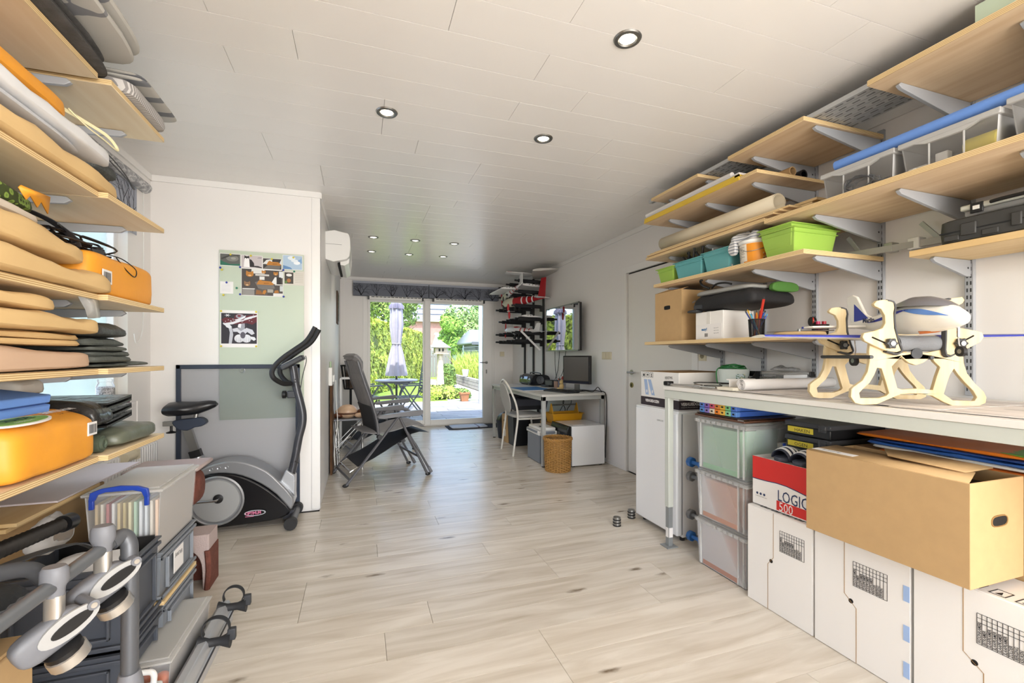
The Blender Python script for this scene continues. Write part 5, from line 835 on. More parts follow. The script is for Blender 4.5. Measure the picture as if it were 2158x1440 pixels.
rp('leg_rest', padsurf([(.82, .425), (.72, .44), (.64, .425), (.5, .35), (.38, .285), (.26, .225), (.17, .19), (.12, .165)], .06, WD-.06, .008), sling)
rp('back_sling', padsurf([(.30, .44), (.285, .54), (.262, .64), (.235, .72)], .05, WD-.05, .012), sling)
rp('leg_rest_bar', MB().tube([(.17, .09, .18), (.07, .09, .125), (.06, .12, .12), (.06, WD-.12, .12), (.07, WD-.09, .125), (.17, WD-.09, .18)], .010, 8, sub=2), chrome); rp('hinge', MB().cyl((.31, .0, .43), (.31, .05, .43), .022), charcoal); rp('hinge', MB().cyl((.31, WD-.05, .43), (.31, WD, .43), .022), charcoal)
dup(t, (.16, 6.05, 0), 'grey padded reclining camping chair behind the nearest one')
# side table with shells, stand, fire basket, bark board, cable
t = T('side_table', 'small dark folding side table with chrome legs at the left wall', 'table', (-.1, 5.3, 0)); P('table_top', MB().box(-.275, 5.02, .515, .06, 5.5, .537), arm, t, bev=.005)
for x, y in ((-.24, 5.06), (.03, 5.06), (-.24, 5.46), (.03, 5.46)): P('leg', MB().cyl((x, y, .52), (x*.92, y, 0), .011), chrome, t)
for y in (5.08, 5.44): P('brace', MB().tube([(-.24, y, .14), (.03, y, .47)], .005, 6), chrome, t); P('brace', MB().tube([(-.24, y, .22), (.03, y, .5)], .005, 6), chrome, t)
shl = mat('turtle_shell', 'c9a98c', .35, var=.15, vs=12); shb = mat('turtle_brown', '5a3520', .4, var=.5, vs=30)
t = T('turtle_figure', 'polished cream and brown turtle figure on the side table', 'figure', (-.13, 5.15, .537)); P('shell', MB().ell((-.125, 5.16, .60), (.105, .10, .075), 20, 12), shl, t); P('rim', MB().ell((-.125, 5.16, .585), (.118, .112, .02), 20, 8), shb, t); P('head', MB().ell((.015, 5.13, .60), (.04, .028, .028)), shb, t)
for x, y in ((-.22, 5.10), (.0, 5.08), (-.2, 5.26), (-.02, 5.25)): P('flipper', MB().ell((x, y, .565), (.055, .03, .027)), shb if x < -.1 else shl, t)
S('turtle_figure', 'smaller pale shell figure behind the brown turtle', 'figure', MB().ell((-.17, 5.40, .575), (.09, .075, .04), 18, 10), shl)
t = T('side_stand', 'white tubular stand behind the side table', 'stand', (-.13, 6.58, 0))
for x, y in ((-.245, 6.45), (-.01, 6.45), (-.245, 6.72), (-.01, 6.72)): P('leg', MB().cyl((x, y, 0), (x, y, .89), .011), gloss_w, t)
P('top_rail', MB().tube([(-.245, 6.45, .89), (-.01, 6.45, .89), (-.01, 6.72, .89), (-.245, 6.72, .89)], .011, 8, closed=True), gloss_w, t); P('shelf', MB().box(-.25, 6.46, .42, -.01, 6.71, .44), gloss_w, t)
t = T('fire_basket', 'black iron fire basket filled with logs on a single post', 'fire basket', (-.13, 7.3, 0)); iron = mat('iron_black', '17171a', .5, .4); cx, cy = -.13, 7.3
P('post', MB().cyl((cx, cy, 0), (cx, cy, .70), .018), iron, t); P('foot', MB().lathe((cx, cy, 0), [(.14, 0), (.14, .012), (.02, .02)], 18), iron, t); P('rim', MB().ring((cx, cy, 1.05), .14, .012), iron, t); P('base_ring', MB().lathe((cx, cy, .69), [(.01, 0), (.10, 0), (.10, .015), (.01, .015)], 20), iron, t)
for k in range(14): a = 2*PI*k/14; P('bar', MB().tube([(cx+.095*math.cos(a), cy+.095*math.sin(a), .70), (cx+.14*math.cos(a), cy+.14*math.sin(a), 1.05)], .007, 5), iron, t)
for i, (x, y, l) in enumerate(((-.17, 7.3, .34), (-.09, 7.27, .39), (-.13, 7.36, .37), (-.12, 7.22, .33))): S('log', ['left', 'tallest front', 'rear', 'short front'][i]+' firewood log in the iron basket', 'log', MB().cyl((x, y, .71), (x+.01, y, .71+l), .035, n=10), mat('log_bark', '54473c', .9, var=.4, vs=20), group='firewood logs')
m = MB(); r = random.Random(3); t = T('bark_board', 'rough brown bark board standing against the far left wall', 'board', (XP+.03, 5.0, 0))
rings = [[Vector((XP+.012+d, 4.86+e+noise.noise(Vector((e*20, z*6, 0)))*.02, z)) for d, e in ((0, 0), (.02, 0), (.024+.012*noise.noise(Vector((z*9, 1, 0))), .06), (.02, .11), (.026+.012*noise.noise(Vector((z*8, 5, 0))), .17), (.02, .22), (0, .22))] for z in [i*.9/40 for i in range(41)]]
P('bark', MB().loft(rings), mat('bark_brown', '5c4028', .9, var=.45, vs=14, bump=.6, bs=30, stretch=(1, 1, .25)), t)
t = T('wall_socket', 'white wall socket strip above the bark board', 'socket', (XP+.01, 4.87, .88)); P('box', MB().box(XP, 4.83, .9, XP+.035, 4.92, 1.08), plw, t, bev=.004); P('adapter', MB().box(XP, 4.97, .93, XP+.05, 5.05, 1.0), plw, t, bev=.004)
S('spirit_level', 'pale green long strip standing on the bark board', 'strip', MB().box(XP+.003, 4.95, .91, XP+.02, 5.02, 1.14), mat('strip_green', 'a9bf9d', .5), bev=.002)
S('white_cable', 'white looped cable hanging down the bark board', 'cable', MB().tube([(XP+.06, 5.0, .95), (XP+.065, 4.98, .75), (XP+.08, 4.95, .5), (XP+.06, 4.9, .3), (XP+.09, 5.0, .24), (XP+.08, 5.02, .45), (XP+.06, 4.93, .36), (XP+.055, 4.88, .18), (XP+.06, 4.85, .1)], .004, 6, sub=6), plw)
S('black_crate', 'black slatted crate on the floor behind the side table', 'crate', MB().hollow(-.26, 6.80, .0, -.04, 7.08, .36, .012), black)
# ------------------------------------------------------------------ model aeroplane rack
t = T('wall_rack', 'black cantilever wall rack holding model aeroplanes in the far corner', 'rack', (2.5, 6.66, .8)); rk = mat('rack_black', '151619', .5); fo = mat('foam_black', '1d1e22', .8)
for y in (7.06, 6.667, 6.256): P('track', MB().box(XR-.025, y-.017, .79, XR, y+.017, 2.42), rk, t)
for z in (1.41, 1.53, 1.74, 1.93, 2.14, 2.30):
    for y in (7.06, 6.667, 6.256):
        L_ = .52 if (round(z*100) % 2) else .47
        a = P('arm', MB().box(XR-.07, y-.014, z-.07, XR-.02, y+.014, z+.02).cyl((XR-.02, y, z), (XR-L_, y, z+.012), .014, n=10), rk, t); P('foam_sleeve', MB().cyl((XR-.06, y, z+.002), (XR-L_+.06, y, z+.011), .027, n=12), fo, a)
wp = mat('plane_white', 'e4e4e4', .35); rp_ = mat('plane_red', 'a8121c', .35); cr = mat('plane_cream', 'cfcbb4', .4)
def airfoil(c, th, n=14):
    up = [(c*(.5-.5*math.cos(PI*i/n))) for i in range(n+1)]; f_ = lambda x: th*5*(.2969*math.sqrt(x)-.126*x-.3516*x*x+.2843*x**3-.1015*x**4)
    return [(x, f_(x/c)*c) for x in up]+[(x, -f_(x/c)*c*.5) for x in reversed(up[1:-1])]
def wing(name, label, mtx, chord, L_, taper, m, tipm=None, holes=True):
    t = T(name, label, 'model wing', mtx.translation); a = airfoil(chord, .13); rings = []
    for k in range(6): s = 1-(1-taper)*(k/5)**2; rings.append([mtx @ Vector((chord*.3+(x-chord*.3)*s, L_*k/5, z*s)) for x, z in a])
    P('panel', MB().loft(rings), m, t)
    if holes:
        for k in range(3): c_ = mtx @ Vector((chord*(.3+.14*k), -.001, .012)); d_ = (mtx.to_3x3() @ Vector((0, -1, 0))); P('hole', MB().cyl(c_-d_*.002, c_+d_*.0015, chord*.018, n=10), gapm, t)
    return t
E = lambda x, y, z, rz=0, ry=0, rx=0: Matrix.Translation((x, y, z)) @ Matrix.Rotation(rz, 4, 'Z') @ Matrix.Rotation(ry, 4, 'Y') @ Matrix.Rotation(rx, 4, 'X')
wing('model_wing', 'white wing panel with holes beside the red tail fin', E(2.26, 6.2, 2.245, -.05, .06), .36, .75, .8, wp); wing('model_wing', 'white wing panel lying farther left on the rack', E(1.98, 6.35, 2.20, 0, -.02), .3, .7, .8, wp)
wing('model_wing', 'large grey-white wing panel highest on the rack under the ceiling', E(2.24, 5.75, 2.37, -.35, -.06), .36, .7, .75, mat('plane_grey', 'b9b5ae', .4), holes=False); wing('model_wing', 'white wing panel with red tip low on the rack', E(2.25, 6.2, 1.785, 0, .03), .32, .7, .8, wp)
def plane(label, nose, tail, rad, fin, stab, ms, wing_=None, tk=0, cat_='model plane'):
    """a model aeroplane between nose and tail points; fin height, half stabiliser span; ms = body, nose, fin, trim"""
    t = T('model_plane', label, cat_, (nose[0], nose[1], min(nose[2], tail[2])-rad)); n_, l_ = Vector(nose), Vector(tail); d = (l_-n_).normalized(); L_ = (l_-n_).length; sd_ = d.cross(Vector((0, 0, 1))).normalized(); up = sd_.cross(d)
    rings = [[n_+d*L_*f_+sd_*math.cos(a)*rad*k+up*(math.sin(a)*rad*k*1.15+rad*.25*f_) for a in [2*PI*i/16 for i in range(16)]] for f_, k in ((0, .35), (.03, .7), (.12, .95), (.3, 1), (.45, .95), (.65, .65), (.85, .4), (1, .25))]
    P('fuselage', MB().loft(rings), ms[0], t); P('cowl', MB().loft([[p+(p-(n_+d*L_*f_))*.04 for p in rg] for rg, f_ in zip(rings[:4], (0, .03, .12, .3))]), ms[1], t)
    P('canopy', MB().loft([[n_+d*L_*f_+sd_*math.cos(a)*rad*.7*k+up*(math.sin(a)*rad*.7*k+rad*.85) for a in [2*PI*i/12 for i in range(12)]] for f_, k in ((.2, .1), (.27, .8), (.35, .9), (.45, .6), (.52, .1))]), ms[3], t)
    b = l_-d*.16*L_
    P('fin', MB().loft([[b+sd_*s*.006, b+d*.17*L_+sd_*s*.006, b+d*.2*L_+up*fin+sd_*s*.004, b+d*.09*L_+up*fin+sd_*s*.004] for s in (-1, 1)]), ms[2], t, bev=.003)
    c_ = l_-d*.1*L_+up*(.01 if not tk else fin)
    P('stabiliser', MB().loft([[c_-sd_*stab+d*.03-up*.004, c_-sd_*stab+d*.09-up*.004, c_+d*.12*L_-up*.004, c_+sd_*stab+d*.09-up*.004, c_+sd_*stab+d*.03-up*.004, c_-d*.03*L_-up*.004], [c_-sd_*stab+d*.03+up*.004, c_-sd_*stab+d*.09+up*.004, c_+d*.12*L_+up*.004, c_+sd_*stab+d*.09+up*.004, c_+sd_*stab+d*.03+up*.004, c_-d*.03*L_+up*.004]]), ms[0] if tk else wp, t)
    for s in (-1, 1): e = c_+sd_*s*stab*.8+d*.05; P('stripe', MB().loft([[e-sd_*.03*1+d*.0+up*.0052, e+sd_*.03+up*.0052, e+sd_*.03+d*.05+up*.0052, e-sd_*.03+d*.05+up*.0052], [e-sd_*.03+up*.006, e+sd_*.03+up*.006, e+sd_*.03+d*.05+up*.006, e-sd_*.03+d*.05+up*.006]]), ms[3], t)
    P('spinner', MB().ell(n_-d*.01, rad*.35), wp, t)
    for s in (-1, 1): P('propeller_blade', MB().ell(n_-d*.015+up*s*.06, (.012, .012, .06), 8, 6), ms[3], t)
    for s in (-1, 1): w0 = n_+d*.35*L_+sd_*s*rad*.8-up*rad*1.0; P('wheel', MB().cyl(w0-sd_*.012-up*.05, w0+sd_*.012-up*.05, .025, n=14), dark, t); P('strut', MB().tube([w0+up*.05, w0-up*.05], .004, 5), steel, t)
    for k in range(3): f_ = .5+.12*k; P('trim_stripe', MB().loft([[n_+d*L_*f_+sd_*math.cos(a)*rad*(.98-.35*(f_-.45)/.2*.5)+up*(math.sin(a)*rad*(1.12-.4*(f_-.45)/.2*.5)+rad*.25*f_) for a in [2*PI*i/16 for i in range(16)]] for f_ in (f_, f_+.03)], False), wp if ms[0] != wp else rp_, t)
    return t
plane('red and white model aeroplane with cream cowl and tall red fin', (2.16, 6.78, 2.02), (2.52, 5.98, 2.03), .062, .30, .16, (rp_, cr, rp_, black)); plane('white T-tail model glider with red marks at the top of the rack', (2.2, 7.0, 2.12), (2.24, 6.15, 2.25), .04, .16, .24, (wp, cr, wp, rp_), tk=1)
lowp = plane('white model aeroplane with red stripe on the lowest rack arms', (2.22, 6.85, 1.60), (2.48, 6.1, 1.55), .05, .13, .2, (wp, wp, wp, rp_))
t = T('propeller', 'small red two-bladed propeller hanging from a rack arm', 'propeller', (2.06, 6.3, 1.84)); P('blade', MB().ell((2.055, 6.24, 1.90), (.018, .01, .06)), rp_, t); P('blade', MB().ell((2.07, 6.24, 1.80), (.018, .01, .06)), rp_, t); P('hub', MB().cyl((2.06, 6.22, 1.85), (2.06, 6.27, 1.85), .012), steel, t); P('shaft', MB().cyl((2.06, 6.25, 1.85), (2.16, 6.25, 1.85), .005), steel, t)
P('wing_strut', MB().tube([(2.2, 6.1, 1.56), (2.45, 5.98, 1.28)], .012, 4, flat=(.02, .005, 1, 0, 0)), wp, lowp)
# ------------------------------------------------------------------ television, desk and things on it
def mirror(name, col, r_, ior):
    m = mat(name, col, r_); b = m.node_tree.nodes['Principled BSDF']; b.inputs['IOR'].default_value = ior; return m
t = T('television', 'flat wall television with thin silver frame reflecting the hedge', 'television', (2.5, 5.37, 1.28)); sv = mat('tv_frame', '8e8f8f', .3, .6)
P('housing', MB().box(2.505, 4.88, 1.265, 2.545, 5.87, 1.85), black, t, bev=.004); P('frame', MB().box(2.497, 4.875, 1.26, 2.51, 5.875, 1.275).box(2.497, 4.875, 1.84, 2.51, 5.875, 1.855).box(2.497, 4.875, 1.26, 2.51, 4.89, 1.855).box(2.497, 5.86, 1.26, 2.51, 5.875, 1.855), sv, t); P('screen', MB().box(2.500, 4.89, 1.275, 2.506, 5.86, 1.84), mirror('tv_glass', '050506', .02, 4.5), t)
P('wall_bracket', MB().box(2.545, 5.2, 1.4, XR, 5.5, 1.7), black, t); P('cable', MB().tube([(2.58, 5.75, 1.27), (2.6, 5.78, 1.0), (2.6, 5.7, .8)], .004, 6, sub=4), black, t); P('cable', MB().tube([(2.58, 5.4, 1.27), (2.61, 5.55, 1.0), (2.6, 5.6, .92)], .004, 6, sub=4), black, t); P('cable', MB().tube([(2.58, 5.6, 1.27), (2.61, 5.72, 1.0), (2.6, 5.85, .8)], .004, 6, sub=4), black, t)
dk = mat('desk_grey', 'c5c3bd', .45); dkf = mat('desk_frame', 'a9aaa7', .4)
t = T('desk', 'light grey desk with square steel legs along the right wall', 'desk', (2.24, 5.4, 0)); P('desk_top', MB().box(1.845, 4.45, .757, 2.61, 6.38, .782), dk, t, bev=.002)
P('apron', MB().box(1.855, 4.46, .715, 1.88, 6.37, .757).box(2.58, 4.46, .715, 2.605, 6.37, .757).box(1.88, 4.46, .715, 2.58, 4.485, .757).box(1.88, 6.345, .715, 2.58, 6.37, .757), dkf, t)
for x, y in ((1.855, 4.46), (2.565, 4.46), (1.855, 6.33), (2.565, 6.33)): P('leg', MB().box(x, y, .012, x+.04, y+.04, .757), dkf, t, bev=.002); P('foot_cap', MB().cyl((x+.02, y+.02, 0), (x+.02, y+.02, .014), .019), dark, t)
t = T('monitor', 'black computer monitor with blank dark screen on the desk', 'monitor', (2.44, 4.8, .782)); q = lambda mb: mb.xf(E(2.43, 4.8, 0, .42))
P('housing', q(MB().box(-.01, -.2, .868, .035, .2, 1.2)), black, t, bev=.006); P('screen', q(MB().box(-.0125, -.185, .905, -.009, .185, 1.185)), mirror('monitor_glass', '14160e', .18, 2.6), t); P('chin', q(MB().box(-.013, -.195, .872, -.009, .195, .9)), mat('chin_blue', '10192e', .12), t); P('chin_edge', q(MB().box(-.014, -.195, .866, -.006, .195, .871)), chrome, t); P('stand', q(MB().box(0, -.03, .79, .03, .03, .875)), steel, t); P('stand_foot', q(MB().lathe((.01, 0, .783), [(.01, 0), (.11, 0), (.11, .012), (.01, .016)], 24)), black, t)
t = T('keyboard', 'black computer keyboard on the near end of the desk', 'keyboard', (2.18, 4.75, .782)); M2 = E(2.19, 4.74, .783, .25); P('base', MB().prism([(-.075, 0), (.075, 0), (.075, .022), (-.075, .012)], 1, -.22, .22).xf(M2), charcoal, t, bev=.003); m = MB()
for i in range(5):
    for j in range(15): x = -.066+i*.026; y = -.21+j*.0282; m.box(x, y, .013+.006*(x+.075)/.15+.002, x+.021, y+.023, .02+.009*(x+.075)/.15)
P('keys', m.xf(M2), black, t, kind='stuff')
S('computer_mouse', 'black computer mouse beside the keyboard', 'mouse', MB().soft(2.26, 4.50, .783, 2.33, 4.56, .815, p=2.2, n=6, pc=3), black)
t = T('desk_mat', 'blue writing mat on the far half of the desk', 'desk mat', (2.05, 5.4, .782)); P('mat', MB().prism([(1.86, 5.07), (2.25, 5.09), (2.25, 5.62), (1.86, 5.58)], 2, .7825, .785), mat('mat_blue', '2f6ea8', .5), t); S('paper_sheet', 'white paper under the blue desk mat', 'paper', MB().box(1.87, 4.98, .7821, 2.27, 5.06, .7835), paper)
t = T('radio', 'black portable radio with round speaker on the far end of desk', 'radio', (2.42, 6.1, .782)); P('body', MB().prism(rnd([(2.28, .785), (2.26, .86), (2.31, .925), (2.42, .935), (2.53, .915), (2.56, .85), (2.54, .785)], 3), 1, 5.86, 6.32).xf(E(0, 0, 0)), mat('radio_black', '16181d', .15), t, bev=.012)
for y in (5.93, 6.25): P('speaker', MB().lathe((2.268, y, .855), [(.06, .02), (.062, -.012), (.045, -.006), (.02, .0), (.005, -.006)], 24, ax=0), mat('speaker_grey', '4a4d52', .4), t)
P('speaker', MB().lathe((2.40, 5.858, .86), [(.055, .02), (.057, -.010), (.042, -.004), (.018, .002), (.004, -.004)], 24, ax=1), mat('speaker_grey', '4a4d52', .4), t); P('handle', MB().tube([(2.42, 5.9, .93), (2.42, 5.92, .952), (2.42, 6.26, .952), (2.42, 6.28, .93)], .008, 8, sub=3), black, t)
t = T('desk_clock', 'small black weather clock standing next to the radio', 'clock', (2.42, 5.52, .782)); P('case', MB().box(2.38, 5.44, .785, 2.43, 5.58, .88).xf(rot_about((2.4, 5.5, .79), 'Z', .5)), black, t, bev=.006); P('display', MB().box(2.377, 5.455, .81, 2.381, 5.565, .87).xf(rot_about((2.4, 5.5, .79), 'Z', .5)), mat('lcd', '5a605c', .25), t); P('base', MB().box(2.33, 5.5, .783, 2.40, 5.66, .81), charcoal, t, bev=.004)
pc = {'glass_pot': ('squat glass jar with dark lid and brown filling on the desk', 2.44, 5.38, .04, .085, 'a98a78'), 'pencil_pot': ('grey pencil pot with pens next to the glass jar', 2.44, 5.26, .035, .105, '6f6f80'), 'brush_pot': ('pale pot with red handled scissors nearest the monitor', 2.42, 5.15, .038, .11, '9a9ba6')}
for nm, (lb, x, y, r_, h_, c_) in pc.items():
    t = T(nm, lb, 'pot', (x, y, .782)); P('pot', MB().lathe((x, y, .782), [(r_*.95, 0), (r_, h_), (r_*.9, h_), (r_*.88, .01)], 20), mat(nm+'_m', c_, .3), t); r = random.Random(len(nm))
    if nm == 'glass_pot': P('lid', MB().cyl((x, y, .867), (x, y, .882), r_*1.02, n=18), charcoal, t)
    else:
        for k in range(6): a = r.uniform(0, 6.28); S('pen', '%s pen in the %s, number %s' % (['dark blue', 'red', 'black', 'blue', 'orange', 'green'][k], nm.replace('_', ' '), ['one', 'two', 'three', 'four', 'five', 'six'][k]), 'pen', MB().cyl((x+.012*math.cos(a), y+.012*math.sin(a), .80), (x+.035*math.cos(a), y+.035*math.sin(a), .90+.03*r.random()), .004, n=8), mat('pen%d' % k, ['1d2a66', 'a3201c', '1a1a1c', '2a4fa0', 'c8641c', '2c6b3c'][k], .4), group='pens in the desk pots')
t = T('scissors', 'red handled scissors in the pale pot', 'scissors', (2.42, 5.12, .86)); P('handle', MB().ring((2.40, 5.10, .925), .017, .006, 0), mat('pen1', 'a3201c', .4), t); P('handle', MB().ring((2.41, 5.14, .92), .017, .006, 0), mat('pen1', 'a3201c', .4), t); P('blades', MB().tube([(2.405, 5.115, .905), (2.42, 5.14, .81)], .005, 6), steel, t)
t = T('toy_animal', 'small cream toy animal sitting by the monitor foot', 'toy', (2.36, 5.06, .782)); ty = mat('toy_cream', 'c9ae78', .9, bump=.3, bs=150)
for c_, r_ in (((2.36, 5.06, .82), (.03, .03, .038)), ((2.355, 5.055, .872), .026), ((2.34, 5.03, .795), (.03, .014, .014)), ((2.33, 5.08, .795), (.03, .014, .014)), ((2.36, 5.035, .895), .009), ((2.36, 5.08, .895), .009)): P('head' if r_ == .026 else 'limb', MB().ell(c_, r_), ty, t)
S('cable_bundle', 'black and white cables hanging over the desk edge by monitor', 'cable', MB().tube([(2.48, 4.72, .80), (2.55, 4.6, .80), (2.58, 4.56, .84), (2.6, 4.52, .80), (2.615, 4.44, .76), (2.618, 4.43, .5), (2.612, 4.44, .2), (2.60, 4.42, .06)], .005, 6, sub=5).tube([(2.45, 4.7, .80), (2.5, 4.55, .79), (2.57, 4.6, .80), (2.6, 4.5, .79)], .005, 6, sub=4), black)
# chair at the desk
chm = mat('chair_white', 'd3d0c8', .35); chs = mat('chair_seat', 'b3b1ad', .6)
t = T('desk_chair', 'white metal chair with round arched back at the desk', 'chair', (1.95, 5.3, 0)); y0, y1 = 5.07, 5.53; ym = 5.3
P('back_frame', MB().tube([(1.73, y0, .0), (1.765, y0, .25), (1.79, y0, .46), (1.775, y0+.005, .6), (1.735, y0+.02, .72), (1.70, y0+.075, .83), (1.685, ym-.07, .885), (1.682, ym, .9), (1.685, ym+.07, .885), (1.70, y1-.075, .83), (1.735, y1-.02, .72), (1.775, y1-.005, .6), (1.79, y1, .46), (1.765, y1, .25), (1.73, y1, .0)], .0125, 10, sub=4), chm, t)
P('backrest', MB().loft([[Vector((1.745-.075*((z_-.5)/.36)+dx, ym+w_*.17*math.sqrt(max(0, 1-((z_-.68)/.19)**2)), z_)) for w_ in [i/8 for i in range(-8, 9)]] for dx, z_ in [(0, .492+.0234*k) for k in range(17)]], False, False), chs, t, solid=.012)
P('seat', MB().soft(1.76, 5.09, .445, 2.16, 5.51, .49, p=5, n=9, low=.4, pc=5), chs, t); P('seat_frame', MB().tube([(1.79, y0+.01, .44), (2.0, y0+.0, .44), (2.15, y0+.05, .44), (2.17, ym, .44), (2.15, y1-.05, .44), (2.0, y1, .44), (1.79, y1-.01, .44)], .011, 8, sub=3), chm, t)
for y in (y0+.03, y1-.03): P('leg', MB().tube([(2.12, y, .44), (2.17, y, .0)], .012, 8), chm, t)
# under the desk
t = T('wicker_basket', 'round woven wicker waste basket by the desk leg', 'basket', (1.965, 4.31, 0)); wk = mat('wicker', 'a5793c', .6, var=.15, vs=40); cx, cy = 1.965, 4.31
for k in range(25):
    pts = []; z = .008+k*.0128; R_ = .128+.012*k/25; c_ = 1.6 if k in (8, 16) else 1
    for i in range(56): a = 2*PI*i/56; rr_ = R_+.0045*c_*(1 if (i//2+k) % 2 else -1)*(1 if i % 2 else .6); pts.append((cx+rr_*math.cos(a), cy+rr_*math.sin(a), z))
    P('weave', MB().tube(pts, .0062, 4, closed=True), wk, t)
for k in range(28): a = 2*PI*k/28; P('stake', MB().cyl((cx+.127*math.cos(a), cy+.127*math.sin(a), 0), (cx+.139*math.cos(a), cy+.139*math.sin(a), .335), .0058, n=6), wk, t)
P('rim', MB().tube([(cx+(.142+.006*math.sin(14*a))*math.cos(a), cy+(.142+.006*math.sin(14*a))*math.sin(a), .335+.007*math.cos(14*a)) for a in [2*PI*i/112 for i in range(112)]], .011, 6, closed=True), wk, t); P('rim', MB().tube([(cx+(.142-.006*math.sin(14*a))*math.cos(a), cy+(.142-.006*math.sin(14*a))*math.sin(a), .335-.007*math.cos(14*a)) for a in [2*PI*i/112 for i in range(112)]], .011, 6, closed=True), wk, t); P('base', MB().cyl((cx, cy, 0), (cx, cy, .01), .125, n=24), wk, t)
t = T('mini_fridge', 'small white cube fridge with black front under the desk', 'fridge', (2.34, 4.57, 0)); P('cabinet', MB().box(2.155, 4.36, .012, 2.555, 4.45, .44).box(2.155, 4.45, .012, 2.555, 4.8, .44), gloss_w, t, bev=.006); P('door', MB().prism([(2.10, .02), (2.15, .012), (2.15, .44), (2.115, .445), (2.10, .40)], 1, 4.365, 4.795), mat('fridge_black', '0f1013', .15), t, bev=.006); P('foot', MB().box(2.17, 4.38, 0, 2.2, 4.41, .014), dark, t); P('foot', MB().box(2.5, 4.38, 0, 2.53, 4.41, .014), dark, t)
S('paper_sheet', 'white slip of paper lying on the small cube fridge', 'paper', MB().box(2.2, 4.4, .4405, 2.33, 4.46, .442), paper)
t = T('cool_box', 'grey and white electric cool box beside the wicker basket', 'cool box', (1.98, 4.83, 0)); cbx = mat('coolbox_grey', '7e838c', .45); P('body', MB().box(1.885, 4.62, 0, 2.095, 5.0, .31), cbx, t, bev=.012); P('lid', MB().box(1.875, 4.61, .31, 2.098, 5.01, .36), plw, t, bev=.012); P('lid_top', MB().box(1.895, 4.63, .36, 2.09, 4.99, .395), plw, t, bev=.014); P('handle', MB().box(1.91, 4.6, .33, 2.07, 4.618, .36), cbx, t, bev=.008); P('handle', MB().box(1.868, 4.66, .335, 1.884, 4.98, .36), cbx, t, bev=.006); P('latch', MB().box(1.93, 4.70, .395, 1.98, 4.75, .402), charcoal, t, bev=.003)
S('cardboard_box', 'brown cardboard box under the yellow tool caddy', 'box', MB().box(2.13, 4.83, 0, 2.56, 5.2, .395), card, bev=.004)
t = T('tool_caddy', 'yellow plastic tool caddy with grey bar handle under the desk', 'tool caddy', (2.35, 4.98, .396)); yl = mat('caddy_yellow', 'd69a1b', .4)
P('tray', MB().hollow(2.16, 4.87, .397, 2.55, 5.1, .505, .004, .018, .015), yl, t)
for x in (2.185, 2.52): P('end_post', MB().prism([(4.90, .45), (5.06, .45), (5.0, .60), (4.985, .625), (4.975, .625), (4.96, .60)], 0, x-.006, x+.006), yl, t, bev=.004)
P('handle', MB().cyl((2.185, 4.98, .605), (2.52, 4.98, .605), .009, n=12), steel, t)
t = T('waste_bin', 'black open plastic bin under the desk behind the chair', 'bin', (2.03, 5.6, 0)); P('body', MB().hollow(1.92, 5.62, 0, 2.14, 5.86, .40, .005, .015, .004), mat('bin_black', '1c1e22', .4), t)
t = T('carton', 'slim beige printed carton next to the black bin', 'box', (1.98, 5.98, 0)); P('box', MB().box(1.92, 5.89, 0, 2.2, 6.12, .38), card, t, bev=.003); P('hand_hole', MB().box(1.918, 5.96, .28, 1.921, 6.03, .31), gapm, t); P('label', MB().box(1.9185, 5.95, .08, 1.921, 6.0, .18), paper, t)
t = T('laundry_basket', 'dark patterned basket with blue lining on the black bin', 'basket', (2.12, 5.8, .41)); P('body', MB().hollow(1.92, 5.57, .48, 2.4, 6.08, .62, .006, .02, .006), stripes('basket_pattern', '1d1e24', '3f414b', 1, 30, .2), t); P('bundle', MB().soft(1.94, 5.59, .55, 2.38, 6.06, .67, p=3, n=10, amp=.03, sc=8, seed=61), mat('lining_navy', '20242f', .5, var=.5, vs=16), t); 
for x, y in ((1.96, 5.65), (2.36, 5.65), (1.96, 5.84), (2.36, 5.84)): P('foot', MB().cyl((x, y, .405), (x, y, .485), .015), black, t)
S('storage_chest', 'low dark grey chest under the desk behind the chair seat', 'chest', MB().box(2.16, 5.22, 0, 2.56, 5.85, .40), mat('chest_grey', '3d3f44', .5), bev=.01)
t = T('bucket', 'dark bucket with cloths under the far end of the desk', 'bucket', (2.0, 6.32, 0)); P('body', MB().lathe((2.02, 6.28, 0), [(.10, 0), (.13, .26), (.122, .26), (.09, .01)], 20), mat('bucket_navy', '232a38', .4), t); P('cloth', MB().soft(1.92, 6.18, .2, 2.12, 6.38, .36, p=2.2, n=8, amp=.03, sc=10, seed=63), black, t)
S('wire_tangle', 'black cables hanging behind the desk above the tool caddy', 'cable', MB().tube([(2.56, 5.3, .75), (2.5, 5.32, .6), (2.55, 5.36, .5), (2.5, 5.3, .42)], .005, 6, sub=4).tube([(2.55, 5.4, .75), (2.56, 5.42, .58), (2.5, 5.44, .45), (2.53, 5.5, .42)], .004, 6, sub=4).tube([(2.55, 5.2, .75), (2.57, 5.22, .6), (2.53, 5.26, .5), (2.56, 5.24, .41)], .004, 6, sub=4), black)
t = T('door_mat', 'dark door mat with grey towel in front of the sliding leaf', 'mat', (1.76, 7.4, 0)); P('mat', MB().box(1.37, 7.2, 0, 2.3, 7.6, .01), mat('mat_dark', '2a2f3a', .95), t)
S('towel', 'folded grey white towel with stripe lying on door mat', 'towel', MB().soft(1.42, 7.22, .011, 2.03, 7.57, .03, p=6, n=10, amp=.006, seed=65), stripes('towel_cloth', 'b9bcc4', '6d5a62', 0, 1.75, .988))
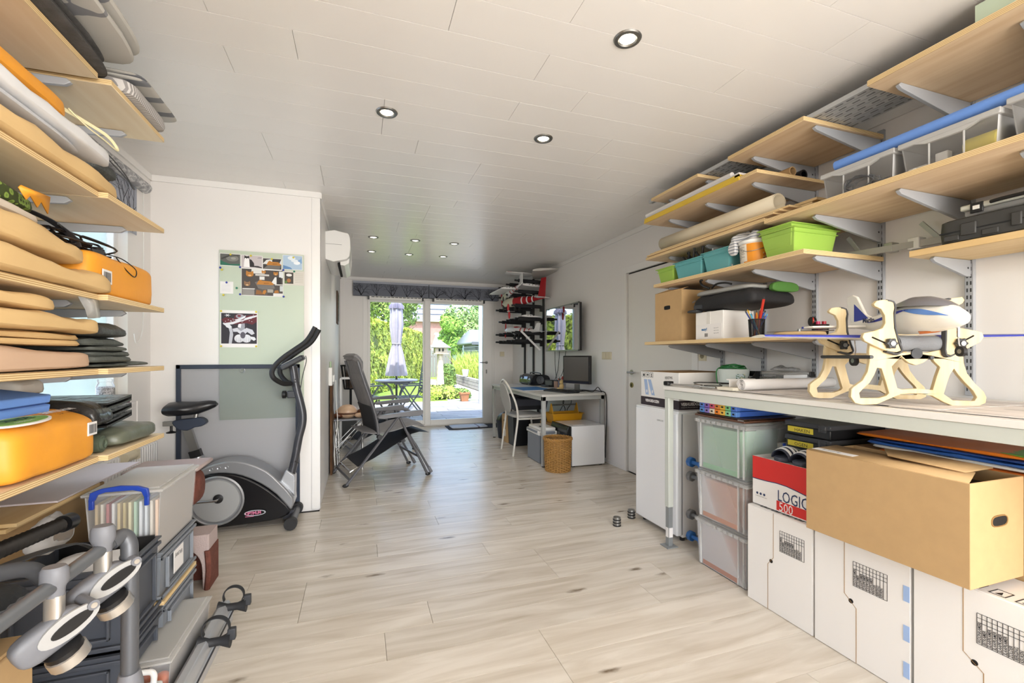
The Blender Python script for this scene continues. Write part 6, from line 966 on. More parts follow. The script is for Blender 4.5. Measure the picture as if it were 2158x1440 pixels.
# door stops
for i, (x, y, lb) in enumerate(((1.72, 2.77, 'small round steel and black door stop out on the floor'), (1.905, 2.87, 'small round steel and black door stop half behind the fridge'))):
    t = T('door_stop', lb, 'door stop', (x, y, 0)); P('body', MB().lathe((x, y, 0), [(.026, 0), (.026, .062), (.01, .066)], 20), steel, t)
    for z in (.0, .02, .04): P('rubber_ring', MB().lathe((x, y, z), [(.0255, 0), (.0285, .002), (.0285, .008), (.0255, .010)], 20, caps=False), dark, t)
# ------------------------------------------------------------------ right wall shelves: contents
alw = mat('profile_white', 'b9bbbc', .35, .3); lime = clear('lime_plastic', 'b2da62', .66, .3); teal = clear('teal_plastic', '7fd0d4', .48, .3); yel = mat('yellow_tape', 'd8b53c', .55)
for i in range(7): 
    x = 2.10+i*.042; z = 2.368; t = T('metal_profile', ['outermost', 'second', 'third', 'fourth', 'fifth', 'sixth', 'innermost'][i]+' of the long pale slotted metal profiles on the top shelves', 'profile', (x, 1.9, z), 'long metal profiles under the ceiling'); y0, y1 = 1.0+.03*(i % 3), 2.93-.02*(i*3 % 4)
    P('rail', MB().prism([(x, z), (x+.036, z), (x+.036, z+.022), (x+.032, z+.022), (x+.032, z+.004), (x+.004, z+.004), (x+.004, z+.022), (x, z+.022)], 1, y0, y1), alw if i < 5 else greyp, t)
    m = MB(); y = y0+.03
    while y < y1-.05: m.add([(x+.013, y, z-.0008), (x+.023, y, z-.0008), (x+.023, y+.035, z-.0008), (x+.013, y+.035, z-.0008)], [(0, 1, 2, 3)]); y += .05+.012*(i % 2)
    P('slots', m, mat('slot_grey', '6c6d6f', .6), t, kind='stuff', smooth=False)
S('light_green_sheet', 'pale green sheet standing on the nearest top shelf', 'sheet', MB().box(2.1, .95, 2.368, 2.11, 1.0, 2.46).box(2.1, .7, 2.368, 2.106, .95, 2.46), mat('sheet_green', 'cfe0c8', .6))
# taped board shelf
t = T('taped_board', 'long white board with yellow tape edge on upper shelf', 'board', (2.3, 2.5, 2.217)); P('board', MB().box(2.055, 2.02, 2.238, 2.4, 2.90, 2.25), paper, t); P('blue_board', MB().box(2.045, 2.02, 2.229, 2.4, 2.88, 2.237), mat('board_blue', '52688f', .6), t); P('tape', MB().box(2.032, 2.0, 2.2175, 2.04, 2.89, 2.229).box(2.032, 2.0, 2.196, 2.0385, 2.89, 2.2175).box(2.032, 2.0, 2.2175, 2.3, 2.03, 2.228), yel, t)
S('cream_tube', 'white rolled tube end lying beside the yellow taped board', 'tube', MB().cyl((2.085, 2.1, 2.268), (2.085, 2.93, 2.268), .017), paper)
t = T('cardboard_tube', 'short cardboard tube with open end on upper shelf', 'tube', (2.32, 2.1, 2.217)); P('tube', MB().lathe((2.32, 1.9, 2.245), [(.026, 0), (.026, .5), (.021, .5), (.021, 0), (.026, 0)], 20, ax=1, caps=False), card, t)
S('black_tube', 'black plastic tube end beside the cardboard tube', 'tube', MB().lathe((2.43, 1.92, 2.247), [(.029, 0), (.029, .5), (.02, .5), (.02, 0), (.029, 0)], 18, ax=1, caps=False), black)
# cream roll and boards
crm = mat('cream_roll', 'd8cdb4', .5, var=.04, vs=3)
t = T('sheet_roll', 'large cream rolled sheet lying along the plywood shelf', 'roll', (2.16, 2.35, 1.98)); sp = [(.052*(1-.25*a/12.6)*math.cos(a), .052*(1-.25*a/12.6)*math.sin(a)) for a in [i*.35 for i in range(37)]]; m = MB(); rings = [[Vector((2.17+x, y, 2.038+z)) for x, z in sp] for y in (1.86, 2.2, 2.5, 2.84)]; m.loft(rings, False, False); P('sheet', m, crm, t, solid=.002)
for i, (x, y0, y1, z0, z1) in enumerate(((2.06, 1.80, 2.9, 1.947, 1.957), (2.075, 1.775, 2.88, 1.958, 1.969), (2.10, 1.74, 2.86, 1.970, 1.981))): S('loose_board', ['lowest', 'middle', 'topmost'][i]+' of the long thin boards stacked under the cream roll', 'board', MB().box(x, y0, z0, 2.45, y1, z1), plyR, bev=.001, group='long boards under the cream roll')
for i, (x, y0, z) in enumerate(((2.21, 1.72, 1.983), (2.235, 1.735, 1.999), (2.235, 1.71, 2.015))): S('short_board', ['lowest', 'middle', 'topmost'][i]+' of the short pine boards in front of the cream roll end', 'board', MB().box(x+.02, y0, z, 2.55, 1.85, z+.014), pine, bev=.001, group='short boards beside the cream roll')
# clear lidded boxes
def lidbox(label, y0, y1, z0=1.926, x0=2.085, x1=2.5, h=.125):
    t = T('lidded_box', label, 'storage box', ((x0+x1)/2, (y0+y1)/2, z0), 'clear lidded boxes on the long shelf')
    P('body', MB().hollow(x0+.01, y0+.008, z0, x1-.01, y1-.008, z0+h, .003, .012), frost, t)
    n = 12; rim = []
    P('lid', MB().loft([[(x0, y0+(y1-y0)*k/n, z0+h-.012-.014*(1-abs(2*k/n-1)**3)*(0)) for k in range(n+1)]+[(x1, y1-(y1-y0)*k/n, z0+h-.012) for k in range(n+1)], [(x0, y0+(y1-y0)*k/n, z0+h+.008) for k in range(n+1)]+[(x1, y1-(y1-y0)*k/n, z0+h+.008) for k in range(n+1)], [(x0+.015, y0+.015+(y1-y0-.03)*k/n, z0+h+.014) for k in range(n+1)]+[(x1-.015, y1-.015-(y1-y0-.03)*k/n, z0+h+.014) for k in range(n+1)]]), clear('lid_clear', 'e6e6e4', .5, .3), t, bev=.003)
    yc = (y0+y1)/2; P('lid_dip', MB().prism([(yc-.1, z0+h-.011), (yc-.06, z0+h-.026), (yc+.06, z0+h-.026), (yc+.1, z0+h-.011)], 0, x0-.001, x0+.012), clear('lid_clear', 'e6e6e4', .5, .3), t)
    for y in (y0+.33*(y1-y0), y0+.67*(y1-y0)): P('rib', MB().box(x0+.006, y-.002, z0+.004, x0+.011, y+.002, z0+h-.012), clear('lid_clear', 'e6e6e4', .5, .3), t)
lidbox('clear lidded box with grey cables, left on the long shelf', 1.25, 1.565); lidbox('clear lidded box with yellow roll, middle of the long shelf', .925, 1.238); lidbox('clear lidded box at the right frame edge on the long shelf', .59, .912, h=.14)
S('cable_coil', 'grey coiled cable inside the left clear lidded box', 'cable', MB().tube([(2.12+.03*math.sin(k*.3), 1.40+.07*math.cos(k*1.9), 1.965+.035*math.sin(k*1.9)) for k in range(22)], .0035, 6, sub=4), mat('cable_grey2', '4d4f52', .5)); S('black_adapter', 'black adapter blocks in the left clear lidded box', 'adapter', MB().box(2.13, 1.275, 1.931, 2.2, 1.36, 1.965), black, bev=.004)
S('yellow_roll', 'yellow roll inside the middle clear lidded box', 'roll', MB().cyl((2.15, .95, 1.969), (2.15, 1.045, 1.969), .037, n=22), mat('roll_yellow', 'd9c63a', .6), bev=.004); S('white_adapter', 'white plug adapters in the middle clear lidded box', 'adapter', MB().box(2.11, 1.15, 1.931, 2.15, 1.215, 1.955).box(2.12, 1.09, 1.935, 2.15, 1.13, 1.985).cyl((2.11, 1.19, 1.943), (2.104, 1.19, 1.943), .01), plw, bev=.004)
S('grey_lumps', 'grey odds and ends in the middle clear lidded box', 'bundle', MB().soft(2.2, .95, 1.931, 2.45, 1.2, 2.0, p=2.4, n=8, amp=.03, sc=12, seed=71), mat('lumps_grey', '77797a', .7, var=.4, vs=30)); S('grey_lumps', 'grey odds and ends in the rightmost clear lidded box', 'bundle', MB().soft(2.12, .62, 1.931, 2.45, .88, 2.02, p=2.4, n=8, amp=.03, sc=12, seed=72), mat('lumps_grey', '77797a', .7, var=.4, vs=30))
S('foam_tube', 'long light blue foam tube lying on the clear lidded boxes', 'foam tube', MB().cyl((2.125, .55, 2.098), (2.125, 1.515, 2.092), .023, n=18), bluef)
S('green_lid', 'small green lid edge beside the blue foam tube', 'lid', MB().box(2.18, 1.21, 2.068, 2.4, 1.26, 2.078), mat('lid_green2', '7fb08c', .5))
# tubs on the middle shelf
def tub(label, x0, y0, x1, y1, z0, z1, m, nm='open_tub'):
    t = T(nm, label, 'tub', ((x0+x1)/2, (y0+y1)/2, z0)); P('body', MB().hollow(x0, y0, z0, x1, y1, z1, .003, .018, .012), m, t, bev=.004); P('rim_band', MB().hollow(x0-.003, y0-.003, z1-.022, x1+.003, y1+.003, z1-.018, .004), m, t); return t
tub('lime green open tub, left end of the tub shelf', 2.075, 2.62, 2.30, 2.79, 1.721, 1.825, lime); tub('turquoise open tub holding black handled pliers', 2.075, 2.345, 2.30, 2.60, 1.721, 1.835, teal); tub('turquoise open tub filled with white balls', 2.075, 2.115, 2.30, 2.33, 1.721, 1.845, teal)
tub('lower of the two nested large lime green tubs', 2.075, 1.69, 2.375, 1.885, 1.721, 1.85, lime); tub('upper of the two nested large lime green tubs', 2.068, 1.70, 2.38, 1.892, 1.765, 1.872, lime)
r = random.Random(12)
for k in range(10): S('white_ball', 'white plastic ball in the turquoise tub, %s' % ['front left', 'front right', 'front centre', 'second layer left', 'second layer right', 'rear left', 'rear right', 'rear centre', 'top left', 'top right'][k], 'ball', MB().ell((2.115+.045*(k//3), 2.15+.055*(k % 3)+.012*(k//3 % 2), 1.748+.034*(k//4)), .022), mat('ball_white', 'd8e2e2', .3), group='white balls in the turquoise tub')
for i, (y, l) in enumerate(((2.42, .06), (2.50, .075), (2.55, .05))):
    t = T('pliers', ['short', 'long', 'small'][i]+' black handled pliers standing in the turquoise tub', 'pliers', (2.16, y, 1.73)); P('handle', MB().tube([(2.15, y, 1.80), (2.14, y-.012, 1.85), (2.13, y-.03, 1.86+l)], .008, 8, sub=3), black, t); P('handle', MB().tube([(2.15, y, 1.80), (2.15, y+.02, 1.85), (2.14, y+.045, 1.85+l*.8)], .008, 8, sub=3), black, t); P('jaw', MB().tube([(2.15, y, 1.81), (2.155, y, 1.735)], .008, 6), steel, t)
t = T('clear_cup', 'small clear cup on top of the white balls', 'cup', (2.14, 2.29, 1.84)); P('cup', MB().lathe((2.14, 2.28, 1.83), [(.025, 0), (.03, .05), (.028, .05), (.023, .002)], 18), frost, t)
t = T('paint_bucket', 'white bucket with orange printed label and wire handle', 'bucket', (2.14, 1.985, 1.721)); cx, cy = 2.155, 1.995
P('pail', MB().lathe((cx, cy, 1.721), [(.078, 0), (.088, .12), (.085, .12), (.074, .004)], 36), plw, t); P('rim', MB().lathe((cx, cy, 1.835), [(.088, 0), (.094, .003), (.094, .018), (.086, .02), (.086, .0)], 36, caps=False), plw, t)
def wrap(a0, a1, z0, z1, dr, m, nm): P(nm, MB().loft([[Vector((cx+(.0785+.0833*(z-1.721)+dr)*math.cos(a), cy+(.0785+.0833*(z-1.721)+dr)*math.sin(a), z)) for a in [a0+(a1-a0)*i/14 for i in range(15)]] for z in (z0, z1)], False, False), m, t)
wrap(3.0, 4.9, 1.728, 1.832, .0008, mat('label_orange', 'dc8c1e', .45), 'orange_label'); wrap(2.2, 3.3, 1.735, 1.83, .0012, mat('label_cream', 'e4ddd0', .6), 'text_label'); wrap(4.3, 4.9, 1.728, 1.775, .0014, blotch('label_food', ['b5541c', 'dca23a', '6b3a16', 'e9e0cc'], 60), 'label_print')
m = MB()
for k in range(8):
    z = 1.815-.009*k; a0, a1 = 2.35, 2.35+[.8, .65, .8, .75, .8, .5, .8, .4][k]; m.loft([[Vector((cx+(.0785+.0833*(z_-1.721)+.0018)*math.cos(a), cy+(.0785+.0833*(z_-1.721)+.0018)*math.sin(a), z_)) for a in [a0+(a1-a0)*i/8 for i in range(9)]] for z_ in (z, z+.0018)], False, False)
P('label_lines', m, ink, t, kind='stuff'); P('wire_handle', MB().tube([(cx-.05, cy+.08, 1.838), (cx-.094, cy+.03, 1.81), (cx-.100, cy-.01, 1.79), (cx-.085, cy-.05, 1.785), (cx-.03, cy-.09, 1.80)], .0018, 6, sub=5), steel, t)
S('cleaning_cloth', 'striped grey and white cloths heaped over the bucket', 'cloth', MB().soft(2.07, 1.93, 1.845, 2.24, 2.09, 1.905, p=2.2, n=12, amp=.035, sc=15, seed=75).soft(2.055, 2.05, 1.785, 2.085, 2.10, 1.87, p=2.4, n=8, amp=.012, sc=20, seed=76), stripes('cloth_stripe', 'd2d2d2', '8a8f98', 2, 60, .3, .9, 6)); S('cleaning_cloth', 'dark cloth with white towel edge behind bucket', 'cloth', MB().soft(2.12, 1.80, 1.885, 2.32, 1.96, 1.9, p=2.2, n=10, amp=.015, sc=14, seed=78), mat('cloth_dark', '2c3036', .9))
t = T('bar_clamp', 'grey metal bar clamp lying across the shelf end', 'clamp', (2.5, 1.5, 1.725)); cg = mat('clamp_bar', 'a5a59f', .4, .3)
P('bar', MB().tube([(2.47, 1.72, 1.735), (2.60, 1.29, 1.745)], .02, 4, flat=(.022, .012, 0, 0, 1)), cg, t); P('arm', MB().tube([(2.49, 1.66, 1.75), (2.47, 1.70, 1.83)], .01, 4, flat=(.014, .005, 0, 1, 0)), cg, t); P('arm', MB().tube([(2.58, 1.36, 1.755), (2.56, 1.42, 1.84)], .01, 4, flat=(.014, .005, 0, 1, 0)), cg, t); P('jaw', MB().box(2.545, 1.42, 1.72, 2.6, 1.47, 1.775), plw, t, bev=.004); P('jaw', MB().box(2.52, 1.52, 1.722, 2.575, 1.56, 1.77), cg, t, bev=.004); P('screw', MB().cyl((2.56, 1.46, 1.715), (2.61, 1.36, 1.712), .006), cg, t)
# short pine shelf
tc = mat('case_black', '3b3b3a', .55)
t = T('tool_case', 'dark grey moulded tool case on the short pine shelf', 'tool case', (2.45, 1.0, 1.66)); P('body', MB().soft(2.31, .62, 1.661, 2.61, 1.225, 1.762, p=12, n=10, low=.45, pc=14), tc, t); P('seam', MB().box(2.308, .64, 1.705, 2.32, 1.215, 1.71), black, t)
for y, w_ in ((1.12, .05), (.98, .03), (.80, .05)): P('latch', MB().box(2.303, y-w_/2, 1.685, 2.316, y+w_/2, 1.735), tc, t, bev=.004)
for y in (1.17, 1.05, .9): P('panel', MB().box(2.306, y-.02, 1.672, 2.315, y+.03, 1.695), tc, t, bev=.003)
t = T('assortment_case', 'translucent white case with black latches on the tool case', 'case', (2.45, 1.0, 1.763)); P('base', MB().box(2.34, .60, 1.764, 2.6, 1.15, 1.79), frost2, t, bev=.006); P('lid', MB().box(2.332, .59, 1.79, 2.608, 1.16, 1.812), mat('case_pale', 'c9cabf', .4), t, bev=.006); P('latch', MB().box(2.328, 1.085, 1.772, 2.336, 1.125, 1.812), black, t, bev=.002); P('latch_plate', MB().box(2.325, 1.095, 1.785, 2.329, 1.115, 1.80), plw, t); P('handle', MB().tube([(2.325, 1.06, 1.80), (2.318, 1.03, 1.80), (2.318, .85, 1.80), (2.325, .82, 1.80)], .007, 8), black, t)
S('blue_case', 'bright blue plastic case edge at the right frame edge', 'case', MB().box(2.33, .5, 1.82, 2.6, .93, 1.855), mat('case_blue', '2c63b5', .4), bev=.005)
# work shelf
t = T('cardboard_box', 'open brown cardboard box with black hand hole on the work shelf', 'box', (2.24, 2.68, 1.304)); P('body', MB().hollow(2.08, 2.535, 1.304, 2.40, 2.825, 1.655, .004), card, t); P('flap', MB().add([(2.08, 2.535, 1.655), (2.08, 2.825, 1.655), (2.15, 2.80, 1.677), (2.15, 2.55, 1.677)], [(0, 1, 2, 3)]), card, t, solid=.003); P('flap', MB().add([(2.08, 2.825, 1.655), (2.40, 2.825, 1.655), (2.38, 2.70, 1.672), (2.10, 2.70, 1.672)], [(0, 1, 2, 3)]), card, t, solid=.003); hh = MB().soft(2.077, 2.655, 1.528, 2.0812, 2.722, 1.556, p=6, n=6, pc=4); P('hand_hole', MB().prism(rnd([(2.66, 1.53), (2.715, 1.53), (2.72, 1.543), (2.715, 1.556), (2.66, 1.556), (2.655, 1.543)], 2), 0, 2.0785, 2.0812), gapm, t)
t = T('white_box', 'white cardboard box with small blue print on the work shelf', 'box', (2.2, 2.28, 1.304)); P('body', MB().box(2.08, 2.165, 1.304, 2.32, 2.40, 1.478), boxw, t, bev=.003); P('label', MB().box(2.0785, 2.175, 1.31, 2.0805, 2.395, 1.40), paper, t); text('easy!', .024, (2.0782, 2.345, 1.36), (0, -1, 0), (0, 0, 1), mat('print_blue', '3d78a8', .6), t, bold=.001); bars(t, 2.078, 2.29, 1.32, .03, .022, seed=8)
for k in range(3): text('item no 0%d' % (k+1), .009, (2.0782, 2.24, 1.37-.016*k), (0, -1, 0), (0, 0, 1), ink, t)
P('tape', MB().box(2.0782, 2.27, 1.40, 2.0802, 2.30, 1.478).box(2.0782, 2.27, 1.477, 2.32, 2.30, 1.479), mat('tape_clear', 'd9d6d0', .2), t)
bg = mat('bag_black', '17171a', .7, bump=.15, bs=60)
t = T('tool_bag', 'black fabric bag with grey top and lime end on the boxes', 'bag', (2.25, 2.15, 1.48)); P('body', MB().soft(2.06, 1.93, 1.479, 2.40, 2.42, 1.60, p=3, n=14, amp=.015, sc=7, seed=81), bg, t); P('top', MB().soft(2.075, 1.97, 1.58, 2.39, 2.41, 1.622, p=3, n=12, amp=.008, sc=6, seed=82), mat('bag_grey', '8f8f8c', .7), t); P('lime_panel', MB().soft(2.20, 1.922, 1.565, 2.40, 1.955, 1.622, p=3, n=8, amp=.006, seed=83), mat('bag_lime', '46752f', .7), t); P('handle', MB().tube([(2.12, 2.32, 1.63), (2.10, 2.36, 1.655), (2.10, 2.38, 1.685), (2.11, 2.37, 1.692)], .007, 8, sub=4), black, t); P('handle', MB().tube([(2.12, 2.3, 1.63), (2.11, 2.25, 1.648), (2.11, 2.18, 1.645), (2.12, 2.14, 1.632)], .006, 8, sub=4), black, t); P('zip_pull', MB().tube([(2.055, 2.40, 1.545), (2.052, 2.37, 1.555)], .004, 5), steel, t); P('strap_end', MB().soft(2.05, 2.36, 1.479, 2.11, 2.45, 1.50, p=3, n=6, seed=2), charcoal, t); P('mesh_patch', MB().box(2.056, 2.32, 1.50, 2.062, 2.39, 1.525), charcoal, t)
t = T('pencil_cup', 'black wire mesh cup crammed with pens and pencils', 'pen cup', (2.12, 1.97, 1.304)); wm = clear('wire_mesh', '151518', .6, .5)
def cup(t, x, y, z, r_, h_):
    P('mesh', MB().lathe((x, y, z), [(r_*.86, 0), (r_, h_)], 24, caps=False), wm, t); P('rim', MB().ring((x, y, z+h_), r_, .0025), black, t); P('base', MB().cyl((x, y, z), (x, y, z+.003), r_*.86, n=20), black, t)
    for k in range(20): a = 2*PI*k/20; P('wire', MB().cyl((x+r_*.86*math.cos(a), y+r_*.86*math.sin(a), z), (x+r_*math.cos(a), y+r_*math.sin(a), z+h_), .0012, n=4), black, t)
cup(t, 2.125, 1.965, 1.304, .042, .10); r = random.Random(17); pc_ = ['2d5fb0', 'd9a41c', 'c43a22', '3f86c4', '26262a', 'e0b02c', '2a3f8c', '4aa0c8', 'd98a1c', '28407a', 'b8322a', '5566c0']
for k in (0, 1, 2, 3, 4, 5, 6, 7, 8, 9, 10, 11, 13):
    a = 2*PI*k/13+r.uniform(-.2, .2); q = r.uniform(.3, .95); ln = r.uniform(.13, .155) if k != 9 else .225; c_ = (pc_+['3c8f5a', '7d3fa0'])[k] if k != 9 else 'c4311f'; b0 = Vector((2.125+.02*math.cos(a+2.5), 1.965+.02*math.sin(a+2.5), 1.308)); b1 = Vector((2.125+.04*q*math.cos(a), 1.965+.04*q*math.sin(a), 1.404)); d_ = (b1-b0).normalized()
    t2 = T('pencil', '%s standing in the black wire mesh cup' % ({'2d5fb0': 'blue pen', 'd9a41c': 'yellow pencil', 'c43a22': 'red pencil', '3f86c4': 'light blue pen', '26262a': 'black pen', 'e0b02c': 'golden pencil', '2a3f8c': 'navy pen', '4aa0c8': 'sky blue pen', 'd98a1c': 'orange pencil', '28407a': 'slate blue pen', 'b8322a': 'dark red pencil', '5566c0': 'violet pen', '7d3fa0': 'purple pen', '3c8f5a': 'green pen', 'c4311f': 'tall red carpenter pencil'}[c_]), 'pencil', b0, 'pens in the black mesh cup')
    P('shaft', MB().cyl(b0, b0+d_*ln, .0042 if k != 9 else .007, n=7), mat('pencil_'+c_, c_, .4), t2); P('cap', MB().cyl(b0+d_*ln, b0+d_*(ln+.012), .0043, .002 if k % 3 else .004, n=7), [charcoal, paper, mat('pencil_'+pc_[(k*5) % 12], pc_[(k*5) % 12], .4)][k % 3], t2)
t = T('red_pen_cup', 'small black mesh cup with red and black tools', 'pen cup', (2.42, 1.78, 1.304)); cup(t, 2.40, 1.80, 1.304, .04, .065)
for i, (c_, dx, dy, h_) in enumerate((('c02c5f', -.012, .004, .085), ('a3182c', .012, -.012, .085), ('cf3a4f', .014, .012, .07))): S('glue_stick', ['magenta', 'dark red', 'pale red'][i]+' cap stick in the small mesh cup', 'stick', MB().cyl((2.40+dx, 1.80+dy, 1.308), (2.40+dx, 1.80+dy, 1.304+h_), .011, n=14), mat('stick_'+c_, c_, .4), group='sticks in the small cup')
t = T('tape_measure', 'black and red round tape tool leaning in the small cup', 'tape', (2.38, 1.84, 1.33)); P('case', MB().cyl((2.375, 1.835, 1.39), (2.39, 1.83, 1.39), .026, n=20), black, t); P('band', MB().cyl((2.373, 1.826, 1.395), (2.376, 1.824, 1.395), .018, n=16), mat('red_band', 'd0382c', .4), t)
S('wooden_disc', 'round thin wooden disc lying on the work shelf', 'disc', MB().lathe((2.28, 1.83, 1.304), [(.001, 0), (.12, 0), (.125, .012), (.12, .024), (.001, .024)], 36), plyR); t = T('drafting_compass', 'thin silver compass rod lying on the wooden disc', 'compass', (2.24, 1.8, 1.329)); P('rod', MB().cyl((2.16, 1.93, 1.332), (2.34, 1.68, 1.333), .003, n=8), steel, t); P('joint', MB().cyl((2.25, 1.805, 1.3285), (2.25, 1.805, 1.345), .008, n=12), steel, t)
# ------------------------------------------------------------------ fridge and boxes by the bench
t = T('table_fridge', 'white undercounter fridge at the end of the workbench', 'fridge', (2.2, 2.6, 0)); P('cabinet', MB().box(1.975, 2.40, .02, 2.52, 2.85, .822), gloss_w, t, bev=.006); P('door', MB().box(1.928, 2.395, .035, 1.972, 2.853, .83), gloss_w, t, bev=.010); P('top', MB().box(1.935, 2.392, .822, 2.525, 2.858, .84), gloss_w, t, bev=.006); P('door_seal', MB().box(1.970, 2.40, .04, 1.978, 2.848, .82), mat('seal_grey', '9b9c9d', .6), t); text('HOME LINE', .017, (1.9275, 2.60, .755), (0, -1, 0), (0, 0, 1), steel, t, sx=.8)
for x, y in ((1.99, 2.42), (1.99, 2.82), (2.48, 2.42), (2.48, 2.82)): P('foot', MB().cyl((x, y, 0), (x, y, .022), .016), dark, t)
vd = mat('print_plum', '33292f', .6)
t = T('moving_box', 'white carton printed VERHUISDOZEN standing on the undercounter fridge', 'box', (2.18, 2.63, .84)); x0 = 1.968; P('body', MB().box(x0, 2.425, .84, 2.42, 2.84, 1.088), boxw, t, bev=.003); P('dark_band', MB().box(x0-.0008, 2.4242, .845, 2.4208, 2.8408, .905), vd, t); P('flap_edge', MB().box(x0-.001, 2.43, 1.0878, 2.41, 2.84, 1.0895), cardd, t)
text('VERHUISDOZEN', .026, (x0-.0012, 2.785, .87), (0, -1, 0), (0, 0, 1), paper, t, bold=.0012, sx=.82); text('VERHUISDOZEN', .028, (1.985, 2.4238, .872), (1, 0, 0), (0, 0, 1), paper, t, bold=.0012, sx=.9); text('moving boxes, white, set of eight pieces', .0085, (1.985, 2.4238, .858), (1, 0, 0), (0, 0, 1), paper, t)
text('KERSTMIS', .026, (x0-.001, 2.565, 1.04), (0, -1, .05), (0, .05, 1), ink, t, sx=.7); text('STOFFEN', .026, (x0-.001, 2.56, 1.01), (0, -1, .02), (0, .05, 1), ink, t, sx=.7)
for k in range(3):
    yc = 2.805-.045*k; P('symbol_frame', MB().prism([(yc-.018, 1.045), (yc+.018, 1.045), (yc+.018, 1.08), (yc-.018, 1.08)], 0, x0-.001, x0-.0002, holes=[[(yc-.016, 1.047), (yc+.016, 1.047), (yc+.016, 1.078), (yc-.016, 1.078)]]), ink, t, smooth=False)
P('symbol', MB().prism([(2.797, 1.052), (2.813, 1.052), (2.815, 1.07), (2.795, 1.07)], 0, x0-.001, x0), ink, t); P('symbol', MB().prism([(2.748, 1.06), (2.76, 1.072), (2.772, 1.06), (2.762, 1.06), (2.76, 1.05), (2.758, 1.06)], 0, x0-.001, x0), ink, t); P('symbol', MB().prism([(2.708, 1.05), (2.722, 1.05), (2.717, 1.057), (2.72, 1.072), (2.71, 1.072), (2.713, 1.057)], 0, x0-.001, x0), ink, t)
pb_ = mat('print_sky', '9fb4d6', .6)
for k, (yc, s) in enumerate(((2.785, -.02), (2.74, -.045))): P('binder_print', MB().prism([(yc+.018, 1.03), (yc-.018, 1.03), (yc-.018+s, .92), (yc+.018+s, .92)], 0, x0-.0009, x0-.0001, holes=[[(yc+s*.8+.008*math.cos(a), .945+.012*math.sin(a)) for a in [2*PI*i/14 for i in range(14)]]]), pb_, t, smooth=False)
# ------------------------------------------------------------------ workbench and things on it
bf = mat('bench_frame', 'c4c8c0', .4); bt = mat('bench_top', 'e2dfd9', .35)
t = T('workbench', 'long white workbench with pale steel frame along the right wall', 'workbench', (2.2, 1.1, 0)); P('bench_top', MB().box(1.82, -.3, .986, 2.615, 2.392, 1.01), bt, t, bev=.002); P('apron', MB().box(1.826, -.3, .936, 1.85, 2.386, .985).box(2.585, -.3, .936, 2.61, 2.386, .985).box(1.85, 2.362, .936, 2.585, 2.386, .985), bf, t, bev=.002)
for x, y in ((1.828, 2.348), (2.57, 2.348), (2.57, -.25)): P('leg', MB().box(x, y, .25, x+.038, y+.038, .986), bf, t, bev=.003); P('inner_leg', MB().box(x+.004, y+.004, .004, x+.034, y+.034, .25), mat('leg_inner', '8b8f90', .4, .2), t); P('foot_plate', MB().box(x-.02, y-.02, 0, x+.058, y+.058, .006), mat('leg_inner', '8b8f90', .4, .2), t)
P('leg_label', MB().box(1.8315, 2.355, .06, 1.8325, 2.38, .12).box(1.835, 2.3505, .06, 1.862, 2.3515, .12), paper, t)
Zb = 1.0105; r = random.Random(23)
for k in range(7):
    y = .55+k*.22; w_ = r.uniform(.3, .42); pts = [(1.86+r.uniform(0, .1), y), (2.45+r.uniform(-.1, .1), y+r.uniform(-.05, .05)), (2.45, y+w_), (1.84+r.uniform(0, .06), y+w_+r.uniform(-.05, .05))]
    S('drawing_sheet', ['nearest', 'second', 'third', 'fourth', 'fifth', 'sixth', 'farthest'][k]+' large plan sheet spread on the workbench from the near end', 'paper', MB().prism(pts, 2, Zb+.0012*(k % 3)*1.5, Zb+.0012*(k % 3)*1.5+.001), blotch('plan_print', ['e3ddd9', 'e6e0dc', 'e0dad6', 'cdc7c3', 'e8e2de', 'e3ddd9'], 5, stretch=(1, .12, 1)), group='plan sheets on the workbench')
t = T('plan_roll', 'white rolled paper plan lying across the workbench', 'roll', (2.2, 1.85, Zb)); sp = [((.031-.0012*a)*math.cos(a), (.031-.0012*a)*math.sin(a)) for a in [i*.3 for i in range(64)]]; P('paper', MB().loft([[Vector((x, 1.84+.02*(x-1.9)+p, Zb+.036+q_)) for p, q_ in sp] for x in (1.885, 2.2, 2.56)], False, False), paper, t, solid=.0008)
S('cardboard_tray', 'folded white card channel behind the plan roll', 'card', MB().prism([(1.93, Zb+.02), (1.93, Zb+.062), (1.955, Zb+.062), (1.955, Zb+.056), (1.936, Zb+.056), (1.936, Zb+.02)], 0, 1.9, 2.08).box(1.9, 1.92, Zb, 2.08, 1.96, Zb+.02), boxw)
S('card_block', 'small pale card pad at the workbench front edge', 'pad', MB().box(1.85, 1.86, Zb+.004, 1.98, 1.97, Zb+.02), mat('pad_cream', 'ddd6c4', .8), bev=.002)
S('white_tray', 'white flat laptop with dark edge on the bench end', 'laptop', MB().box(1.9, 2.06, Zb, 2.2, 2.3, Zb+.012), [mat('laptop_white', 'dfe3df', .3)], bev=.003)
t = T('metal_rod', 'thin steel rod with black end grip at the bench edge', 'rod', (1.88, 2.25, Zb)); P('rod', MB().cyl((1.832, 2.37, Zb+.012), (1.87, 2.0, Zb+.012), .006, n=10), chrome, t); P('rod', MB().cyl((1.846, 2.375, Zb+.01), (1.90, 2.0, Zb+.01), .004, n=8), chrome, t); P('grip', MB().box(1.815, 2.34, Zb+.003, 1.862, 2.385, Zb+.03), black, t, bev=.006); P('coupling', MB().cyl((1.856, 2.15, Zb+.013), (1.862, 2.10, Zb+.013), .012, n=12), chrome, t)
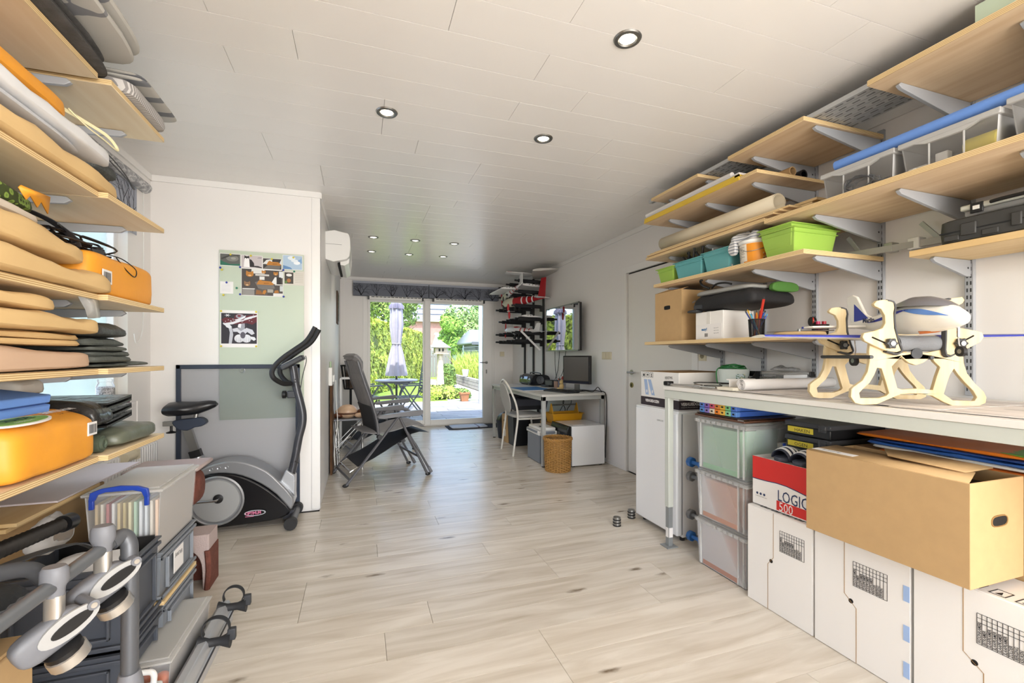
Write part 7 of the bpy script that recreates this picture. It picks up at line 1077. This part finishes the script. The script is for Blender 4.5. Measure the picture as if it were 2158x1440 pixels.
S('black_cable', 'thin black cables looping across the bench end', 'cable', MB().tube([(1.87, 2.12, Zb+.02), (1.95, 2.26, Zb+.025), (2.1, 2.22, Zb+.022), (2.2, 2.02, Zb+.02), (2.3, 1.98, Zb+.012)], .003, 6, sub=5).tube([(1.86, 2.08, Zb+.02), (1.95, 2.04, Zb+.018), (2.06, 2.16, Zb+.02), (2.25, 2.05, Zb+.018), (2.3, 1.95, Zb+.01)], .0025, 6, sub=5), black)
t = T('wire_tub', 'round white plastic tub holding coils of green wire', 'tub', (2.3, 2.3, Zb)); cx, cy = 2.275, 2.285; gw = mat('wire_green', '1f7a3a', .4); P('tub', MB().lathe((cx, cy, Zb), [(.088, 0), (.096, .10), (.098, .105), (.092, .105), (.082, .004)], 32), mat('tub_white', 'd3dcd8', .3), t)
for k in range(6): P('wire_coil', MB().tube([(cx+(.085-.008*k+.006*math.sin(3*a+k))*math.cos(a), cy+(.085-.008*k)*math.sin(a), Zb+.108+.004*k+.006*math.sin(2*a+k*1.3)) for a in [2*PI*i/24 for i in range(24)]], .0035, 6, closed=True), gw, t)
P('wire_tail', MB().tube([(cx-.085, cy+.03, Zb+.112), (cx-.10, cy+.035, Zb+.09), (cx-.104, cy+.03, Zb+.04), (cx-.10, cy+.02, Zb+.004)], .0035, 6, sub=4), gw, t); P('leaf_print', MB().loft([[Vector((cx+(.0895+.08*(z-Zb))*math.cos(a), cy+(.0895+.08*(z-Zb))*math.sin(a), z)) for a in [4.1+.09*i for i in range(8)]] for z in (Zb+.02, Zb+.075)], False, False), blotch('tub_print', ['d8d6b8', '7f9c8a', 'c9d7dc', '3f6b5a', 'cfd9d4'], 30), t); S('black_clip', 'black spring clip leaning against the white wire tub', 'clip', MB().prism([(2.30, Zb), (2.36, Zb), (2.365, Zb+.085), (2.345, Zb+.095), (2.315, Zb+.06), (2.29, Zb+.05)], 1, 2.16, 2.175), black, bev=.003)
t = T('parts_box', 'clear plastic box of small parts with black latch on bench', 'box', (2.45, 2.15, Zb)); P('body', MB().hollow(2.37, 2.0, Zb, 2.60, 2.25, Zb+.075, .003, .01), frost, t); P('lid', MB().box(2.36, 1.99, Zb+.075, 2.607, 2.26, Zb+.09), frost2, t, bev=.004); P('latch', MB().box(2.355, 2.15, Zb+.06, 2.368, 2.25, Zb+.093), black, t, bev=.003); P('latch', MB().box(2.56, 1.983, Zb+.06, 2.6, 1.99, Zb+.093), black, t, bev=.003)
S('small_parts', 'mixed green and grey small parts inside the clear box', 'parts', MB().soft(2.385, 2.015, Zb+.004, 2.59, 2.235, Zb+.055, p=3, n=10, amp=.015, sc=25, seed=85), blotch('parts_mix', ['4d6b4c', '9a9a92', '3c3f3c', 'b5a68c', '6f8a6c'], 45), kind='stuff')
S('plastic_wrap', 'crumpled clear wrap on top of the parts box', 'wrap', MB().soft(2.48, 2.06, Zb+.0925, 2.59, 2.2, Zb+.12, p=2, n=8, amp=.02, sc=18, seed=86), frost)
# model stand (birch plywood) and aeroplane
A0 = Vector((1.837, 1.155)); ux = Vector((.9298, -.3680)); vx = Vector((.3680, .9298)); MS = Matrix(((ux.x, vx.x, 0, A0.x), (ux.y, vx.y, 0, A0.y), (0, 0, 1, 0), (0, 0, 0, 1)))
zc = lambda pts: [((a-1010)*.000454, max(Zb+.003, 1.0175+(1020-b)*.000474)) for a, b in pts]
outer = [(800, 900), (795, 960), (830, 1010), (880, 1022), (1000, 1020), (1080, 985), (1190, 940), (1320, 935), (1440, 950), (1530, 1000), (1600, 1030), (1700, 1035), (1800, 1035), (1855, 1005), (1862, 960), (1840, 915), (1770, 850), (1710, 770), (1685, 690), (1680, 610), (1690, 520), (1600, 500), (1500, 590), (1400, 610), (1310, 612), (1200, 610), (1120, 590), (1050, 520), (950, 520), (940, 600), (945, 680), (930, 760), (890, 830), (820, 880)]
hc = [(1120, 720), (1140, 800), (1165, 890), (1200, 900), (1320, 893), (1445, 905), (1475, 800), (1502, 725), (1455, 680), (1435, 640), (1370, 690), (1310, 710), (1250, 690), (1195, 640), (1150, 690)]
hl = [(1005, 730), (1040, 735), (1070, 830), (1100, 930), (1080, 950), (1020, 970), (870, 970), (862, 930), (900, 890), (945, 850), (980, 790)]; hr_ = [(1610, 735), (1640, 780), (1690, 840), (1760, 910), (1790, 960), (1770, 990), (1600, 985), (1530, 935), (1555, 850), (1580, 780)]
aL = [(950, 232), (975, 205), (1020, 197), (1070, 200), (1105, 215), (1112, 260), (1104, 300), (1110, 420), (1150, 560), (1165, 595), (1130, 607), (1060, 600), (960, 560), (880, 520), (862, 490), (875, 458), (960, 440), (1020, 420), (1042, 380), (1038, 320), (1010, 270), (960, 248)]
aR = [(1640, 178), (1658, 205), (1640, 230), (1575, 262), (1550, 330), (1535, 420), (1640, 422), (1740, 440), (1795, 455), (1806, 490), (1780, 530), (1640, 600), (1555, 632), (1510, 620), (1512, 560), (1520, 440), (1478, 330), (1476, 215), (1550, 190)]
pL = [(1060, 203), (1105, 215), (1120, 260), (1113, 320), (1120, 420), (1150, 530), (1172, 590), (1140, 622), (1095, 612), (1050, 600)]; pR = [(1550, 195), (1485, 215), (1480, 300), (1515, 430), (1508, 590), (1530, 640), (1575, 625), (1612, 602)]
t = T('model_stand', 'birch plywood model aeroplane stand with two padded frames', 'model stand', (2.1, 1.2, Zb)); padm = mat('foam_edge', '4a4a4c', .85); knob = mat('knob_dark', '26282c', .3)
def sx_(mb, name, m, par=None, **k): return P(name, mb.xf(MS), m, par or t, **k)
for k in (0, .255):
    b = sx_(MB().prism(zc(outer), 1, k, k+.016, holes=[zc(hc), zc(hl), zc(hr_)]), 'frame', standw, bev=.002)
    for a_, p_ in ((aL, pL), (aR, pR)):
        am = sx_(MB().prism(zc(a_), 1, k-.017, k-.001), 'padded_arm', standw, bev=.002); sx_(MB().tube([(x, k-.009, z) for x, z in zc(p_)], .01, 6, sub=2, flat=(.011, .005, 0, 1, 0)), 'edge_pad', padm, am)
    for kx, ky, sl in ((1070, 540, ((935, 490), (1050, 540))), (1610, 540, ((1630, 530), (1725, 480)))):
        (x, z), = zc([(kx, ky)]); sx_(MB().tube([(px_, k-.0175, pz_) for px_, pz_ in zc(sl)], .003, 4), 'slot', gapm)
        star = [((.018+.003*math.cos(6*a))*math.cos(a)+x, (.018+.003*math.cos(6*a))*math.sin(a)+z) for a in [2*PI*i/36 for i in range(36)]]; sx_(MB().prism(star, 1, k-.034, k-.02), 'star_knob', knob, bev=.002); sx_(MB().cyl((x, k-.037, z), (x, k-.033, z), .009, n=12), 'knob_cap', steel)
for (px_, pz_) in zc([(945, 645), (1420, 650)]): sx_(MB().cyl((px_, -.01, pz_), (px_, .28, pz_), .007, n=10), 'tie_rod', charcoal)
(x, z0), (x1, _) = zc([(1180, 540), (1505, 540)]); sx_(MB().cyl((x, .02, z0), (x1, .02, z0), .029, n=20), 'foam_roller', mat('roller_grey', '77797c', .9, bump=.2, bs=150)); sx_(MB().cyl((zc([(1312, 615)])[0][0], -.004, zc([(1312, 618)])[0][1]), (zc([(1312, 615)])[0][0], .0, zc([(1312, 618)])[0][1]), .02, n=20), 'washer', charcoal)
pw = mat('plane_body', 'ece8df', .25); pbl = mat('plane_blue', '2f3a9c', .35); pb2 = mat('plane_sky', '5f8ad0', .35); pgy = mat('plane_canopy', '76757a', .3)
t = T('model_aeroplane', 'white model aeroplane with blue stripes and grey canopy on the stand', 'model plane', (2.05, 1.2, 1.25)); S0 = .149
prof = [(-.185, .010, .010, 1.325), (-.17, .026, .024, 1.328), (-.13, .045, .042, 1.335), (-.07, .058, .056, 1.34), (0, .065, .062, 1.343), (.06, .058, .058, 1.340), (.12, .045, .048, 1.336), (.19, .030, .036, 1.334), (.27, .018, .024, 1.335), (.355, .009, .014, 1.338)]
def ring_(y, a_, b_, zz, f0=0, f1=2*PI, n=24, off=0, k=1): return [Vector((S0+(a_*k+off)*math.cos(f0+(f1-f0)*i/(n-1 if f1-f0 < 6 else n)), y, zz+(b_*k+off)*math.sin(f0+(f1-f0)*i/(n-1 if f1-f0 < 6 else n)))) for i in range(n)]
def cr_(lst, y):
    for i in range(len(lst)-1):
        if lst[i][0] <= y <= lst[i+1][0]: u = (y-lst[i][0])/(lst[i+1][0]-lst[i][0]); return [lst[i][j]+(lst[i+1][j]-lst[i][j])*u for j in range(4)]
    return lst[-1]
ys = [-.185+.0135*i for i in range(41)]; sx_(MB().loft([ring_(*cr_(prof, min(.355, y))) for y in ys]), 'fuselage', pw); 
sx_(MB().loft([ring_(y, *cr_(prof, y)[1:], .55+q, PI-.55-q, 14, off=o_) for y, q, o_ in [(-.135, .6, .0015), (-.12, .3, .006), (-.09, .12, .012), (-.04, .0, .017), (.01, .0, .017), (.06, .05, .012), (.10, .25, .005), (.12, .5, .0015)]], False, False), 'canopy', pgy)
for f_ in (1, -1):
    m = MB(); seg = [(y, (.10+.42*math.sin((y+.16)/.16*1.6)*0+.25*(y+.16)/.15)) for y in [-.16+.012*i for i in range(13)]]
    a_of = lambda a: a if f_ > 0 else PI-a
    m.loft([[Vector((S0+(cr_(prof, y)[1]+.0012)*math.cos(a_of(a)), y, cr_(prof, y)[3]+(cr_(prof, y)[2]+.0012)*math.sin(a_of(a)))) for a in (c_-w_, c_-w_/2, c_, c_+w_/2, c_+w_)] for y, c_, w_ in [(-.155+.012*i, .18+.26*(i/13), .17*math.sin(PI*(i+.3)/14)+.01) for i in range(14)]], False, False); sx_(m, 'sky_stripe', pb2)
    m = MB(); m.loft([[Vector((S0+(cr_(prof, y)[1]+.0012)*math.cos(a_of(a)), y, cr_(prof, y)[3]+(cr_(prof, y)[2]+.0012)*math.sin(a_of(a)))) for a in (c_-w_, c_, c_+w_)] for y, c_, w_ in [(-.02+.0165*i, .45-.02*i, .14*math.sin(PI*(i+.3)/16)+.01) for i in range(16)]], False, False); sx_(m, 'blue_stripe', pbl)
sx_(MB().prism([(.20, 1.345), (.355, 1.345), (.385, 1.45), (.38, 1.468), (.345, 1.472), (.32, 1.46), (.27, 1.38)], 0, S0-.006, S0+.006), 'fin', pw, bev=.003); sx_(MB().prism([(.24, 1.352), (.335, 1.352), (.335, 1.43), (.31, 1.41)], 0, S0-.0068, S0+.0068), 'fin_flash', pbl)
sx_(MB().prism([(S0-.23, .30), (S0-.22, .275), (S0, .24), (S0+.22, .275), (S0+.23, .30), (S0+.22, .35), (S0-.22, .35)], 2, 1.322, 1.330), 'stabiliser', pw, bev=.002); sx_(MB().prism([(S0-.225, .34), (S0-.225, .351), (S0+.225, .351), (S0+.225, .34)], 2, 1.3215, 1.3305), 'stabiliser_edge', pbl)
af = airfoil(.2, .13); 
def wr(s): k = 1-.35*(abs(s)/.5)**1.5; return [Vector((S0+s, .06+.2*.3+(x-.06)*k, 1.268+z*k+.03*abs(s)*.6)) for x, z in af]
sx_(MB().loft([wr(s) for s in (-.52, -.5, -.3, -.08, .08, .3, .5, .52)]), 'wing', pw)
for s0, s1 in ((-.52, -.12), (.12, .52)): sx_(MB().loft([[Vector((p.x, p.y-.0006, p.z+.0012*(1 if j > 0 else -1))) for j, p in enumerate(wr(s)[:4])] for s in (s0, (s0+s1)/2, s1)], False, False), 'wing_stripe', pbl)
for s in (-.3, .3): sx_(MB().tube([(S0+s*.55, .10, 1.26), (S0+s*.56, .09, 1.22), (S0+s*.58, .09, 1.185)], .0022, 6), 'gear_strut', chrome); sx_(MB().cyl((S0+s*.58-.006, .09, 1.18), (S0+s*.58+.006, .09, 1.18), .02, n=18), 'wheel', dark); sx_(MB().cyl((S0+s*.58-.0065, .09, 1.18), (S0+s*.58+.0065, .09, 1.18), .009, n=12), 'wheel_hub', steel)
sx_(MB().cyl((S0+.03, -.12, 1.30), (S0+.03, -.12, 1.265), .005, n=10), 'gear_strut', chrome); sx_(MB().tube([(S0+.03, -.12, 1.265), (S0+.028, -.125, 1.24), (S0+.03, -.13, 1.222)], .0022, 6), 'gear_strut', chrome); sx_(MB().cyl((S0+.024, -.13, 1.215), (S0+.036, -.13, 1.215), .018, n=18), 'wheel', dark); sx_(MB().cyl((S0+.0235, -.13, 1.215), (S0+.0365, -.13, 1.215), .008, n=12), 'wheel_hub', steel)
sx_(MB().loft([ring_(y, *cr_(prof, y)[1:], -PI/2-w_, -PI/2+w_, 6, off=.001) for y, w_ in ((-.09, .02), (-.06, .45), (-.03, .5), (0, .02))], False, False), 'orange_patch', mat('patch_orange', 'e07b28', .5))
o_ = MS @ Vector((S0-.036, .335, 1.338)); u_ = MS.to_3x3() @ Vector((.0, -1, 0)); text('Marlin', .026, MS @ Vector((S0-.040, .235, 1.340)), u_, (0, 0, 1), mat('navy_ink', '1d2446', .6), t, bold=.001)
# ------------------------------------------------------------------ under the workbench
tint = {'g': mat('content_green', 'b4dcba', .7), 'p': mat('content_peach', 'eab497', .7), 'o': mat('content_rose', 'e3ab94', .7)}
for i, (z0, z1, c_, lb, cl_) in enumerate(((0, .275, 'o', 'clear storage box with rose panel, lowest in the stack beside the fridge', 'rose'), (.277, .552, 'p', 'clear storage box with peach panel, middle of the stack', 'peach'), (.554, .85, 'g', 'clear storage box with green panel, top of the stack', 'green'))):
    t = T('clear_box', lb, 'storage box', (2.05, 1.96, z0), 'stacked clear storage boxes'); P('body', MB().hollow(1.862, 1.785, z0, 2.30, 2.14, z1-.03, .003, .008), frost, t); P('lid', MB().box(1.855, 1.776, z1-.032, 2.306, 2.149, z1-.012).box(1.87, 1.79, z1-.012, 2.29, 2.135, z1), frost2, t, bev=.004)
    for y in (1.80, 1.835, 2.105): P('rib', MB().box(1.857, y-.003, z0+.01, 1.866, y+.003, z1-.03), frost2, t)
    m = MB()
    for k in range(9): m.box(1.8535, 1.79+k*.04, z1-.03, 1.8555, 1.815+k*.04, z1-.014)
    P('lid_teeth', m, frost2, t, kind='stuff'); S('folder_stack', '%s card sheets filling a clear storage box' % cl_, 'folder', MB().box(1.872, 1.845, z0+.008, 2.27, 2.10, z1-.05), tint[c_])
t = T('clear_box', 'clear file box with blue handle half hidden behind the stack', 'storage box', (2.2, 1.6, .5)); P('body', MB().hollow(2.06, 1.50, .0, 2.40, 1.76, .72, .003, .01), frost, t); P('lid', MB().box(2.05, 1.49, .72, 2.41, 1.77, .75), frost2, t, bev=.004); P('handle', MB().tube([(2.052, 1.73, .75), (2.045, 1.70, .725), (2.045, 1.60, .72), (2.052, 1.55, .74)], .008, 8, sub=3), bl, t); S('folder_stack', 'brown folders inside the half hidden clear box', 'folder', MB().box(2.08, 1.53, .01, 2.38, 1.73, .70), mat('folder_brown', '8b6f5a', .7))
t = T('brown_case', 'flat brown leather folder case on the clear box stack', 'case', (2.05, 1.95, .851)); P('cover', MB().box(1.865, 1.80, .851, 2.22, 2.16, .863), mat('leather_brown', '5d3d2c', .45), t, bev=.004); P('upper', MB().box(1.87, 1.80, .866, 2.22, 2.15, .872), mat('leather_dark', '3a2a22', .4), t, bev=.002); P('clasp', MB().box(1.862, 1.80, .862, 1.90, 1.84, .867), chrome, t)
cs = ['5b7fd0', '8a64b8', 'd85a78', 'e08a3c', 'e2b53c', '7fc98a', '4f78cf']; cs2 = ['5b8bd0', '8d7ac0', 'e0d2bc', 'e8842a', 'e6b84a', '8ecba0', '5a88cc']
for i, (z0, cl_) in enumerate(((.874, cs2), (.9045, cs))):
    t = T('color_box', ['lower', 'upper'][i]+' flat blue box with a row of rainbow coloured ends', 'box', (2.05, 2.0, z0)); P('case', MB().box(1.905, 1.865, z0, 2.26, 2.135, z0+.028), mat('box_blue', '3a62b8', .45), t, bev=.003)
    for k, c_ in enumerate(cl_): y = 2.135-.0386*(k+1); P('color_end', MB().box(1.878, y+.001, z0, 1.905, y+.0376, z0+.028), mat('end_'+c_, c_, .4), t, bev=.002); P('end_hole', MB().box(1.8765, y+.013, z0+.01, 1.879, y+.026, z0+.018), gapm, t)
hk = mat('case_charcoal', '1d1e20', .4)
for i, (z0, s_) in enumerate(((.752, 'OGEN'), (.820, 'HAKEN'))):
    t = T('fishing_case', 'black assortment case with yellow label reading %s' % s_, 'case', (2.2, 1.56, z0)); P('base', MB().box(1.995, 1.45, z0, 2.36, 1.67, z0+.042), hk, t, bev=.004); P('lid', MB().box(1.99, 1.445, z0+.042, 2.365, 1.675, z0+.064), clear('smoke_lid', '5a5c60', .6, .15), t, bev=.004); P('label', MB().box(1.9935, 1.53, z0+.012, 1.9955, 1.66, z0+.038), mat('label_yellow', 'd9c53a', .5), t); text(s_, .022, (1.9932, 1.625, z0+.016), (0, -1, 0), (0, 0, 1), ink, t, sx=1.1); P('latch', MB().box(1.985, 1.465, z0+.03, 1.996, 1.50, z0+.058), clear('smoke_lid', '5a5c60', .6, .15), t, bev=.002)
# LOGIC box with slippers
t = T('paper_box', 'white and red LOGIC 500 paper box holding slippers', 'box', (2.0, 1.59, .47)); red = mat('box_red', 'cc2a25', .5); nv = mat('box_navy', '24365f', .5); P('body', MB().hollow(1.852, 1.43, .473, 2.045, 1.735, .705, .004), boxw, t); X0 = 1.8515
wv = [(1.735, .598), (1.70, .598), (1.65, .600), (1.60, .604), (1.55, .603), (1.50, .596), (1.46, .589), (1.43, .583)]; P('red_panel', MB().prism([(1.735, .705), (1.43, .705)]+[(y, z) for y, z in wv[::-1]], 0, X0-.0006, X0+.0004), red, t, smooth=False); P('navy_line', MB().prism(wv+[(y, z-.004) for y, z in wv[::-1]], 0, X0-.0009, X0+.0004), nv, t, smooth=False); P('red_block', MB().box(X0-.0006, 1.43, .478, X0+.0004, 1.60, .522), red, t)
text('LOGIC', .072, (X0-.0012, 1.596, .524), (0, -1, 0), (0, 0, 1), nv, t, sx=.72); text('500', .058, (X0-.0012, 1.588, .479), (0, -1, 0), (0, 0, 1), paper, t, sx=.85)
for k in range(3): P('small_symbol', MB().lathe((X0-.0006, 1.708-.02*k, .527), [(.001, 0), (.006, 0), (.006, .0006), (.001, .0006)], 12, ax=0), nv, t)
text('multifunctional office paper', .006, (X0-.001, 1.717, .512), (0, -1, 0), (0, 0, 1), ink, t)
for y in (1.50, 1.58, 1.66): S('paper_roll', 'white paper roll in the red box, %s' % {1.50: 'right', 1.58: 'middle', 1.66: 'left'}[y], 'roll', MB().cyl((1.87, y, .665), (2.04, y, .665), .036, n=18), paper, group='white rolls in the red box')
sl = mat('slide_navy', '272c3c', .55); slw = mat('slide_white', 'e2e2e0', .5)
for i, y in enumerate((1.60, 1.505)):
    t = T('slide_slipper', ['left', 'right'][i]+' dark navy slide slipper with white stripes on the red box', 'slipper', (1.95, y, .70)); P('sole', MB().soft(1.855, y-.042, .702, 2.08, y+.042, .726, p=6, n=10, low=.5, pc=3), mat('slide_sole', '3a3f4c', .6), t)
    band = lambda x0_, x1_, dr, m, nm: P(nm, MB().loft([[Vector((x, y+(.046+dr)*math.cos(a), .715+(.052+dr-.012*abs(x-1.92)/.05)*math.sin(a))) for a in [PI*j/16 for j in range(17)]] for x in [x0_+(x1_-x0_)*q/4 for q in range(5)]], False, False), m, t, solid=.004)
    band(1.872, 1.965, 0, sl, 'strap')
    for k in range(3): band(1.885+k*.026, 1.897+k*.026, .0032, slw, 'stripe')
# white moving boxes
names_ = ['WOONKAMER', 'EETKAMER', 'SLAAPKAMER', 'SLAAPKAMER', 'SLAAPKAMER', 'SLAAPKAMER', 'ZOLDER', 'BERGING', 'KEUKEN']
def movebox(label, y0, y1, seam, kink):
    """front face looks to -x; flap seam at y = seam, shifted by kink below mid height"""
    t = T('moving_box', label, 'box', (2.05, (y0+y1)/2, 0), 'white moving boxes on the floor'); F = 1.833
    P('body', MB().box(F, y0+.002, 0, 2.045, y1-.002, .466), boxw, t, bev=.004); s0, s1 = seam, seam+kink; zk = .235
    P('front_flap', MB().prism([(y1-.004, .003), (s1, .003), (s1, zk-.02), (s0+(.0 if kink > 0 else 0), zk+.02), (s0, .463), (y1-.004, .463)], 0, F-.003, F), boxw, t, smooth=False); P('front_flap', MB().prism([(s1-.002, .003), (y0+.004, .003), (y0+.004, .463), (s0-.002, .463), (s0-.002, zk+.02), (s1-.002, zk-.02)], 0, F-.0022, F), boxw, t, smooth=False)
    P('flap_seam', MB().tube([(F-.003, s0-.001, .463), (F-.003, s0-.001, zk+.02), (F-.003, s1-.001, zk-.02), (F-.003, s1-.001, .003)], .0011, 4), cardd, t); P('finger_notch', MB().lathe((F-.0034, (s0+s1)/2-.004, zk), [(.001, 0), (.009, 0), (.009, .001), (.001, .001)], 14, ax=0), gapm, t)  # brown tube in card-edge colour paints the shadow line between the flaps
    a, b, z0, z1 = seam-.035, seam-.155, .30, .395; g = MB(); n = len(names_)
    for k in range(n+2): y = a+(b-a)*k/(n+1); g.box(F-.0036, y-.0005, z0, F-.0022, y+.0005, z1)
    for z in (z0, z1, z1-.014, z1-.028): g.box(F-.0036, b, z-.0005, F-.0022, a, z+.0005)
    P('table_print', g, ink, t, kind='stuff', smooth=False)
    for k, s_ in enumerate(names_): y = a+(b-a)*(k+.82)/(n+1); text(s_, .0118, (F-.0036, y, z0+.003), (0, 0, 1), (0, 1, 0), ink, t, bold=.0002, sx=.80)
    return t
b1 = movebox('white moving box with printed room table under the red paper box', 1.405, 1.748, 1.60, .03); b2 = movebox('white moving box with printed room table under the big brown box', 1.045, 1.40, 1.275, -.045); b3 = movebox('white moving box nearest the camera with blue tape on its side', .68, 1.04, .902, -.05)
for b_, y in ((b1, 1.42), (b3, .7)):
    for k in range(4): yc = y+.05+.06*k; P('top_symbol', MB().prism([(1.85, yc), (1.90, yc), (1.90, yc+.04), (1.85, yc+.04)], 2, .4662, .4668, holes=[[(1.853, yc+.003), (1.897, yc+.003), (1.897, yc+.037), (1.853, yc+.037)]]), ink, b_, smooth=False); P('top_symbol', MB().prism([(1.86, yc+.012), (1.885, yc+.02), (1.86, yc+.028)], 2, .4662, .4669), ink, b_)
for z in (.33, .19, .06): P('blue_tape', MB().box(1.829, 1.049, z, 1.8305, 1.068, z+.055), mat('tape_blue', '9db7e0', .5), b2)
t = T('cardboard_box', 'large plain brown cardboard box overhanging the white moving boxes', 'box', (1.89, 1.11, .487)); x0, x1, y0, y1, z0, z1 = 1.752, 2.03, .845, 1.375, .488, .812; P('body', MB().hollow(x0, y0, z0, x1, y1, z1, .005), card, t, bev=.003)
P('flap', MB().add([(x0+.002, y0+.004, z1+.001), (x0+.002, y1-.004, z1+.001), (x0+.16, y1-.012, z1+.008), (x0+.15, y0+.06, z1+.006)], [(0, 1, 2, 3)]), card, t, solid=.004); P('flap', MB().add([(x0+.10, y0+.06, z1+.012), (x0+.09, y0+.28, z1+.02), (x0+.2, y0+.36, z1+.022), (x1-.01, y0+.3, z1+.016), (x1-.01, y0+.07, z1+.010)], [(0, 1, 2, 3, 4)]), card, t, solid=.004); P('inside_shade', MB().box(x0+.02, y0+.02, z1-.05, x1-.02, y1-.02, z1-.04), card_shade, t)  # dark sheet paints the shade inside the open box
hs = rnd([(1.870, .668), (1.925, .668), (1.938, .683), (1.925, .698), (1.870, .698), (1.857, .683)], 3); P('hand_hole', MB().prism(hs, 1, y0-.001, y0+.002), gapm, t); P('hole_lip', MB().tube([(x, y0-.001, z) for x, z in hs], .0022, 5, closed=True), cardd, t); P('sticker', MB().box(x0+.02, y1-.17, z1+.0042, x0+.075, y1-.01, z1+.0055), paper, t); text('Rekening', .02, (x0+.035, y1-.04, z1+.0058), (0, -1, 0), (1, 0, 0), ink, t)
# colourful folders behind the brown box
S('support_carton', 'plain brown carton behind the large brown box', 'box', MB().box(2.05, .66, 0, 2.55, 1.42, .80), card, bev=.004)
for i, (y0_, y1_, z_, c_, lb) in enumerate(((.62, 1.30, .803, 'cf6a1c', 'lowest orange plastic folder behind the brown box'), (.66, 1.33, .815, 'd8d8d4', 'white plastic folder in the coloured folder pile'), (.70, 1.36, .826, '2d5ea8', 'lower blue plastic folder in the coloured folder pile'), (.72, 1.34, .838, '1f4a94', 'upper blue plastic folder in the coloured folder pile'), (.78, 1.42, .850, 'e07a1e', 'topmost orange folder behind the brown box'), (.55, .95, .852, '5ea83a', 'bright green plastic folder nearest the right frame edge'))):
    S('plastic_folder', lb, 'folder', MB().soft(2.04+.012*i, y0_, z_, 2.5, y1_, z_+.011, p=8, n=8, amp=.006, sc=9, seed=90+i, pc=14), mat('folder_'+c_, c_, .3), group='coloured plastic folders')
# dumbbells on a small rack between fridge and boxes
t = T('dumbbell_rack', 'slim black rack post holding small dumbbells beside the fridge', 'rack', (2.08, 2.26, 0)); P('post', MB().cyl((2.10, 2.26, 0), (2.10, 2.26, .62), .014, n=10), black, t); P('base', MB().box(2.03, 2.2, 0, 2.2, 2.32, .012), black, t, bev=.004)
for z in (.14, .38): P('peg', MB().box(2.0, 2.235, z-.012, 2.1, 2.285, z-.004), black, t)
for i, (z, c_, lb) in enumerate(((.034, 'dumbbell_blue', 'blue dumbbell on the rack base beside fridge'), (.17, 'dumbbell_grey', 'lower grey dumbbell beside the fridge'), (.41, 'dumbbell_grey', 'upper grey dumbbell beside the fridge'), (.50, 'dumbbell_blue', 'blue dumbbell highest beside the fridge'))):
    m_ = mat(c_, '2f66a8' if 'blue' in c_ else '6b6d70', .4); t = T('dumbbell', lb, 'dumbbell', (2.0, 2.26, z)); P('bar', MB().cyl((1.98, 2.22, z+.03), (1.98, 2.32, z+.03), .012), m_, t)
    for y in (2.205, 2.31): P('weight', MB().cyl((1.98, y, z+.03), (1.98, y+.03, z+.03), .032, n=8), m_, t, bev=.004)
